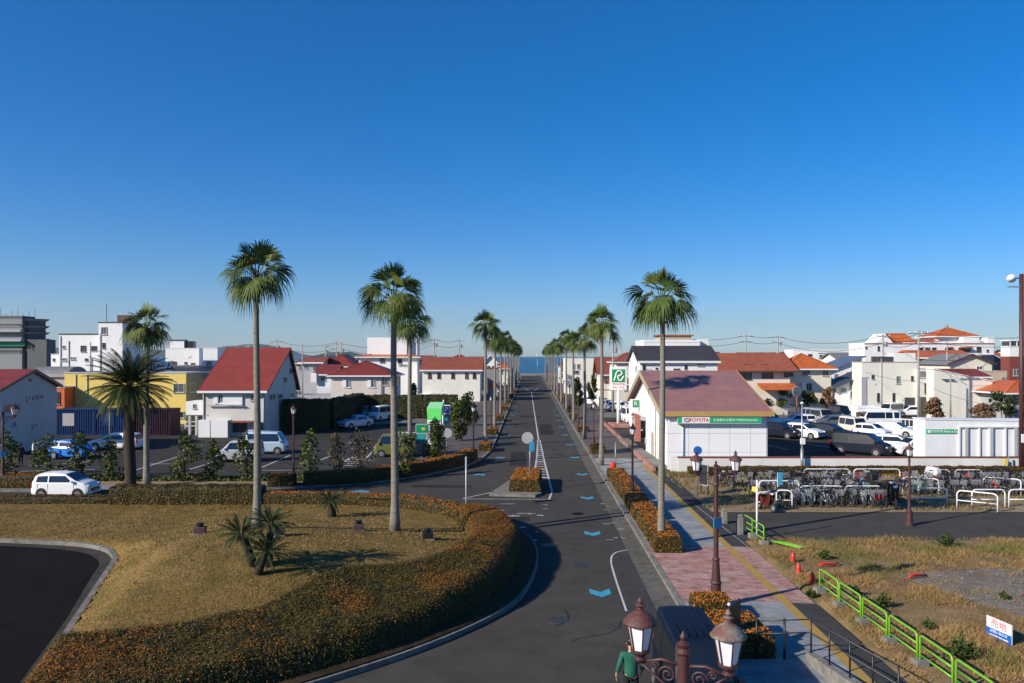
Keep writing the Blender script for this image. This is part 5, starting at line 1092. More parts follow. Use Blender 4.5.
# ------------------------------------------------------------------ vehicles
CT = {
 'hatch': dict(L=3.45, W=1.48, H=1.50, belt=.61, prof=[(-.5, .33), (-.495, .60), (-.435, .88), (-.35, .97), (-.12, 1.0), (.08, .96), (.28, .69), (.42, .60), (.488, .48), (.5, .28)], rear=(1, 2), front=(5, 6)),
 'compact': dict(L=4.0, W=1.69, H=1.50, belt=.60, prof=[(-.5, .33), (-.492, .60), (-.42, .92), (-.35, .985), (-.1, 1.0), (.06, .97), (.26, .67), (.43, .57), (.49, .46), (.5, .28)], rear=(1, 2), front=(5, 6)),
 'wagon': dict(L=4.4, W=1.70, H=1.48, belt=.60, prof=[(-.5, .33), (-.49, .60), (-.44, .90), (-.39, .97), (-.1, 1.0), (.06, .97), (.24, .67), (.43, .57), (.49, .46), (.5, .28)], rear=(1, 2), front=(5, 6)),
 'tallwagon': dict(L=3.45, W=1.48, H=1.68, belt=.56, prof=[(-.5, .30), (-.495, .56), (-.47, .93), (-.43, .985), (-.1, 1.0), (.16, .97), (.33, .62), (.45, .54), (.492, .44), (.5, .26)], rear=(1, 2), front=(5, 6)),
 'van': dict(L=3.45, W=1.48, H=1.88, belt=.54, prof=[(-.5, .26), (-.497, .54), (-.48, .95), (-.45, .99), (-.1, 1.0), (.30, .975), (.435, .57), (.482, .50), (.497, .40), (.5, .22)], rear=(1, 2), front=(5, 6)),
 'minivan': dict(L=4.6, W=1.70, H=1.82, belt=.55, prof=[(-.5, .30), (-.495, .55), (-.46, .93), (-.42, .985), (-.1, 1.0), (.17, .97), (.35, .61), (.46, .53), (.493, .42), (.5, .26)], rear=(1, 2), front=(5, 6)),
 'bigvan': dict(L=4.7, W=1.70, H=1.98, belt=.54, prof=[(-.5, .26), (-.497, .54), (-.48, .95), (-.45, .99), (-.1, 1.0), (.31, .975), (.42, .60), (.48, .50), (.497, .40), (.5, .22)], rear=(1, 2), front=(5, 6)),
 'sedan': dict(L=4.5, W=1.70, H=1.46, belt=.62, prof=[(-.5, .36), (-.49, .62), (-.36, .68), (-.24, .93), (-.14, .99), (.02, .98), (.19, .68), (.42, .59), (.49, .48), (.5, .28)], rear=(2, 3), front=(5, 6)),
}
def car(kind, paint, x, y, z0, rz, label, group=None, cat='car', name='parked_car', detail=1):
    c = CT[kind]; L, W, H = c['L'], c['W'], c['H']; root = empty(name, (x, y, z0), math.radians(rz), label, cat, group); pm = 'paint_'+paint
    pr = [(a*L, b*H) for a, b in c['prof']]; zb = c['belt']*H
    def ztop(xx):
        for (a, za), (b, z_) in zip(pr[:-1], pr[1:]):
            if a <= xx <= b: return za+(z_-za)*(xx-a)/(b-a)
        return pr[-1][1]
    def hw(xx):
        u = abs(xx)/L; return W/2*(1-.035*max(0, (u-.3)/.2)-.12*max(0, (u-.44)/.06)**1.6)
    def wtop(xx):
        t = max(0, min(1, (ztop(xx)/H-c['belt'])/(1-c['belt']))); return hw(xx)*(.94-.15*t)
    xs = sorted(set([p[0] for p in pr]+[L*q for q in (-.47, -.4, -.3, -.2, 0, .12, .2, .36, .40, .46)])); rings = []
    for xx in xs:
        zt = ztop(xx); w = hw(xx); wt = wtop(xx); be = min(zb, zt-.05); z_l = .20 if abs(xx) < .47*L else .26
        half = [(w*.93, z_l), (w, z_l+.10), (w, .45*zb+.1), (w*.985, be*.97), (w*.965, be), (wt, zt-.07 if zt > zb+.1 else zt-.03), (wt*.93, zt-.015), (wt*.55, zt+.012), (0, zt+.02)]
        rings.append([(xx, -a, b) for a, b in half]+[(xx, a, b) for a, b in half[-2::-1]])
    m = len(rings[0]); b = MB(); vs = [p for r_ in rings for p in r_]
    b.add(vs, [(i*m+k, i*m+k+1, (i+1)*m+k+1, (i+1)*m+k) for i in range(len(xs)-1) for k in range(m-1)]+[tuple(range(m)), tuple(range(len(vs)-1, len(vs)-m-1, -1))], pm, smooth=False)
    b.add([(xs[0], -.6, .2), (xs[-1], -.6, .2), (xs[-1], .6, .2), (xs[0], .6, .2)], [(0, 1, 2, 3)], 'black_plastic')
    body = b.build('body', root)
    me = body.data; bb = bmesh.new(); bb.from_mesh(me); bmesh.ops.recalc_face_normals(bb, faces=bb.faces)
    for f in bb.faces: f.smooth = True
    for e in bb.edges:
        if len(e.link_faces) == 2 and e.calc_face_angle(0) > .42: e.smooth = False
    bb.to_mesh(me); bb.free()
    # side glass
    xr = pr[c['rear'][1]][0]; xrb = pr[c['rear'][0]][0]; xf = pr[c['front'][0]][0]; xfb = pr[c['front'][1]][0]
    def side(xx, z, s_, o=.010):
        zt = ztop(xx)-.07; w0, w1 = hw(xx)*.965, wtop(xx); t = max(0, min(1, (z-zb)/max(zt-zb, .05))); return (xx, s_*(w0+(w1-w0)*t+o), z)
    zl = zb+.05; zh = H*.985-.15
    mid = (xr+xf)/2-.02*L
    for s_ in (-1, 1):
        for nm, pts in (('rear_side_window', [(xrb+.30, zl), (mid-.04, zl), (mid-.04, zh), (xr+.16, zh)]), ('front_side_window', [(mid+.04, zl), (xfb-.22, zl), (xf+.02, zh), (mid+.04, zh)])):
            if kind == 'sedan' and 'rear' in nm: pts[0] = (xrb+.35, zl)
            g = MB(); v = []
            for xx, z in pts: v.append(side(xx, min(z, ztop(xx)-.09), s_))
            vi = [(p[0], p[1]-s_*.03, p[2]) for p in v]; q = [(0, 1, 2, 3), (7, 6, 5, 4), (0, 4, 5, 1), (1, 5, 6, 2), (2, 6, 7, 3), (3, 7, 4, 0)]
            g.add(v+vi, q if s_ < 0 else [t_[::-1] for t_ in q], 'car_glass'); g.build(nm, root)
    for nm, (i0, i1), sgn in (('windscreen', c['front'], 1), ('rear_window', c['rear'], -1)):
        (xa, za), (xb, z_b) = pr[i0], pr[i1]
        if nm == 'rear_window': (xa, za), (xb, z_b) = (xb, z_b), (xa, za)    # a = top
        nx, nz = (za-z_b)*sgn, abs(xb-xa); l = math.hypot(nx, nz); nx, nz = abs(nx)/l*sgn, nz/l
        g = MB(); v = []
        for t_ in (.10, .90):
            xx = xa+(xb-xa)*t_; zz = za+(z_b-za)*t_; wy = wtop(xx)*.90 if t_ < .5 else hw(xx)*.84
            v += [(xx+nx*.03, -wy, zz+nz*.03), (xx+nx*.04, 0, zz+nz*.045), (xx+nx*.03, wy, zz+nz*.03)]
        vi = [(p[0]-nx*.05, p[1], p[2]-nz*.05) for p in v]; g.add(v+vi, [(0, 1, 4, 3), (1, 2, 5, 4), (0, 3, 9, 6), (2, 8, 11, 5), (3, 4, 10, 9), (4, 5, 11, 10), (0, 6, 7, 1), (1, 7, 8, 2)], 'car_glass'); g.build(nm, root)
    rw = .285 if W < 1.6 else .31
    for xx in (-.305*L, .315*L):
        for s_ in (-1, 1):
            a = MB(); a.disc((xx, s_*(hw(xx)-.055), rw+.02), rw+.055, (0, 1, 0), .13, 'black_plastic', 20); a.build('wheel_arch', root)
            w = MB(); w.disc((xx, s_*(hw(xx)-.08), rw), rw, (0, 1, 0), .20, 'rubber', 20); wh = w.build('wheel', root)
            w = MB(); w.disc((xx, s_*(hw(xx)+.024), rw), rw*.62, (0, 1, 0), .02, 'alloy', 14); w.disc((xx, s_*(hw(xx)+.037), rw), rw*.16, (0, 1, 0), .01, 'dark_trim', 8)
            for k in range(5):
                aa = 2*PI*k/5; w.disc((xx+rw*.42*math.cos(aa), s_*(hw(xx)+.036), rw+rw*.42*math.sin(aa)), rw*.10, (0, 1, 0), .006, 'dark_trim', 6)
            w.build('rim', wh)
    xe = L/2
    for s_ in (-1, 1):
        g = MB(); zh_ = .50*H if H < 1.6 else .42*H; g.box(xe-.16, xe-.015, min(s_*W*.27, s_*W*.44), max(s_*W*.27, s_*W*.44), zh_-.07, zh_+.07, 'headlight'); g.build('headlight', root, bevel=.02)
        g = MB(); zt_ = .52*H; g.box(-xe+.0, -xe+.10, min(s_*W*.36, s_*W*.45), max(s_*W*.36, s_*W*.45), zt_-.16, zt_+.12, 'tail_light'); g.build('tail_light', root, bevel=.015)
        g = MB(); xm = xfb-.20; g.box(xm-.06, xm+.06, min(s_*(W/2-.02), s_*(W/2+.15)), max(s_*(W/2-.02), s_*(W/2+.15)), zb+.03, zb+.16, pm); g.build('mirror', root, bevel=.02)
        if detail:
            g = MB()
            for xx in (mid, xfb-.12, xrb+.42):
                g.box(xx-.006, xx+.006, min(s_*(hw(xx)-.01), s_*(hw(xx)+.004)), max(s_*(hw(xx)-.01), s_*(hw(xx)+.004)), .30, zb-.04, 'dark_trim')
            g.build('door_seam', root)
    g = MB(); g.box(xe-.03, xe+.012, -W*.26, W*.26, .28*H if H < 1.6 else .24*H, .40*H if H < 1.6 else .33*H, 'black_plastic'); g.box(xe-.05, xe+.006, -W*.40, W*.40, .21, .30, 'black_plastic'); g.build('grille', root)
    g = MB(); pl = 'plate_yellow' if W < 1.6 else 'plate'; g.box(xe+.013, xe+.022, -.165, .165, .36, .52, pl); g.build('number_plate', root); g = MB(); g.box(-xe-.02, -xe-.003, -.165, .165, .42, .58, pl); g.build('number_plate', root)
    if name == 'parked_van':
        g = MB()
        for yy in (-.42, -.25, -.08, .08, .25, .42): g.box(-L*.40, L*.22, yy-.015, yy+.015, H-.02, H+.035, pm)
        g.build('roof_rib', root)
        g = MB()
        for s_ in (-1, 1): g.box(L*.33, L*.345, s_*.30-.25, s_*.30+.25, .56*H+.06, .56*H+.08, 'dark_trim')
        g.build('wiper', root)
    return root
def pcar(kind, paint, px, py, rz, label, z0=.05, **k):
    x, y = G(px, py, z0); y += .5; return car(kind, paint, wx(px, y), y, z0, rz, label, **k)
GL = 'cars in the left car park'; GR = 'cars in the right car park'
car('hatch', 'white', wx(66.5, 47.1), 47.1, .0, -2, 'white kei hatchback driving right along the road behind the low hedge', name='white_hatchback')
car('van', 'navy', 4.28, 19.0, .01, -91, 'dark navy kei van parked in the lay-by behind the nearest lanterns', name='parked_van', cat='van')
pcar('hatch', 'blue', 72, 459, -12, 'bright blue hatchback in the left car park', group=GL)
pcar('wagon', 'white', 116, 450, 180, 'white wagon half hidden by the dark date palm trunk', group=GL)
pcar('sedan', 'darkblue', 60, 434, 12, 'dark blue car in the shade of the pale gabled house', group=GL)
pcar('tallwagon', 'silver', 240, 462, 180, 'silver tall wagon left of the tallest palm\'s trunk', group=GL)
pcar('van', 'paleblue', 267, 454, 0, 'pale silver blue box van just right of the tallest palm\'s trunk', group=GL, cat='van')
pcar('van', 'olive', 396, 457, 180, 'olive green box van behind the stout palm trunk', group=GL, cat='van')
pcar('tallwagon', 'maroon', 328, 425, -80, 'dark maroon car in the hedge\'s shade', group=GL)
pcar('van', 'teal', 344.5, 420, -88, 'teal van facing the camera under the long hedge', group=GL, cat='van')
pcar('tallwagon', 'silver', 363, 419, -86, 'silver kei car between the teal and the white van', group=GL)
pcar('van', 'white', 380, 420.5, -112, 'white box van facing the camera under the long hedge', group=GL, cat='van')
pcar('sedan', 'paleblue', 355, 428, -125, 'pale silver car parked before the row of vans', group=GL)
pcar('compact', 'white', 412, 450, 0, 'white car hidden behind the bush beside the ticket machine', group=GL)
pcar('wagon', 'white', 423, 401.5, 170, 'white car roof showing above the long hedge, left one', group=GL)
pcar('wagon', 'silver', 436, 401.5, 175, 'silver car roof showing above the long hedge beside the white one', group=GL)
for kind, paint, px, py, rz, lab in [
 ('compact', 'navy', 781, 438, -52, 'dark navy car nearest the mauve roofed hall'), ('compact', 'white', 804, 438.5, -52, 'white hatchback between the navy and black cars'), ('wagon', 'black', 830, 439, -48, 'black car in the middle of the car park row'),
 ('van', 'ivory', 853, 435, -80, 'boxy cream white van facing the camera'), ('hatch', 'white', 872, 438.5, -52, 'white hatchback right of the boxy cream van'), ('compact', 'pearl', 895, 437, -42, 'pearl white car third from the shed in the row'),
 ('minivan', 'navy', 861, 455, -42, 'large dark navy minivan standing alone nearest the low wall'), ('wagon', 'white', 895, 452, -30, 'white wagon beside the lone navy minivan'), ('hatch', 'white', 914, 456, 185, 'white hatchback touching the corner of the shed'),
 ('tallwagon', 'white', 768, 427, -60, 'white tall car peeping out behind the hall corner'), ('wagon', 'white', 797, 427, 180, 'long white wagon in the second row behind the navy car'), ('bigvan', 'silver', 818, 425, -78, 'tall pale van rising above the second row'),
 ('van', 'darkblue', 799, 420, -80, 'dark blue box van in the back row by the fence'), ('van', 'darkblue', 839, 420, -80, 'dark blue van in the back row left of the booth'), ('wagon', 'grey', 832, 428, 178, 'dark grey wagon behind the black car'),
 ('bigvan', 'white', 878, 428, 180, 'long white van with black windows behind the row'), ('van', 'white', 892, 417, -150, 'white kei van in front of the white modern house'), ('wagon', 'white', 910, 416.5, 180, 'white wagon in front of the white modern house'),
 ('compact', 'paleblue', 832, 408, 10, 'pale blue car below the slate roofed carport'), ('wagon', 'white', 846, 408, 0, 'white car below the slate roofed carport'),
 ('bigvan', 'white', 629.5, 423, -88, 'white van facing the camera beside the pink pillar'), ('wagon', 'white', 594, 405, -60, 'white car parked up the avenue behind the third palm'), ('compact', 'silver', 609, 410, -80, 'silver car left of the rental sign'), ('wagon', 'pearl', 622, 411, -20, 'pearl car behind the rental sign post'),
 ('wagon', 'black', 644, 436, -90, 'black car in the shadow right of the pink pillar')]:
    pcar(kind, paint, px, py, rz, lab, z0=.10, group=GR if px > 700 else None, cat='van' if 'van' in kind and kind != 'minivan' else 'car', detail=0)
# ------------------------------------------------------------------ buildings
class Bld:
    def __init__(s, name, label, px0, px1, Y, depth, wall, z1, z0=0, cat='building', group=None, xs=None):
        s.X0, s.X1 = xs if xs else (wx(px0, Y), wx(px1, Y)); s.Y = Y; s.d = depth; s.w = s.X1-s.X0; s.z1 = z1; s.wall = wall
        s.root = empty(name, (s.X0, Y, 0), 0, label, cat, group); s.z0 = z0; s.n = 0
    def walls(s, gable=None, rise=0, ridge=.5, mb=None):
        b = MB(); w, d, z = s.w, s.d, s.z1
        if gable == 'x': b.extr([(0, s.z0), (0, z), (d*ridge, z+rise), (d, z), (d, s.z0)], 0, w, s.wall, 'x')
        elif gable == 'y': b.extr([(0, s.z0), (w, s.z0), (w, z), (w*ridge, z+rise), (0, z)], 0, d, s.wall, 'y')
        elif gable == 'shedx': b.extr([(0, s.z0), (w, s.z0), (w, z+rise), (0, z)], 0, d, s.wall, 'y')
        elif gable == 'shedy': b.extr([(0, s.z0), (0, z), (d, z+rise), (d, s.z0)], 0, w, s.wall, 'x')
        else: b.box(0, w, 0, d, s.z0, z, s.wall)
        s.W = b.build('wall', s.root); return s
    def roof(s, kind, mn, rise, o=.45, ridge=.5, th=.14, trim='white_trim', ox=None, inset=None):
        w, d, z = s.w, s.d, s.z1; b = MB(); ox = o if ox is None else ox
        if kind == 'gable_x':
            k1 = rise/(d*ridge); k2 = rise/(d*(1-ridge)); f = (-o, z-o*k1); pk = (d*ridge, z+rise); bk = (d+o, z-o*k2); e = .02
            b.extr([(f[0], f[1]+e), (pk[0], pk[1]+e), (bk[0], bk[1]+e), (bk[0], bk[1]+e+th), (pk[0], pk[1]+e+th), (f[0], f[1]+e+th)], -ox, w+ox, mn, 'x'); R_ = b.build('roof', s.root)
            t = MB(); t.box(-ox-.02, w+ox+.02, f[0]-.12, f[0]-.01, f[1]-.06, f[1]+th+.02, trim); 
            for x_ in (-ox-.05, w+ox+.005): t.extr([(f[0], f[1]-.04), (pk[0], pk[1]-.08), (bk[0], bk[1]-.08), (bk[0], bk[1]+e+th+.03), (pk[0], pk[1]+e+th+.03), (f[0], f[1]+e+th+.03)], x_, x_+.045, mn if trim == 'white_trim' else trim, 'x')
            t.build('eave_trim', R_)
        elif kind == 'gable_y':
            k1 = rise/(w*ridge); k2 = rise/(w*(1-ridge)); f = (-o, z-o*k1); pk = (w*ridge, z+rise); bk = (w+o, z-o*k2); e = .02
            b.extr([(f[0], f[1]+e), (pk[0], pk[1]+e), (bk[0], bk[1]+e), (bk[0], bk[1]+e+th), (pk[0], pk[1]+e+th), (f[0], f[1]+e+th)][::-1], -ox, d+ox, mn, 'y'); R_ = b.build('roof', s.root)
            t = MB(); t.extr([(f[0], f[1]-.08), (pk[0], pk[1]-.08), (bk[0], bk[1]-.08), (bk[0], bk[1]+e+th+.03), (pk[0], pk[1]+e+th+.03), (f[0], f[1]+e+th+.03)][::-1], -ox-.06, -ox-.005, trim, 'y'); t.build('eave_trim', R_)
        elif kind == 'hip':
            q = min(w, d)/2; e0, e1, f0, f1 = -o, w+o, -o, d+o; k = rise/q; ze = z-o*k*.6
            if w >= d: r1, r2 = (q, d/2), (w-q, d/2)
            else: r1, r2 = (w/2, q), (w/2, d-q)
            V_ = [(e0, f0, ze), (e1, f0, ze), (e1, f1, ze), (e0, f1, ze), (*r1, z+rise), (*r2, z+rise)]; V2 = [(a, b_, c-.10) for a, b_, c in V_[:4]]
            if w >= d: fs = [(0, 1, 5, 4), (1, 2, 5), (2, 3, 4, 5), (3, 0, 4)]
            else: fs = [(0, 1, 4), (1, 2, 5, 4), (2, 3, 5), (3, 0, 4, 5)]
            b.add(V_+V2, fs+[(9, 8, 7, 6), (0, 6, 7, 1), (1, 7, 8, 2), (2, 8, 9, 3), (3, 9, 6, 0)], mn); R_ = b.build('roof', s.root)
            t = MB(); t.box(e0-.05, e1+.05, f0-.09, f0-.003, ze-.16, ze+.02, trim); t.box(e1+.003, e1+.08, f0-.09, f1, ze-.16, ze+.02, trim); t.box(e0-.08, e0-.003, f0-.09, f1, ze-.16, ze+.02, trim)
            t.tube([(V_[0][0], V_[0][1], ze+.04), (*r1, z+rise+.05), (*r2, z+rise+.05), (e1, f0, ze+.04)] if w >= d else [(e0, f0, ze+.04), (*r1, z+rise+.05), (e1, f0, ze+.04)], .09, mn, 6); t.build('eave_trim', R_)
        elif kind == 'flat':
            b.box(.15, w-.15, .15, d-.15, z+.01, z+.05, 'concrete'); R_ = b.build('roof', s.root)
            t = MB(); p = .18; h = rise
            t.box(-.05, w+.05, -.05, p, z+.003, z+h, mn); t.box(-.05, w+.05, d-p, d+.05, z+.003, z+h, mn); t.box(-.05, p, p, d-p, z+.003, z+h-.002, mn); t.box(w-p, w+.05, p, d-p, z+.003, z+h-.002, mn); t.build('parapet', R_)
        elif kind == 'shedx':
            k = rise/w; b.extr([(-o, z-o*k+.02), (w+o, z+rise+o*k+.02), (w+o, z+rise+o*k+th), (-o, z-o*k+th)], -ox, d+ox, mn, 'y'); R_ = b.build('roof', s.root)
        elif kind == 'shedy':
            k = rise/d; b.extr([(-o, z-o*k+.02), (d+o, z+rise+o*k+.02), (d+o, z+rise+o*k+th), (-o, z-o*k+th)][::-1], -ox, w+ox, mn, 'x'); R_ = b.build('roof', s.root)
        elif kind == 'barrel':
            pr = [(d/2-(d/2+o)*math.cos(PI*i/10), z+rise*math.sin(PI*i/10)) for i in range(11)]; b.extr(pr, -ox, w+ox, mn, 'x'); R_ = b.build('roof', s.root)
        s.R = R_; return s
    def toF(s, px, py): return (px-512)/F*s.Y-s.X0, wz(py, s.Y)
    def toX(s, px, py, Xp): Yp = Xp*F/(px-512); return Yp-s.Y, wz(py, Yp)
    def win(s, face, px0, py0, px1, py1, st_='w', local=False):
        """a window by its corners: face F front, L left side, R right side"""
        if local: u0, z1, u1, z0 = px0, py0, px1, py1
        elif face == 'F': u0, z1 = s.toF(px0, py0); u1, z0 = s.toF(px1, py1)
        else:
            Xp = s.X0 if face == 'L' else s.X1; u0, z1 = s.toX(px0, py0, Xp); u1, z0 = s.toX(px1, py1, Xp)
            if u0 > u1: u0, u1 = u1, u0
            z1, z0 = max(z1, z0), min(z1, z0)
        fr = {'w': 'white_trim', 'd': 'dark_trim', 'b': 'brown_trim', 'g': 'grey_trim', 's': 'white_trim', 'c': 'grey_trim', 'p': 'white_trim'}[st_]
        gl = {'c': 'curtain_glass', 'p': 'shutter_white', 's': 'window_glass'}.get(st_, 'window_glass' if s.n % 3 else 'curtain_glass'); s.n += 1
        t = min(.07, (u1-u0)*.12); 
        def bx(b, a0, a1, c0, c1, o0, o1, mn):
            if face == 'F': b.box(a0, a1, -o1, -o0, c0, c1, mn)
            elif face == 'L': b.box(-o1, -o0, a0, a1, c0, c1, mn)
            else: b.box(s.w+o0, s.w+o1, a0, a1, c0, c1, mn)
        b = MB(); bx(b, u0, u0+t, z0, z1, .002, .08, fr); bx(b, u1-t, u1, z0, z1, .002, .08, fr); bx(b, u0+t, u1-t, z1-t, z1, .002, .08, fr); bx(b, u0+t, u1-t, z0, z0+t, .002, .08, fr)
        bx(b, (u0+u1)/2-t*.35, (u0+u1)/2+t*.35, z0+t, z1-t, .012, .06, fr); bx(b, u0-.06, u1+.06, z0-.07, z0-.003, .002, .13, fr if fr != 'dark_trim' else 'grey_trim')
        W_ = b.build('window', s.root); g = MB(); bx(g, u0+t, u1-t, z0+t, z1-t, .003, .010, gl); g.build('pane', W_)
        if st_ == 's':
            g = MB(); wd = (u1-u0)*.9; bx(g, u0-wd, u0-.03, z0, z1, .003, .14, 'shutter_white'); g.build('shutter_box', W_)
        return W_
    def wins(s, face, lst, st_='w'):
        for q in lst: s.win(face, *q[:4], q[4] if len(q) > 4 else st_)
        return s
    def part(s, name, mn, *bx, parent=None, bevel=0):
        b = MB(); b.box(*bx, mn); return b.build(name, parent or s.root, bevel=bevel)
    def pipe(s, x, z1, z0=.1, y=-.06, mn='grey_trim'):
        b = MB(); b.tube([(x, y, z0), (x, y, z1)], .045, mn, 6); return b.build('drainpipe', s.root)
    def vents(s, n, seed, z=(1.5, None)):
        r = random.Random(seed)
        for i in range(n):
            x = r.uniform(.4, s.w-.4); zz = r.uniform(1.2, s.z1-.8); b = MB(); b.lathe([(.10, 0), (.12, .03), (.02, .05)], 'grey_trim', n=8); o = b.build('vent_cap', s.root, loc=(x, -.002, zz)); o.rotation_euler = (PI/2, 0, 0)
        return s
# --- left side
b = Bld('gabled_house', 'pale house in shade with red tile roof at the far left edge', 0, 0, 65.6, 8.2, 'stucco_bluegrey', 5.55, xs=(-56, -42)); b.walls('x', 1.45, .53).roof('gable_x', 'roof_red', 1.45, .35, .53, trim='brown_trim')
b.wins('R', [(27, 396, 33, 401), (33.5, 395, 38, 400), (38.5, 394.5, 43, 399)], 'g'); b.wins('R', [(12, 422, 16, 427), (32, 424, 37, 427)], 'g'); b.part('gable_vent', 'orange_wall', b.w+.002, b.w+.06, 4.0, 4.3, 6.05, 6.35)
b.wins('F', [(-60, 400, -40, 412), (-30, 400, -12, 412)], 'w'); b.part('wall_panel', 'pillar_pink', b.w+.002, b.w+.05, .6, 2.6, 3.6, 4.2)
b = Bld('barrel_roof_hall', 'grey barrel roofed hall behind the red tiled gable', 33, 66, 93, 4, 'stucco_grey', wz(377, 93)); b.walls().roof('barrel', 'roof_grey', 1.2, .3)
b.wins('F', [(56, 389, 58, 400), (38, 392, 44, 400)], 'd')
b = Bld('orange_shop', 'narrow orange fronted building beside the yellow one', 55, 64.5, 89, 2.5, 'orange_wall', wz(388, 89)); b.walls().roof('flat', 'grey_trim', .15); b.win('F', 55.5, 392, 60, 404, 'd')
b = Bld('yellow_building', 'yellow rendered two storey building with shade painted olive on its side', 64.5, 186, 91, 5, 'stucco_yellow', wz(373.5, 91)); b.walls().roof('flat', 'grey_trim', .16)
b.wins('F', [(173.5, 383.5, 184.5, 392.5), (172, 411.5, 184.5, 418), (90.5, 407, 103, 410), (66, 395, 67.5, 399)], 'g'); b.pipe(2.6, 6.2); b.pipe(1.3, 6.2); b.pipe(9.3, 6.2)
o = b.part('side_wall', 'stucco_yellow_shaded', b.w+.004, b.w+.06, .02, 4.95, 0, b.z1-.002); b.win('R', 190, 383, 194.5, 392, 'g'); b.vents(4, 3)  # yellow wall's unlit side: its shade is put into the olive colour
b.part('base_recess', 'dark_trim', b.w-2.2, b.w-.1, -.05, -.002, .05, .55)
for k, (a, c, mn, lab) in enumerate([(55, 94, 'container_blue', 'blue corrugated container nearest the gabled house'), (95, 133, 'container_blue', 'blue corrugated container behind the date palm'), (134, 171, 'container_purple', 'dark purple corrugated container before the yellow building')]):
    Yc = 83.0; X0, X1 = wx(a, Yc), wx(c, Yc); bb = MB(); n = int((X1-X0)/.24); pr = []
    for i in range(n): pr += [(i*.24, 0), (i*.24+.08, 0), (i*.24+.12, .05), (i*.24+.20, .05)]
    pr = [(x_, y_) for x_, y_ in pr if x_ < X1-X0-.05]; vs = [(x_, y_, .1) for x_, y_ in pr]+[(x_, y_, 2.62) for x_, y_ in pr]; m_ = len(pr)
    rt = empty('container', (X0, Yc, .05), 0, lab, 'container', 'shipping containers'); bb.add(vs, [(i, i+1, m_+i+1, m_+i) for i in range(m_-1)], mn); bb.box(0, X1-X0-.02, .06, 2.4, .1, 2.62, mn); bb.build('shell', rt)
    f = MB(); f.box(-.03, X1-X0, -.04, 2.44, 2.62, 2.74, mn); f.box(-.03, X1-X0, -.04, 2.44, 0, .12, mn); f.box(-.04, .06, -.05, .1, .12, 2.62, mn); f.box(X1-X0-.08, X1-X0+.01, -.05, .1, .12, 2.62, mn); f.build('frame', rt)
    if k < 2: f = MB(); f.box(.8, 2.0, -.035, -.001, 1.0, 2.3, 'container_blue' if k else 'stucco_grey'); f.build('shutter', rt)
# far left dark tower with green band
b = Bld('grey_office_block', 'dark grey office block with balconies and a green band', -30, 22, 150, 4, 'mid_grey', wz(318.5, 150)); b.walls().roof('flat', 'concrete_dark', .5)
for i, (y0, y1) in enumerate([(324, 326.5), (329, 332), (334, 336), (342.5, 345), (350, 353)]): b.win('F', -25, y0, 21, y1, 'd')
b.part('green_band', 'sign_green', 0, b.w+.8, -.5, -.05, wz(346, 150), wz(342.5, 150)); b.part('balcony', 'stucco_grey', 0, b.w+.5, -1.2, -.05, wz(341.5, 150), wz(339, 150)); b.part('balcony', 'stucco_grey', 0, b.w+.3, -1.0, -.05, wz(332, 150), wz(329.5, 150))
c = MB()
for py in (318.5, 325.5, 332, 338.5): c.lathe([(2.3, wz(py+2.2, 150)), (2.9, wz(py, 150))], 'mid_grey', c=(b.w+.3, 3), n=14)
c.lathe([(2.1, 0), (2.1, wz(319, 150))], 'concrete_dark', c=(b.w+.3, 3), n=14); c.build('round_stair', b.root)
b.part('lower_wing', 'concrete_dark', b.w+1, b.w+4.6, 0, 3, 0, wz(339.5, 150)); b.win('F', 27, 345, 33, 350, 'd')
c = MB()
for i in range(9): c.tube([(1+i*1.1, 4, b.z1+.4), (1+i*1.1, 4, b.z1+1.2+.5*(i % 3))], .04, 'wire', 4)
c.build('aerials', b.root)
b = Bld('white_block', 'white windowed block with a taller stair tower behind the palm', 59, 98.5, 112, 5, 'stucco_white', wz(334.8, 112)); b.walls().roof('flat', 'dark_trim', .18)
b.wins('F', [(80.8, 345.6, 86, 351.8, 'd'), (91.5, 346, 97, 351, 'd'), (62.5, 345.5, 65, 348.5, 'g'), (70.5, 357, 75.5, 359.6, 'g'), (62, 358, 66.5, 361, 'g'), (85, 358.5, 88, 361, 'd')]); b.pipe(.25, wz(336, 112), mn='mid_grey'); b.pipe(4.6, 8, mn='mid_grey'); b.pipe(.2+2.5*0+1.2, wz(341, 112), mn='mid_grey'); b.vents(5, 8)
b2 = Bld('white_stair_tower', 'white stair tower with a square frame window and brown tank', 98.5, 122.5, 111, 5.5, 'stucco_white', wz(323, 111)); b2.walls().roof('flat', 'dark_trim', .16); b2.wins('F', [(101.2, 327, 107, 334.5, 'c'), (102.5, 342.8, 105.2, 348.5, 'd')]); b2.part('roof_tank', 'brown_trim', 1.6, b2.w, 2, 4.5, b2.z1+.06, b2.z1+1.2); b2.pipe(.3, 11.5, mn='mid_grey')
c = MB(); c.tube([(.1, 2, b2.z1), (.1, 2, b2.z1+2.8)], .04, 'wire', 5); c.build('aerial', b2.root)
b = Bld('low_white_annex', 'small white annex left of the white windowed block', 51, 59, 115, 3, 'stucco_white', wz(354.5, 115)); b.walls().roof('flat', 'grey_trim', .12); b.win('F', 53, 358.5, 55, 361, 'd')
b = Bld('white_cube_house', 'stepped white cube house on the hill line behind the yellow building', 165.5, 199, 125, 2.5, 'stucco_white', wz(348.8, 125)); b.walls().roof('flat', 'white_trim', .12)
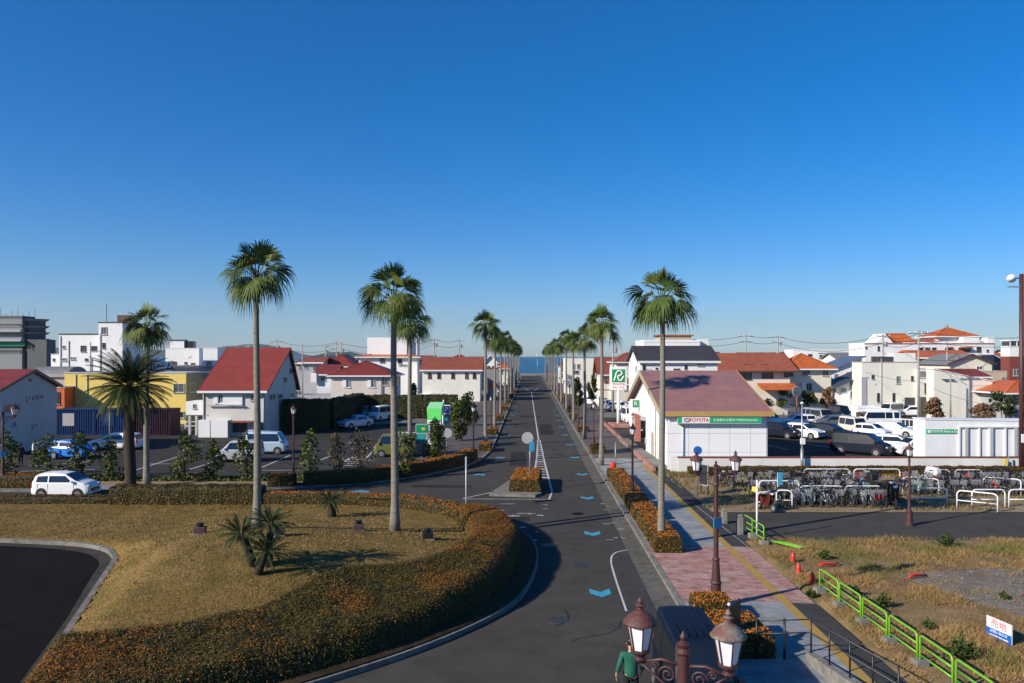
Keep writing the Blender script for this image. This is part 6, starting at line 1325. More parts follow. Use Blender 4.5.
b.wins('F', [(170, 361.5, 176.5, 366.5, 'd'), (184.5, 362, 187, 364, 'd'), (191, 363, 195, 364.8, 'd')]); b.part('roof_room', 'stucco_white', .3, 2.5, 1, 2.2, b.z1+.06, wz(340.5, 125)); b.part('roof_room_cap', 'dark_trim', .2, 2.6, .9, 2.3, wz(340.5, 125)+.003, wz(339.5, 125)); b.part('glass_box', 'window_glass', 2.55, 3.9, 1.2, 2.2, b.z1+.06, wz(341, 125)); b.vents(3, 5)
b = Bld('white_cube_house', 'white cube with one window right of the stepped cube house', 203, 217.5, 122, 2.5, 'stucco_white', wz(348.5, 122)); b.walls().roof('flat', 'white_trim', .12); b.win('F', 206.5, 361, 212, 366.5, 'g')
b = Bld('shop_sign_board', 'white rooftop sign board with dark characters behind the date palm', 146, 171, 118, .4, 'stucco_white', wz(362, 118), z0=wz(371, 118), cat='sign'); b.walls(); text_part('ホーム', 1.35, (b.w*.58, -.03, wz(366.7, 118)), 'sign_black', b.root, bold=.03)
c = MB(); c.box(.2, .4, .1, .3, 0, b.z0, 'grey_trim'); c.box(b.w-.4, b.w-.2, .1, .3, 0, b.z0, 'grey_trim'); c.build('posts', b.root)
b = Bld('dark_shed', 'dark roofed low shed behind the yellow building', 150, 208, 119, 8, 'mid_grey', wz(372, 119)); b.walls().roof('gable_x', 'roof_slate', .8, .4)
# big white house with the red roof
b = Bld('red_roof_house', 'white house with the huge sloping red roof behind the car park', 0, 0, 82, 11.7, 'stucco_pale', 4.85, xs=(-31.7, -25.3)); b.walls('x', 4.25, .70).roof('gable_x', 'roof_red_sheet', 4.25, .5, .70, trim='white_trim', ox=.35)
b.win('F', 218.5, 394.5, 223.5, 403.5, 's'); b.part('shutter_box', 'shutter_white', 2.1, 4.1, -.16, -.003, wz(404.5, 82), wz(394, 82)); b.part('awning_rail', 'grey_trim', .5, 4.2, -.35, -.16, wz(405.4, 82), wz(404.7, 82))
b.part('storage_cupboard', 'shutter_white', -.1, 1.05, -.9, -.003, 0, wz(419.5, 82)); b.part('storage_cupboard', 'shutter_white', 1.2, 2.9, -1.0, -.003, 0, wz(419.5, 82)); b.wins('F', [(233, 423, 247, 431.5, 'b'), (250.5, 395.5, 253.5, 400.5, 'g')]); b.part('canopy', 'roof_rust', 3.05, 5.3, -.8, -.003, wz(422, 82), wz(420.6, 82)); b.part('canopy', 'dark_trim', 5.35, 6.1, -.5, -.003, wz(431, 82), wz(422, 82))
b.wins('R', [(269, 394.5, 275, 399.5, 'g'), (277.5, 394, 282, 398.5, 'g'), (283, 377, 286.5, 382.5, 'g'), (289, 368, 293.5, 373.5, 'g'), (289.5, 392.5, 293.5, 397.5, 'w'), (284.5, 402, 287.5, 406.5, 'w')]); b.pipe(.15, 4.6, mn='brown_trim'); b.pipe(b.w-.15, 4.6); b.vents(5, 12)
b = Bld('raised_balcony', 'small white balcony on posts left of the red roofed house', 186, 203, 83, 3, 'stucco_white', wz(401.5, 83), z0=wz(415, 83), cat='balcony'); b.walls(); b.win('F', 193, 404, 196, 408.5, 'g')
for xx in (.2, .9): c = MB(); c.box(xx, xx+.22, .1, .32, 0, b.z0, 'grey_trim'); c.build('post', b.root)
# middle-left houses
b = Bld('shuttered_house', 'white house with red tiled hip roof and two shuttered windows', 331, 391.5, 116, 9.5, 'stucco_pink', wz(374.5, 116)); b.walls().roof('hip', 'roof_red', 1.95, .55)
b.wins('F', [(346.5, 380, 350.3, 387.5, 's'), (371.3, 380, 375.3, 387.5, 's'), (381, 379.3, 388.5, 385.3, 'c'), (346, 395, 359.5, 400, 'b')]); b.wins('R', [(397, 379, 399.5, 386, 'g')]); b.pipe(7.6, 5.3, mn='brown_trim'); b.vents(3, 15)
b = Bld('orange_band_building', 'tall white building with an orange tiled band and rooftop box', 359, 417, 153, 9, 'stucco_white', wz(356.5, 153)); b.walls().roof('hip', 'roof_orange', .85, .7)
b.part('roof_box', 'stucco_white', 1.2, b.w-2.2, 2, 7, b.z1+.3, wz(337.2, 153)); b.part('roof_box', 'stucco_white', b.w-2, b.w-.3, 3, 7, b.z1+.3, wz(337.5, 153)); b.wins('F', [(380, 358.5, 385, 363, 'd'), (398, 359, 402, 363.5, 'd'), (399, 364.5, 407, 366, 'g')]); b.wins('R', [(420, 360, 421, 366, 'd')]); b.vents(3, 16)
b = Bld('rust_tile_house', 'white house with five small windows and a rust red tile roof', 422.5, 480, 146, 9, 'stucco_ivory', wz(369.5, 146)); b.walls('x', 2.1).roof('gable_x', 'roof_rust', 2.1, .5, trim='white_trim')
b.wins('F', [(428, 373, 431.5, 378.5), (437.2, 373, 440.7, 378.5), (451.2, 373, 454.7, 378.5), (465, 373, 468.3, 378.5), (472.7, 373, 476, 378.5)], 'b'); b.vents(2, 18)
b = Bld('red_roof_shop', 'small white shop with a bright red roof up the left pavement', 484, 497, 178, 9, 'stucco_white', wz(362, 178)); b.walls('y', 1.5).roof('gable_y', 'roof_red', 1.5, .4); b.wins('F', [(487, 366, 490, 370), (492, 366, 495, 370)], 'd')
b = Bld('dark_shopfront', 'dark shaded shop beside the far left palms', 487, 498, 165, 7, 'mid_grey', wz(369, 165)); b.walls().roof('flat', 'red_brown', .2); b.part('shop_board', 'orange_wall', .2, 1.9, -.2, -.05, 1.9, 2.7)
b = Bld('grey_house', 'grey house with rusty roof left among the power poles', 302, 321, 150, 9, 'stucco_grey', wz(362.5, 150)); b.walls('x', .9).roof('gable_x', 'roof_rust', .9, .6); b.wins('F', [(304, 365, 308, 369), (313, 366, 318, 371)], 'c')
b = Bld('small_red_house', 'low white house with red roof left of the shuttered house', 317, 334, 140, 8, 'stucco_white', wz(374, 140)); b.walls('x', 1.0).roof('gable_x', 'roof_red', 1.5, .5); b.win('F', 321, 377, 326, 381, 'g'); b.part('air_unit', 'shutter_white', -.9, .1, -.8, -.003, wz(382, 140), wz(373, 140))
b = Bld('red_hip_house', 'white house with a broad red hip roof among the power poles', 325, 352, 155, 12, 'stucco_white', wz(365, 155)); b.walls().roof('hip', 'roof_red', 2.1, .6); b.win('F', 330, 367, 334, 371, 'g')
b = Bld('parking_deck', 'low grey parking deck with railings left of the shuttered house', 298, 331, 128, 6, 'stucco_grey', wz(395, 128), cat='parking deck'); b.walls()
c = MB()
for i in range(12): c.box(i*b.w/11.5, i*b.w/11.5+.06, .0, .06, b.z1, b.z1+.95, 'grey_trim')
c.box(0, b.w, -.01, .07, b.z1+.95, b.z1+1.02, 'grey_trim'); c.box(0, b.w, -.01, .05, b.z1+.45, b.z1+.5, 'grey_trim'); c.build('railing', b.root)
# --- right side: the hall
Yh = 57.8
b = Bld('rental_hall', 'white panelled hall with mauve roof and long green sign', 0, 0, Yh, 17, 'wall_panel', 4.15, xs=(11.24, 18.35)); b.z0 = 3.1; b.walls('x', 2.75, .55); b.z0 = 0; b.part('lower_wall', 'wall_panel', 0, b.w, 0, 9.4, 0, 3.098); b.part('side_column', 'wall_panel', b.w-.3, b.w, 16.6, 16.98, 0, 3.098)
c = MB(); c.box(-.85, -.05, 12.6, 12.72, 3.7, 4.5, 'sign_white'); q = c.build('projecting_sign', b.root); c = MB(); c.box(-.62, -.08, 12.58, 12.598, 3.78, 4.42, 'sign_green'); c.build('green_face', q); text_part('R', .5, (-.36, 12.57, 4.1), 'sign_white', q)
b.roof('gable_x', 'roof_mauve', 2.75, .28, .55, th=.16, trim='tan_trim', ox=.45)
t = MB(); k1 = 2.75/(17*.55); t.box(-.50, b.w+.50, -.44, -.405, 4.15-.28*k1-.10, 4.15-.28*k1+.26, 'tan_trim'); t.build('fascia', b.R)
t = MB(); f_ = (-.28, 4.15-.28*k1); pk = (17*.55, 6.9); k2 = 2.75/(17*.45); bk = (17.28, 4.15-.28*k2)
t.extr([(f_[0], f_[1]-.22), (pk[0], pk[1]-.22), (bk[0], bk[1]-.22), (bk[0], bk[1]+.22), (pk[0], pk[1]+.22), (f_[0], f_[1]+.22)], -.58, -.52, 'beige_trim', 'x'); t.build('gable_board', b.R)
sg = MB(); z0_, z1_ = wz(422.6, Yh), wz(416.8, Yh); sx0, sx1 = b.toF(676.5, 0)[0], b.toF(760, 0)[0]; sg.box(sx0, sx1, -.36, -.004, z0_-.06, z1_+.06, 'grey_trim'); S_ = sg.build('sign', b.root)
g = MB(); g.box(sx0+.03, sx1-.03, -.372, -.361, z0_, z1_, 'sign_green_light'); wx0, wx1 = b.toF(681, 0)[0], b.toF(708.5, 0)[0]; g.box(wx0, wx1, -.382, -.373, z0_, z1_, 'sign_white'); g.build('sign_face', S_)
zm = (z0_+z1_)/2; text_part('TOYOTA', .33, ((wx0+wx1)/2+.22, -.386, zm), 'sign_red', S_, sx=1.05, bold=.010)
g = MB(); g.tube([(wx0+.34+.22*math.cos(a), -.388, zm+.13*math.sin(a)) for a in [i*PI/8 for i in range(17)]], .02, 'sign_black', 5); g.tube([(wx0+.34+.09*math.cos(a), -.388, zm+.12*math.sin(a)) for a in [i*PI/8 for i in range(17)]], .017, 'sign_black', 5); g.build('emblem', S_)
text_part('トヨタレンタカー', .24, (wx1+1.15, -.378, zm), 'sign_white', S_, sx=.95, bold=.006); text_part('TOYOTA Rent a Car', .17, (sx1-1.0, -.378, zm), 'sign_white', S_, sx=.95, bold=.004)
b.pipe(b.toF(683, 0)[0], 3.5, y=-.05, mn='grey_trim'); b.part('side_door', 'beige_trim', -.05, -.003, 5.6, 6.5, .1, 2.2); b.part('fuse_box', 'grey_trim', -.12, -.003, 8.9, 9.2, 1.0, 1.5)
b.part('air_conditioner', 'white_trim', b.w+.5, b.w+1.4, -.6, -.2, 0, .95); b.part('corner_pilaster', 'grey_trim', b.w+.004, b.w+.10, -.03, .2, 0, 4.1)
o = MB().box(0, .9, 0, 19, .10, .38, 'concrete').build('hall_plinth', None, loc=(10.30, 58.0, 0)); tag(o, 'pale plinth strip along the hall beside the pavement', 'plinth')
o = strip('kerb', [(10.10, 56.8), (10.25, 66), (10.6, 78), (11.0, 96)], .22, .08, .42, 'kerb_pink')
o = MB().box(0, 75, 0, .16, 0, wz(458, 56.4)-.1, 'block_wall').build('low_wall', None, loc=(wx(678, 56.4), 56.4, .1)); tag(o, 'long low white wall in front of the right car park', 'wall')
c = MB(); c.box(-.02, 75, -.03, .19, wz(458, 56.4)-.1+.002, wz(456.9, 56.4)-.08, 'red_brown'); c.build('coping', o)
o = MB().box(0, .7, 0, .16, 0, wz(456.5, 56.9)-.1, 'block_wall').build('wall_pier', None, loc=(wx(670.5, 56.9), 56.9, .1)); tag(o, 'short white wall piece between hall corner and low wall', 'wall')
# shed right
Ys = 60.0; b = Bld('storage_shed', 'white steel storage shed with a small green sign', 925, 1036, Ys, 1.8, 'shed_white', wz(420, Ys)); b.walls().roof('shedx', 'white_trim', -.12, .05, th=.08)
c = MB()
for px in (958, 978, 988, 1004, 1020):
    u = b.toF(px, 0)[0]; c.box(u, u+.12, -.12, -.003, 0, b.z1-.55, 'shed_white')
c.box(b.toF(958, 0)[0], b.w, -.16, -.003, b.z1-.55, b.z1-.46, 'shed_white'); c.build('door_rail', b.root)
for i, px in enumerate((966, 991, 1015)):
    u = b.toF(px, 0)[0]; b.part('post_channel', 'grey_trim', u-.12, u+.10, -.14, -.004, 0, b.z1-.57)
c = MB(); u0, u1 = b.toF(926, 0)[0], b.toF(957.8, 0)[0]; c.box(u0, u1, -.05, -.003, wz(433.6, Ys), wz(429.2, Ys), 'sign_green_light'); q = c.build('sign', b.root); text_part('TOYOTA Rent a Car', .25, ((u0+u1)/2+.15, -.056, wz(431.4, Ys)), 'sign_white', q, bold=.004)
c = MB(); c.box(u0+.1, u0+.32, -.056, -.051, wz(432.8, Ys), wz(430.1, Ys), 'sign_white'); c.build('emblem', q)
b = Bld('ticket_booth', 'little white booth at the back of the right car park', 858, 880, 92, 1.8, 'stucco_white', wz(408.5, 92), cat='booth'); b.walls().roof('flat', 'white_trim', .25); b.wins('F', [(856, 412, 861, 421, 'b')])
# houses behind the right car park
b = Bld('dark_roof_house', 'white house with a charcoal roof behind the mauve roofed hall', 640, 717.5, 84, 8, 'stucco_white', wz(361.5, 84)); b.walls('x', 1.55, .5).roof('gable_x', 'roof_dark', 1.55, .25, trim='white_trim')
b.wins('F', [(642.5, 364.5, 645, 370.5, 'd'), (655.5, 367.5, 657.5, 369.5, 'd'), (673.5, 368.5, 676, 370.3, 'd'), (677, 368.5, 679.5, 370.3, 'd'), (684.5, 365, 686.8, 369.8, 'd'), (697, 364.3, 703, 365.6, 'd')]); b.vents(4, 20); b.wins('L', [(636, 366, 637.5, 371, 'g')])
c = MB()
for u in (.66, .77): c.box(b.w*u, b.w*u+.5, 1.4, 2.0, b.z1+.62, b.z1+.80, 'window_glass')
c.build('skylight', b.R)
b = Bld('white_rooftop_house', 'low white house top showing above the charcoal roof', 644, 700, 118, 8, 'stucco_white', wz(342.5, 118)); b.walls().roof('flat', 'white_trim', .4); b.part('orange_hut', 'beige_wall', 2.5, 7.2, 1, 5, b.z1+.05, wz(336, 118)); b.part('hut_roof', 'roof_brown', 2.2, 7.5, .8, 5.2, wz(336, 118)+.003, wz(334.5, 118)); b.part('roof_box', 'stucco_white', b.w-.2, b.w+1.5, 1, 4, b.z1-1, wz(341, 118)+.3)
b = Bld('orange_tile_house', 'long house with brown orange tile roof and skylights', 714, 790, 112, 10, 'stucco_cream', wz(369, 112)); b.walls().roof('gable_x', 'roof_brown', 2.1, .9, trim='brown_trim')
b.wins('F', [(739, 371, 751.5, 379.5, 'b'), (762, 371.5, 773, 378, 'b'), (784, 370, 789.5, 376.5, 'b')]); c = MB(); c.extr([(-2.4, wz(390, 110)), (-2.4, wz(389.4, 110)), (-.003, wz(383, 112)), (-.003, wz(385, 112))], 6.0, 11.2, 'roof_orange', 'x'); c.build('porch_roof', b.root); c = MB()
for u in (.32, .66, .42): c.box(b.w*u, b.w*u+.9, 1.0+2*(u == .32), 1.8+2*(u == .32), b.z1+(.45 if u != .32 else 1.0), b.z1+(.66 if u != .32 else 1.18), 'window_glass')
c.build('skylight', b.R)
b = Bld('orange_hip_house', 'cream house with a bright orange hip roof right of the skylit one', 787, 831, 114, 7, 'stucco_cream', wz(367, 114)); b.walls().roof('hip', 'roof_orange', 1.9, .7)
b.wins('F', [(802.5, 368.8, 810, 375.5, 'g'), (822.5, 369, 828.5, 376, 'g'), (805, 383, 812, 391, 'g'), (790, 372, 793, 376, 'b')]); b.vents(3, 23); b.part('bay', 'stucco_white', 2.0, 2.6, -.4, -.003, .1, wz(383, 114))
b = Bld('long_white_building', 'long pale flat building on the horizon right of centre', 793, 850, 190, 6, 'stucco_white', wz(350.5, 190)); b.walls().roof('flat', 'white_trim', .25); b.wins('F', [(799, 354, 804, 356.5, 'd'), (808, 354, 812, 356.5, 'd'), (819.5, 355, 823, 358.5, 'd'), (832, 356, 834, 358, 'd')])
b.part('blue_end', 'paint_darkblue', b.w-.9, b.w+1.4, -.3, 3, 0, wz(353.5, 190)); b.part('dark_strip', 'dark_trim', 6, 12, -.08, -.003, wz(353.6, 190), wz(353, 190))
b = Bld('slate_roof_house', 'pale house under a long slate blue shed roof', 829, 862, 122, 7, 'stucco_white', wz(370.5, 122)); b.walls('shedx', 1.9).roof('shedx', 'roof_bluegrey', 1.9, .5); b.wins('F', [(834, 374, 838, 379, 'g'), (846, 372, 851, 377, 'g')])
b = Bld('slate_carport_house', 'low house with dark slate shed roof beside the white modern house', 836, 864, 112.5, 5, 'stucco_white', wz(387, 113)); b.walls('shedx', 1.5).roof('shedx', 'roof_slate', 1.7, .8); b.wins('F', [(841, 388, 846, 392, 'g'), (850, 391, 860, 398, 'c')])
b = Bld('white_modern_house', 'white modern flat roofed house with narrow windows', 862, 918.5, 109, 3.2, 'stucco_ivory', wz(362.5, 109)); b.walls().roof('flat', 'beige_trim', .10)
b.wins('F', [(871.5, 375, 874, 379, 'd'), (896, 376, 900, 383.5, 'g'), (911, 376, 913.3, 380.8, 'd'), (877, 393, 879.3, 402, 'd'), (892.5, 393, 894.8, 402, 'd')]); b.part('side_panel', 'stucco_grey', -.06, .6, -.08, -.003, .1, wz(377, 109)); b.part('garage_opening', 'dark_trim', b.w-1.9, b.w-.02, -.06, -.003, 1.5, wz(397.5, 109)); b.vents(4, 26)
b.part('roof_room', 'stucco_white', 4.8, 7.8, 1, 3, b.z1+.06, wz(353, 109)); b.part('roof_deck', 'roof_slate', 2.6, 4.75, 1, 3, b.z1+.06, wz(356.5, 109)); b.pipe(2.6, 8, mn='grey_trim')
b = Bld('glazed_link', 'grey glazed front between the two white modern blocks', 918.6, 934, 108, 6, 'stucco_pale', wz(369, 108)); b.walls().roof('flat', 'grey_trim', .1); b.wins('F', [(919.5, 371, 933, 377.5, 'c'), (924.5, 383, 927, 394, 'd'), (928.5, 383, 931, 394, 'd'), (932, 384, 933.5, 394, 'd')]); b.part('entrance', 'dark_trim', .2, 2.0, -.05, -.003, .1, wz(397, 108))
b = Bld('cream_warehouse', 'cream warehouse wall with a roof line falling to the right', 934, 992.5, 106, 16, 'stucco_ivory', wz(369.5, 106)); b.walls('shedx', -1.6).roof('shedx', 'white_trim', -1.6, .12, th=.12); b.part('lamp_bracket', 'dark_trim', 1.0, 1.7, -.4, -.003, wz(379.6, 106), wz(379, 106)); b.part('lamp_bracket', 'dark_trim', 1.9, 2.5, -.4, -.003, wz(379.6, 106), wz(379, 106)); b.vents(2, 28)
# villa
b = Bld('orange_roof_villa', 'large white villa wing with a red edged parapet and arches', 905, 994, 150, 8, 'stucco_white', wz(344, 150)); b.walls().roof('flat', 'stucco_white', .3)
b.part('red_edge', 'roof_red', .0, b.w+.1, -.10, -.055, wz(344, 150), wz(343.2, 150)); b.wins('F', [(958.5, 347.5, 970, 351.5, 'b'), (945, 347.5, 951, 351, 'b'), (976.5, 347, 981, 352.5, 'd'), (986.5, 349.5, 988.5, 352, 'd'), (977, 353, 981, 356, 'g'), (918, 347.5, 923, 351, 'd'), (925, 347.5, 930, 351, 'd'), (932, 347.5, 936, 351, 'd')])
for px0, px1 in ((944.5, 952.5), (957.5, 971.5)):
    u0, u1 = b.toF(px0, 0)[0], b.toF(px1, 0)[0]; c = MB(); c.extr([(u0, wz(348.3, 150)), (u0+.4, wz(346.8, 150)), (u1-.4, wz(346.8, 150)), (u1, wz(348.3, 150))], -.9, -.01, 'roof_brown', 'y'); c.build('awning', b.root)
b.part('end_tower', 'stucco_white', b.w-1.2-4.4+.4, b.w-3.4+1.2, 1, 4, b.z1+.05, wz(337, 150)); b.part('end_tower', 'stucco_white', b.w-.9, b.w+.4, .5, 3, b.z1-1, wz(337, 150))
b2 = Bld('villa_tower', 'square white villa tower with an orange pyramid roof', 937.5, 974, 153, 6.5, 'stucco_white', wz(335.3, 153)); b2.walls().roof('hip', 'roof_orange', wz(327.2, 153)-wz(335.3, 153), .7); c = MB(); c.lathe([(.3, 0), (.3, .5), (.05, .8)], 'mid_grey', c=(b2.w/2, 3.25), z=wz(327.8, 153), n=8); c.build('finial', b2.R)
b3 = Bld('villa_left_wing', 'white gabled villa wing with an orange roof at its left', 864.5, 905, 150, 7, 'stucco_white', wz(344, 150)); b3.walls().roof('flat', 'stucco_white', .2); b3.part('red_edge', 'roof_red', 0, b3.w, -.10, -.055, wz(344, 150), wz(343.2, 150)); b3.wins('F', [(865.5, 346.5, 867, 349, 'd'), (877.5, 346, 879.5, 351, 'd'), (896, 354, 900, 357, 'g')])
c = MB(); zz = b3.z1+.25; c.extr([(wx(876, 151)-b3.X0, zz), (wx(893, 151)-b3.X0, zz), (wx(885, 151)-b3.X0, wz(333.6, 151))], 1, 6, 'stucco_white', 'y'); c.build('gable', b3.root)
c = MB(); a0, a1 = wx(883.5, 152)-b3.X0, wx(905, 152)-b3.X0; c.add([(a0, 1.0, wz(333.3, 151)), (a1-.5, 1.0, wz(333.3, 151)), (a1+1.6, .6, wz(342.2, 151)), (a0+1.9, .6, wz(342.2, 151)), (a0, 5, wz(333.3, 151)-.8), (a1-.5, 5, wz(333.3, 151)-.8), (a1+1.6, 5.2, wz(342.2, 151)), (a0+1.9, 5.2, wz(342.2, 151))], [(3, 2, 1, 0), (4, 5, 6, 7), (0, 1, 5, 4), (1, 2, 6, 5), (2, 3, 7, 6), (3, 0, 4, 7)], 'roof_orange'); c.build('roof_slope', b3.root)
b4 = Bld('villa_middle_roof', 'low orange roof linking the villa wing to its tower', 904, 939, 152, 6, 'stucco_white', wz(342.5, 152)); b4.walls().roof('gable_x', 'roof_orange', .5, .3); 
b = Bld('orange_ridge_house', 'grey white house with a long orange ridge in front of the villa', 919, 972, 134, 9, 'stucco_grey', wz(357.5, 134)); b.walls('x', 1.1).roof('gable_x', 'roof_orange', 1.1, .6); b.wins('F', [(921.5, 360.5, 929, 366, 'd'), (934, 362, 944, 365.5, 'w'), (946, 360.5, 951.5, 367, 'd')])
b = Bld('grey_gable_house', 'cream house with a low grey gable in front of the villa', 949, 992, 124, 9, 'stucco_cream', wz(363.5, 124)); b.walls('y', 1.35, .55).roof('gable_y', 'roof_grey', 1.35, .5, trim='brown_trim'); b.wins('F', [(976, 366, 983, 370, 'w')])
b = Bld('red_slope_house', 'low house with a plain dark red roof behind the cream warehouse', 952, 988, 118, 8, 'stucco_cream', wz(377, 118)); b.walls().roof('gable_x', 'roof_red', 1.0, .4)
b = Bld('beige_wall_house', 'beige walled low house right of the red slope', 983, 1007, 121, 4, 'beige_wall', wz(371.5, 121)); b.walls().roof('flat', 'beige_wall', .1); b.win('F', 1001, 377, 1006, 383, 'g')
b = Bld('blue_shadow_house', 'small dark blue house with a pale roof beside the villa', 994, 1009, 140, 4, 'paint_darkblue', wz(356, 140)); b.walls('shedx', -1.4).roof('shedx', 'white_trim', -1.4, .5)
b = Bld('control_tower', 'white and rust block with a glazed top by the tall dark pole', 1009.5, 1040, 132, 2.4, 'red_brown', wz(356.5, 132)); b.walls(); b.part('upper_storey', 'stucco_white', -.05, b.w, -.05, 2.3, b.z1+.002, wz(346, 132)); b.part('glass_top', 'window_glass', .1, b.w, .1, 2.2, wz(346, 132)+.002, wz(341, 132)); b.part('lid', 'white_trim', -.1, b.w, -.1, 2.5, wz(341, 132)+.002, wz(340, 132)); b.win('F', 1013, 369, 1020, 376, 'g')
for i in range(4): b.part('mullion', 'white_trim', .1+i*1.1, .22+i*1.1, .0, .098, wz(346, 132)+.002, wz(341, 132))
b = Bld('red_tile_bungalow', 'bungalow with a bright red tile roof at the right edge', 1008, 1060, 100, 10, 'stucco_grey', wz(391, 100)); b.walls().roof('hip', 'roof_orange', 1.2, 1.0); b.wins('F', [(1012, 396, 1016, 403, 'w'), (1018, 396, 1024, 403, 'w')]); b.R.data.materials[0] = M['roof_red'] if False else M['roof_orange']
# right of the avenue, far
b = Bld('cream_flat_house', 'cream flat roofed building beyond the right palms', 566, 601, 172, 10, 'stucco_ivory', wz(358.5, 172)); b.walls().roof('flat', 'stucco_ivory', .12); b.wins('F', [(572, 364, 575, 369), (577, 364, 580, 369), (572.5, 370.5, 579, 374)], 'g')
b = Bld('red_sheet_roof_house', 'house with broad faded red roofs behind the rental sign', 600, 640, 158, 9, 'stucco_cream', wz(374, 158)); b.walls().roof('gable_x', 'roof_red', 3.2, .5, .65); b.R.data.materials[0] = M['roof_rust']; b.wins('F', [(604, 378, 609, 383), (612, 378, 616, 383)], 'd')
b = Bld('brown_roof_house', 'small house with a brown hipped roof behind the rental sign top', 616, 642, 145, 9, 'stucco_cream', wz(361, 145)); b.walls().roof('hip', 'roof_rust', 1.5, .5)
b = Bld('yellow_cream_house', 'pale yellow low house between rental sign and hall', 611, 633, 142, 5, 'stucco_cream', wz(384, 142)); b.walls().roof('gable_x', 'roof_brown', .8, .4); b.wins('F', [(616, 387, 619, 391), (624, 387, 628, 391)], 'g')
b = Bld('white_garden_wall', 'white garden wall along the far right pavement', 0, 0, 130, 45, 'stucco_white', 1.6, xs=(14.2, 14.5), cat='wall'); b.walls()
# fillers behind, low roofs of the town
rf = random.Random(5); cols = ['stucco_white', 'stucco_cream', 'stucco_pale', 'stucco_ivory', 'stucco_grey']; rfs = ['roof_red', 'roof_rust', 'roof_orange', 'roof_slate', 'roof_brown', 'roof_grey']
words = {'stucco_white': 'white', 'stucco_cream': 'cream', 'stucco_pale': 'pale', 'stucco_ivory': 'ivory', 'stucco_grey': 'grey', 'roof_red': 'red', 'roof_rust': 'rust', 'roof_orange': 'orange', 'roof_slate': 'slate', 'roof_brown': 'brown', 'roof_grey': 'grey'}
FL = [(-20, 30, 200, 352), (28, 60, 190, 357), (120, 150, 165, 358), (218, 245, 170, 356), (296, 312, 190, 357), (308, 330, 210, 356.5), (345, 362, 180, 358), (408, 432, 185, 356), (448, 470, 200, 354.5), (470, 486, 210, 357), (640, 668, 175, 352), (690, 722, 165, 352.5), (716, 745, 180, 354), (745, 780, 170, 353), (776, 800, 200, 352), (838, 866, 175, 353), (990, 1012, 170, 352), (1012, 1045, 190, 350), (500, 508, 230, 363), (498, 505, 260, 362), (560, 572, 240, 361)]
for i, (a, c, Yf, ty) in enumerate(FL):
    w_, r_m = cols[i % 5], rfs[(i*5+2) % 6]; z = wz(ty, Yf)
    if z < 4.2: z = 4.2
    b = Bld('town_house', '%s walled distant house with %s roof, %s along the skyline from the left' % (words[w_], words[r_m], ORD[i] if i < 16 else ['last but four', 'last but three', 'last but two', 'last but one', 'last'][i-16]), a, c, Yf, 9, w_, z-1.3, group='distant town houses')
    b.walls('x', 1.3).roof('gable_x' if i % 2 else 'hip', r_m, 1.3, .5) if i % 2 else b.walls().roof('hip', r_m, 1.3, .5)
    b.wins('F', [(a+(c-a)*.2, HY+(CH-(z-2))*F/Yf, a+(c-a)*.35, HY+(CH-(z-3.2))*F/Yf), (a+(c-a)*.6, HY+(CH-(z-2))*F/Yf, a+(c-a)*.75, HY+(CH-(z-3.2))*F/Yf)], 'g')
# fence behind the right car park
rt = empty('mesh_fence', (wx(772, 99), 99, .1), 0, 'pale mesh fence at the back of the right car park', 'fence'); L_ = wx(818, 99)-wx(772, 99)
for i in range(4): c = MB(); c.tube([(i*L_/3, 0, 0), (i*L_/3, 0, 1.75)], .05, 'galvanised', 6); c.build('post', rt)
c = MB(); 
for z_ in (.1, .9, 1.7): c.tube([(0, 0, z_), (L_, 0, z_)], .025, 'galvanised', 5)
for i in range(60): c.box(i*L_/60, i*L_/60+.015, -.01, .01, .1, 1.7, 'galvanised')
c.build('mesh_panel', rt)
rt = empty('white_fence', (wx(893, 90), 90, .1), -.75, 'white slatted fence at the right end of the car rows', 'fence')
for i in range(14): c = MB(); c.box(i*.42, i*.42+.06, 0, .05, 0, 1.2, 'white_paint'); c.build('slat', rt)
c = MB(); c.box(0, 5.6, -.02, .0, 1.1, 1.2, 'white_paint'); c.box(0, 5.6, -.02, .0, .3, .4, 'white_paint'); c.build('rail', rt)
# hills over the bay
def hill(label, pts, Y, th):
    n = 120; V = []; xs = np.linspace(pts[0][0], pts[-1][0], n); hs = np.interp(xs, [p[0] for p in pts], [p[1] for p in pts]); Fq = []
    rows = 10
    for j in range(rows+1):
        u = j/rows; pf = math.sin(PI*u)
        for i in range(n):
            Yj = Y+th*u; X = (xs[i]-512)/F*Y*(1+.0*u); e = min(1, i/8, (n-1-i)/8); z = -3.8+(wz(hs[i], Y+th/2)+3.8)*pf*e*(1+.10*mnoise.noise(Vector((xs[i]*.12, u*4, 1)))+.05*mnoise.noise(Vector((xs[i]*.5, u*8, 3)))); V.append((X*(1+.02*u), Yj, z))
    Fq = [(j*n+i, j*n+i+1, (j+1)*n+i+1, (j+1)*n+i) for j in range(rows) for i in range(n-1)]
    me = np_mesh('hills', np.array(V), np.array(Fq), ['forest_hill'], np.zeros(len(Fq)), smooth=True); o = D.objects.new('hills', me); COL.objects.link(o); o['kind'] = ST
hill('', [(-200, 352), (-60, 345), (20, 349), (50, 346.5), (90, 350), (160, 350.5), (200, 346), (222, 343.5), (245, 346), (265, 350), (285, 354)], 8200, 2200)
hill('', [(300, 356.5), (312, 353.2), (322, 351.8), (338, 352), (350, 354.5), (358, 356.5)], 5200, 900)
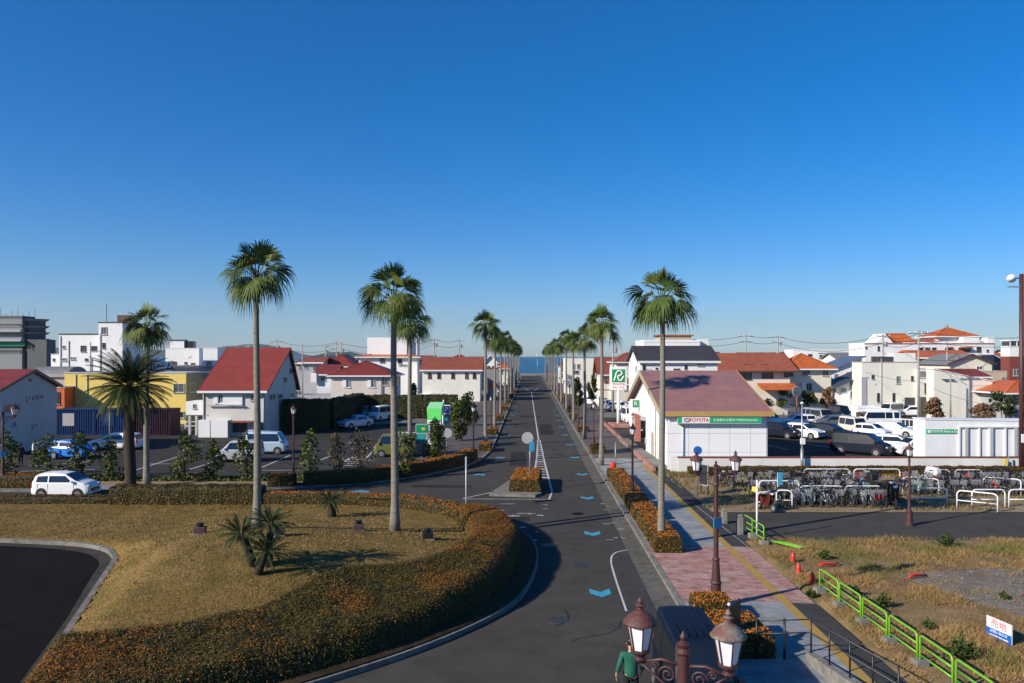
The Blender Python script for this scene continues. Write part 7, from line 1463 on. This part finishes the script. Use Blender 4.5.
# ------------------------------------------------------------------ poles and wires
def upole(px, Y, top, label, r=.15, arms=(), mn='pole_concrete', z0=.05):
    rt = empty('utility_pole', (wx(px, Y), Y, z0), 0, label, 'utility pole'); H = wz(top, Y)-z0; b = MB(); b.tube([(0, 0, 0), (0, 0, H)], [r*1.25, r*.8], mn, 8); b.build('pole', rt)
    for (dz, w) in arms:
        b = MB(); b.box(-w/2, w/2, -.06, .06, H-dz-.06, H-dz+.06, 'galvanised'); a = b.build('cross_arm', rt); b = MB()
        for k in range(4): b.lathe([(.05, 0), (.06, .14), (.03, .2)], 'white_trim', c=(-w/2+.15+k*(w-.3)/3, 0), z=H-dz+.06, n=6)
        b.build('insulators', a)
    if arms and R.random() < .6:
        b = MB(); b.lathe([(.26, 0), (.28, .1), (.28, .65), (.2, .75)], 'galvanised', c=(.38, 0), z=H-arms[0][0]-1.6, n=10); b.build('transformer', rt)
    return (wx(px, Y), Y, H+z0)
pl = {}
for key, px, Y, top, lab, arms in [('a', 746, 150, 334, 'concrete utility pole with cross arms above the orange tiled house', [(.4, 3), (1.4, 2.4)]), ('b', 778, 152, 335, 'concrete utility pole right of its twin above the tiled roofs', [(.4, 3), (1.3, 2.4)]),
    ('c', 918.5, 100, 331, 'tall grey utility pole in front of the white modern house', [(.3, 2.6)]), ('d', 883, 118, 334, 'slimmer utility pole beside the orange gabled villa wing', [(.3, 2.2)]), ('e', 950.5, 104, 374, 'short grey pole on the cream warehouse wall', []), ('f', 947, 126, 341, 'thin utility pole before the villa tower', [(.4, 1.6)]),
    ('g', 867, 112, 366, 'thin grey mast by the modern house corner', []), ('h', 336.5, 165, 341, 'leftmost of the paired utility poles behind the red hip roofs', [(.5, 2.4), (1.5, 2.4)]), ('i', 341, 163, 342, 'right of the paired utility poles behind the red hip roofs', [(.5, 2.4)]), ('j', 325.5, 175, 345, 'thin utility pole above the grey house', [(.4, 2.0)]),
    ('k', 302.5, 110, 344, 'tall plain pole just right of the red roof ridge', []), ('l', 276.5, 170, 339, 'utility pole standing behind the red roof ridge', [(.5, 2.6)]), ('m', 434.5, 175, 338, 'utility pole above the rust tiled house', [(.4, 2.4), (1.2, 2)]), ('n', 459.5, 180, 339, 'utility pole left of the avenue palms', [(.4, 2.4)]),
    ('o', 90.5, 108, 342, 'thin brown pole in front of the white windowed block', []), ('p', 110, 80, 396, 'short grey pole in front of the blue container', []), ('q', 613, 118, 338, 'pole with small arms behind the rental sign', [(.6, 1.0)]), ('r', 665, 190, 334, 'distant pole above the charcoal roof', [(.5, 2)]), ('s', 249, 180, 344, 'faint utility pole left of the tallest palm trunk', [(.5, 2)])]:
    pl[key] = upole(px, Y, top, lab, arms=arms, r=.13 if arms else .09)
def wire(a, b, sag, label, off=0.0, dz=0.0, r=.022):
    pts = []; 
    for i in range(15):
        t = i/14; pts.append((a[0]+(b[0]-a[0])*t, a[1]+(b[1]-a[1])*t+off, a[2]+(b[2]-a[2])*t-sag*4*t*(1-t)-dz))
    m = MB(); o0 = Vector(pts[0]); m.tube([Vector(p)-o0 for p in pts], r, 'wire', 4); o = m.build('power_line', None, loc=pts[0]); tag(o, label, 'power line', 'power lines over the town')
W_ = [('a', 'b', .3, 'upper wire between the twin poles'), ('b', 'd', 1.2, 'upper wire from the twin poles to the villa pole'), ('d', 'c', .5, 'wire from the villa pole to the tall grey pole'), ('r', 'a', 1.0, 'wire reaching left from the twin poles'), ('h', 'l', 1.0, 'wire from the paired poles to the red ridge pole'), ('l', 's', .8, 'wire left of the red ridge pole'), ('i', 'm', 1.4, 'wire from paired poles to the rust roof pole'), ('m', 'n', .5, 'wire above the rust tiled house'), ('j', 'h', .3, 'short wire between thin pole and paired poles'), ('c', 'f', .6, 'wire from the tall grey pole towards the villa tower')]
for a, b, s_, lab in W_:
    wire(pl[a], pl[b], s_, 'upper strand of the '+lab, dz=.3, r=.035); wire(pl[a], pl[b], s_*1.2, 'lower strand of the '+lab, dz=1.4, off=.3, r=.035)
xe, ye, ze = pl['c']; wire((xe, ye, ze), (75, 104, ze+.3), 1.0, 'upper wire running off to the right edge', r=.03); wire((xe, ye, ze-1.2), (75, 104, ze-.8), 1.0, 'lower wire running off to the right edge', r=.03)
xd, yd, zd = pl['d']; wire((xd, yd, zd-2.8), (75, 124, zd-3.1), 1.0, 'thin wire passing behind the tall grey pole', r=.03)
wire((wx(865, 108), 108, wz(372, 108)), (wx(918, 100), 100, wz(381, 100)), .3, 'service wire across the white modern house', r=.02); wire((wx(918, 100), 100, wz(381, 100)), (wx(992, 104), 104, wz(405, 104)), .5, 'service wire across the cream warehouse', r=.02)
# tall purple-brown floodlight mast, right edge
rt = empty('floodlight_mast', (wx(1021.5, 55.6), 55.6, .1), 0, 'tall dark mast with a floodlight at the right edge', 'mast'); b = MB(); b.tube([(0, 0, 0), (0, 0, wz(274, 55.6)-.1)], [.165, .14], 'iron_brown', 10); b.build('mast', rt)
zt = wz(278, 55.6)-.1; b = MB(); b.tube([(0, 0, zt), (-.7, 0, zt-.02)], .06, 'galvanised', 6); b.box(-.95, .3, -.1, .1, zt-.65, zt-.57, 'galvanised'); b.build('bracket', rt)
b = MB(); b.tube([(-.78, -.12, zt-.05), (-.62, .14, zt+.05)], [.30, .12], 'white_trim', 12); b.build('floodlight_head', rt); b = MB(); b.box(-.16, .02, -.30, -.22, 2.2, 2.8, 'white_paint'); b.build('notice_plate', rt)
# mirror pole in front of the low wall
rt = empty('camera_pole', (wx(802, 56.1), 56.1, .1), 0, 'grey pole with a white box standing in front of the low wall', 'pole'); b = MB(); b.tube([(0, 0, 0), (0, 0, wz(403, 56.1)-.1)], [.085, .05], 'galvanised', 8); b.tube([(0, 0, 0), (0, 0, 1.7)], .12, 'galvanised', 8); b.build('pole', rt)
b = MB(); b.box(-.15, .15, -.22, -.05, wz(444, 56.1)-.1, wz(438, 56.1)-.1, 'white_paint'); b.build('control_box', rt); b = MB(); b.lathe([(.12, 0), (.15, .04), (.02, .14)], 'white_trim', z=wz(403, 56.1)-.15, n=10); b.build('lamp_cap', rt)
b = MB(); b.disc((0, 0, 0), .62, (.2, -1, .1), .06, 'mirror_back', 24); b.disc((.01, -.05, .005), .55, (.2, -1, .1), .04, 'curtain_glass', 24); b.tube([(0, .05, 0), (0, .05, -4.0)], .05, 'orange_wall', 6); o = b.build('traffic_mirror', None, loc=(wx(797, 95), 95, 4.1)); tag(o, 'round traffic mirror behind the back row of cars', 'mirror')
for i, (px, py) in enumerate([(888, 426), (893, 427.5), (899, 428.5)]):
    x, y = G(px, py, .1); b = MB(); b.lathe([(.14, 0), (.12, .05), (.03, .65)], 'cone_red', n=10); o = b.build('traffic_cone', None, loc=(x+1, 86+i*.4, .1)); tag(o, 'red traffic cone, %s of three beside the white slatted fence' % ORD[i], 'cone')
# broken yellow and dark props leaning on the low wall
b = MB(); b.box(-.1, .1, -.03, .03, 0, 1.05, 'plate_yellow'); o = b.build('leaning_board', None, loc=(wx(1004.5, 55.9), 55.9, .1)); o.rotation_euler = (-.25, .25, 0); tag(o, 'small yellow board leaning against the low wall', 'board')
b = MB(); b.tube([(0, 0, 0), (.35, .25, 1.2)], .05, 'mid_grey', 6); o = b.build('leaning_pipe', None, loc=(wx(1006, 55.8), 55.8, .1)); tag(o, 'dark pipe leaning on the low wall by the mast', 'pipe')
# gantry arm over the right pavement up the avenue
rt = empty('signal_gantry', (wx(570, 133), 133, .1), 0, 'pale horizontal bar on posts crossing the right pavement up the avenue', 'gantry'); w_ = wx(617, 133)-wx(570, 133); b = MB(); b.tube([(0, 0, wz(390.5, 133)), (w_, 0, wz(390.5, 133))], .09, 'galvanised', 6); b.build('beam', rt)
for xx in (0, w_): b = MB(); b.tube([(xx, 0, 0), (xx, 0, wz(390.5, 133))], .09, 'galvanised', 6); b.build('post', rt)
# small boat on the bay
rt = empty('fishing_boat', (wx(524.5, 1700), 1700, -3.6), .1, 'tiny dark fishing boat on the bay at the end of the avenue', 'boat'); b = MB(); b.prism([(-3.5, -1), (3, -1), (4.5, 0), (3, 1), (-3.5, 1)], 0, 1.3, 'dark_trim', 1.05); b.build('hull', rt); b = MB(); b.box(-2, .5, -.7, .7, 1.3, 2.8, 'mid_grey'); b.build('cabin', rt)

# ------------------------------------------------------------------ people
def person(label, x, y, z0, rz, pose, top, bottom, H=1.72):
    """one skinned body, clothes as child shells"""
    k = H/1.72; root = empty('person', (x, y, z0), rz, label, 'person')
    J = pose; 
    def skin(name, chain, edges, mn, parent, sub=2):
        me = D.meshes.new(name); me.from_pydata([tuple(c*k for c in p[:3]) for p in chain], edges, []); o = D.objects.new(name, me); COL.objects.link(o); o.parent = parent
        md = o.modifiers.new('skin', 'SKIN'); 
        for i, v in enumerate(me.skin_vertices[0].data): r = chain[i][3]; r2 = chain[i][4] if len(chain[i]) > 4 else r; v.radius = (r*k, r2*k)
        me.skin_vertices[0].data[0].use_root = True; s_ = o.modifiers.new('sub', 'SUBSURF'); s_.levels = sub; s_.render_levels = sub
        dg = bpy.context.evaluated_depsgraph_get(); dg.update(); ev = o.evaluated_get(dg); nm = D.meshes.new_from_object(ev); o.modifiers.clear(); o.data = nm; nm.materials.clear(); nm.materials.append(M[mn])
        for f in nm.polygons: f.use_smooth = True; f.material_index = 0
        return o
    hip, ch, nk = J['hip'], J['chest'], J['neck']
    ver = [(*hip, .13, .11), (*ch, .15, .11), (nk[0], nk[1], nk[2]-.04, .07), (*nk, .052), (nk[0]+J['head'][0], nk[1]+J['head'][1], nk[2]+.10, .075, .085), (nk[0]+J['head'][0]*1.3, nk[1]+J['head'][1]*1.3, nk[2]+.20, .072, .09)]
    ed = [(0, 1), (1, 2), (2, 3), (3, 4), (4, 5)]
    for s_ in ('L', 'R'):
        a = J['arm'+s_]; i = len(ver); sx = -1 if s_ == 'L' else 1
        ver += [(sx*.17, ch[1], ch[2]+.13, .055), (*a[0], .042), (*a[1], .030), (*a[2], .030, .020)]; ed += [(1, i), (i, i+1), (i+1, i+2), (i+2, i+3)]
        g = J['leg'+s_]; i = len(ver); ver += [(sx*.09, hip[1], hip[2]-.08, .085), (*g[0], .055), (*g[1], .038), (g[1][0], g[1][1]+.02, .035, .035), (g[1][0]+sx*.02, g[1][1]+.19, .03, .035, .025)]; ed += [(0, i), (i, i+1), (i+1, i+2), (i+2, i+3), (i+3, i+4)]
    body = skin('body', ver, ed, 'skin', root)
    # fingers
    for s_ in ('L', 'R'):
        h_ = Vector(J['arm'+s_][2]); sx = -1 if s_ == 'L' else 1; m = MB()
        for q in range(4): 
            p0 = h_+Vector((0, -.030+q*.019, -.03)); l = (.06, .072, .068, .055)[q]; m.tube([p0*k, (p0+Vector((-sx*.008, .004, -l*.5)))*k, (p0+Vector((-sx*.022, .006, -l)))*k], [.0085, .008, .006], 'skin', 6)
        m.tube([(h_+Vector((0, .035, .005)))*k, (h_+Vector((-sx*.012, .055, -.03)))*k, (h_+Vector((-sx*.018, .055, -.055)))*k], [.010, .009, .007], 'skin', 6); m.build('fingers', body)
    # face
    hd = Vector((nk[0]+J['head'][0]*1.2, nk[1]+J['head'][1]*1.2, nk[2]+.15)); m = MB()
    m.tube([(hd+Vector((0, .085, .01)))*k, (hd+Vector((0, .112, -.025)))*k], [.009, .014], 'skin', 6); 
    for sx in (-1, 1): m.tube([(hd+Vector((sx*.082, -.005, .0)))*k, (hd+Vector((sx*.092, -.01, -.04)))*k], [.018, .010], 'skin', 6)
    m.build('nose_and_ears', body); m = MB()
    for sx in (-1, 1): m.lathe([(.002, -.010), (.012, 0), (.002, .010)], 'hair', c=((hd.x+sx*.032)*k, (hd.y+.083)*k), z=(hd.z+.01)*k, n=8)
    m.box((hd.x-.025)*k, (hd.x+.025)*k, (hd.y+.084)*k, (hd.y+.092)*k, (hd.z-.062)*k, (hd.z-.055)*k, 'cone_red'); m.build('eyes_and_mouth', body)
    m = MB(); pr = [(.030, .10), (.075, .085), (.098, .045), (.102, .0), (.088, -.05), (.06, -.08)]; m.lathe([(a*k, b*k) for a, b in pr[::-1]], 'hair', c=((hd.x)*k, (hd.y-.018)*k), z=(hd.z+.02)*k, n=14, smooth=True); m.build('hair', body)
    # clothing
    ver = [(hip[0], hip[1], hip[2]-.14, .180, .135), (hip[0], hip[1], hip[2]+.10, .165, .125), (ch[0], ch[1], ch[2], .19, .135), (ch[0], ch[1], ch[2]+.13, .165, .11), (nk[0], nk[1], nk[2]-.035, .075)]; ed = [(0, 1), (1, 2), (2, 3), (3, 4)]
    for s_ in ('L', 'R'):
        a = J['arm'+s_]; i = len(ver); sx = -1 if s_ == 'L' else 1; w_ = Vector(a[0])*.15+Vector(a[1])*.85; ver += [(sx*.185, ch[1], ch[2]+.12, .078), (*a[0], .064), (*w_, .050)]; ed += [(3, i), (i, i+1), (i+1, i+2)]
    skin('shirt', ver, ed, top, root)
    ver = [(hip[0], hip[1], hip[2]+.04, .150, .125)]; ed = []
    for s_ in ('L', 'R'):
        g = J['leg'+s_]; i = len(ver); sx = -1 if s_ == 'L' else 1; ver += [(sx*.09, hip[1], hip[2]-.08, .11), (*g[0], .075), (*g[1], .058)]; ed += [(0, i), (i, i+1), (i+1, i+2)]
    skin('trousers', ver, ed, bottom, root)
    m = MB()
    for s_ in ('L', 'R'):
        g = J['leg'+s_][1]; x_ = g[0]; y_ = g[1]; m.add([((x_+a)*k, (y_+b)*k, c*k) for a, b, c in [(-.05, -.09, 0), (.05, -.09, 0), (.055, .17, 0), (0, .215, 0), (-.055, .17, 0), (-.045, -.08, .09), (.045, -.08, .09), (.045, .10, .07), (0, .19, .045), (-.045, .10, .07)]], [(4, 3, 2, 1, 0), (5, 6, 7, 8, 9), (0, 1, 6, 5), (1, 2, 7, 6), (2, 3, 8, 7), (3, 4, 9, 8), (4, 0, 5, 9)], 'black_plastic')
    m.build('shoes', root); return root
P1 = dict(hip=(0, 0, .92), chest=(0, .03, 1.25), neck=(0, .03, 1.47), head=(0, .03), armL=[(-.27, -.02, 1.12), (-.33, .06, .88), (-.33, .09, .79)], armR=[(.26, .02, 1.12), (.29, .16, .92), (.28, .22, .86)], legL=[(-.10, .14, .52), (-.10, .20, .09)], legR=[(.11, -.02, .50), (.12, -.22, .10)])
person('person in a green shirt and dark trousers walking away beside the van', wx(631, 18.6), 18.6, 0, 0, P1, 'shirt_green', 'trousers')
P2 = dict(hip=(0, 0, .92), chest=(0, .02, 1.25), neck=(0, .03, 1.47), head=(0, .03), armL=[(-.24, 0, 1.12), (-.26, .05, .88), (-.26, .07, .80)], armR=[(.24, 0, 1.12), (.26, .06, .88), (.26, .08, .80)], legL=[(-.10, .05, .50), (-.10, .0, .09)], legR=[(.10, .0, .50), (.11, -.06, .10)])
person('person in dark clothes standing under the lamp at the far left', wx(20.5, 60), 60, .05, .6, P2, 'coat_dark', 'trousers', 1.68)
person('person in a pale top walking by the dark shaded car', wx(33.5, 63), 63, .05, -1.2, P2, 'shutter_white', 'trousers', 1.6)
# ------------------------------------------------------------------ haze
hb = MB().box(-14500, 14500, -80, 14500, -5.5, 700, 'sea').build('haze'); tag(hb, 'thin sea haze over the town and bay', 'haze', kind='stuff')
hm = D.materials.new('haze_air'); hm.use_nodes = True; nt = hm.node_tree; nt.nodes.clear(); ou = nt.nodes.new('ShaderNodeOutputMaterial'); pv = nt.nodes.new('ShaderNodeVolumePrincipled')
pv.inputs['Color'].default_value = (.72, .88, 1, 1); pv.inputs['Density'].default_value = 3.2e-5; pv.inputs['Anisotropy'].default_value = .2; nt.links.new(pv.outputs[0], ou.inputs['Volume'])
hb.data.materials.clear(); hb.data.materials.append(hm)
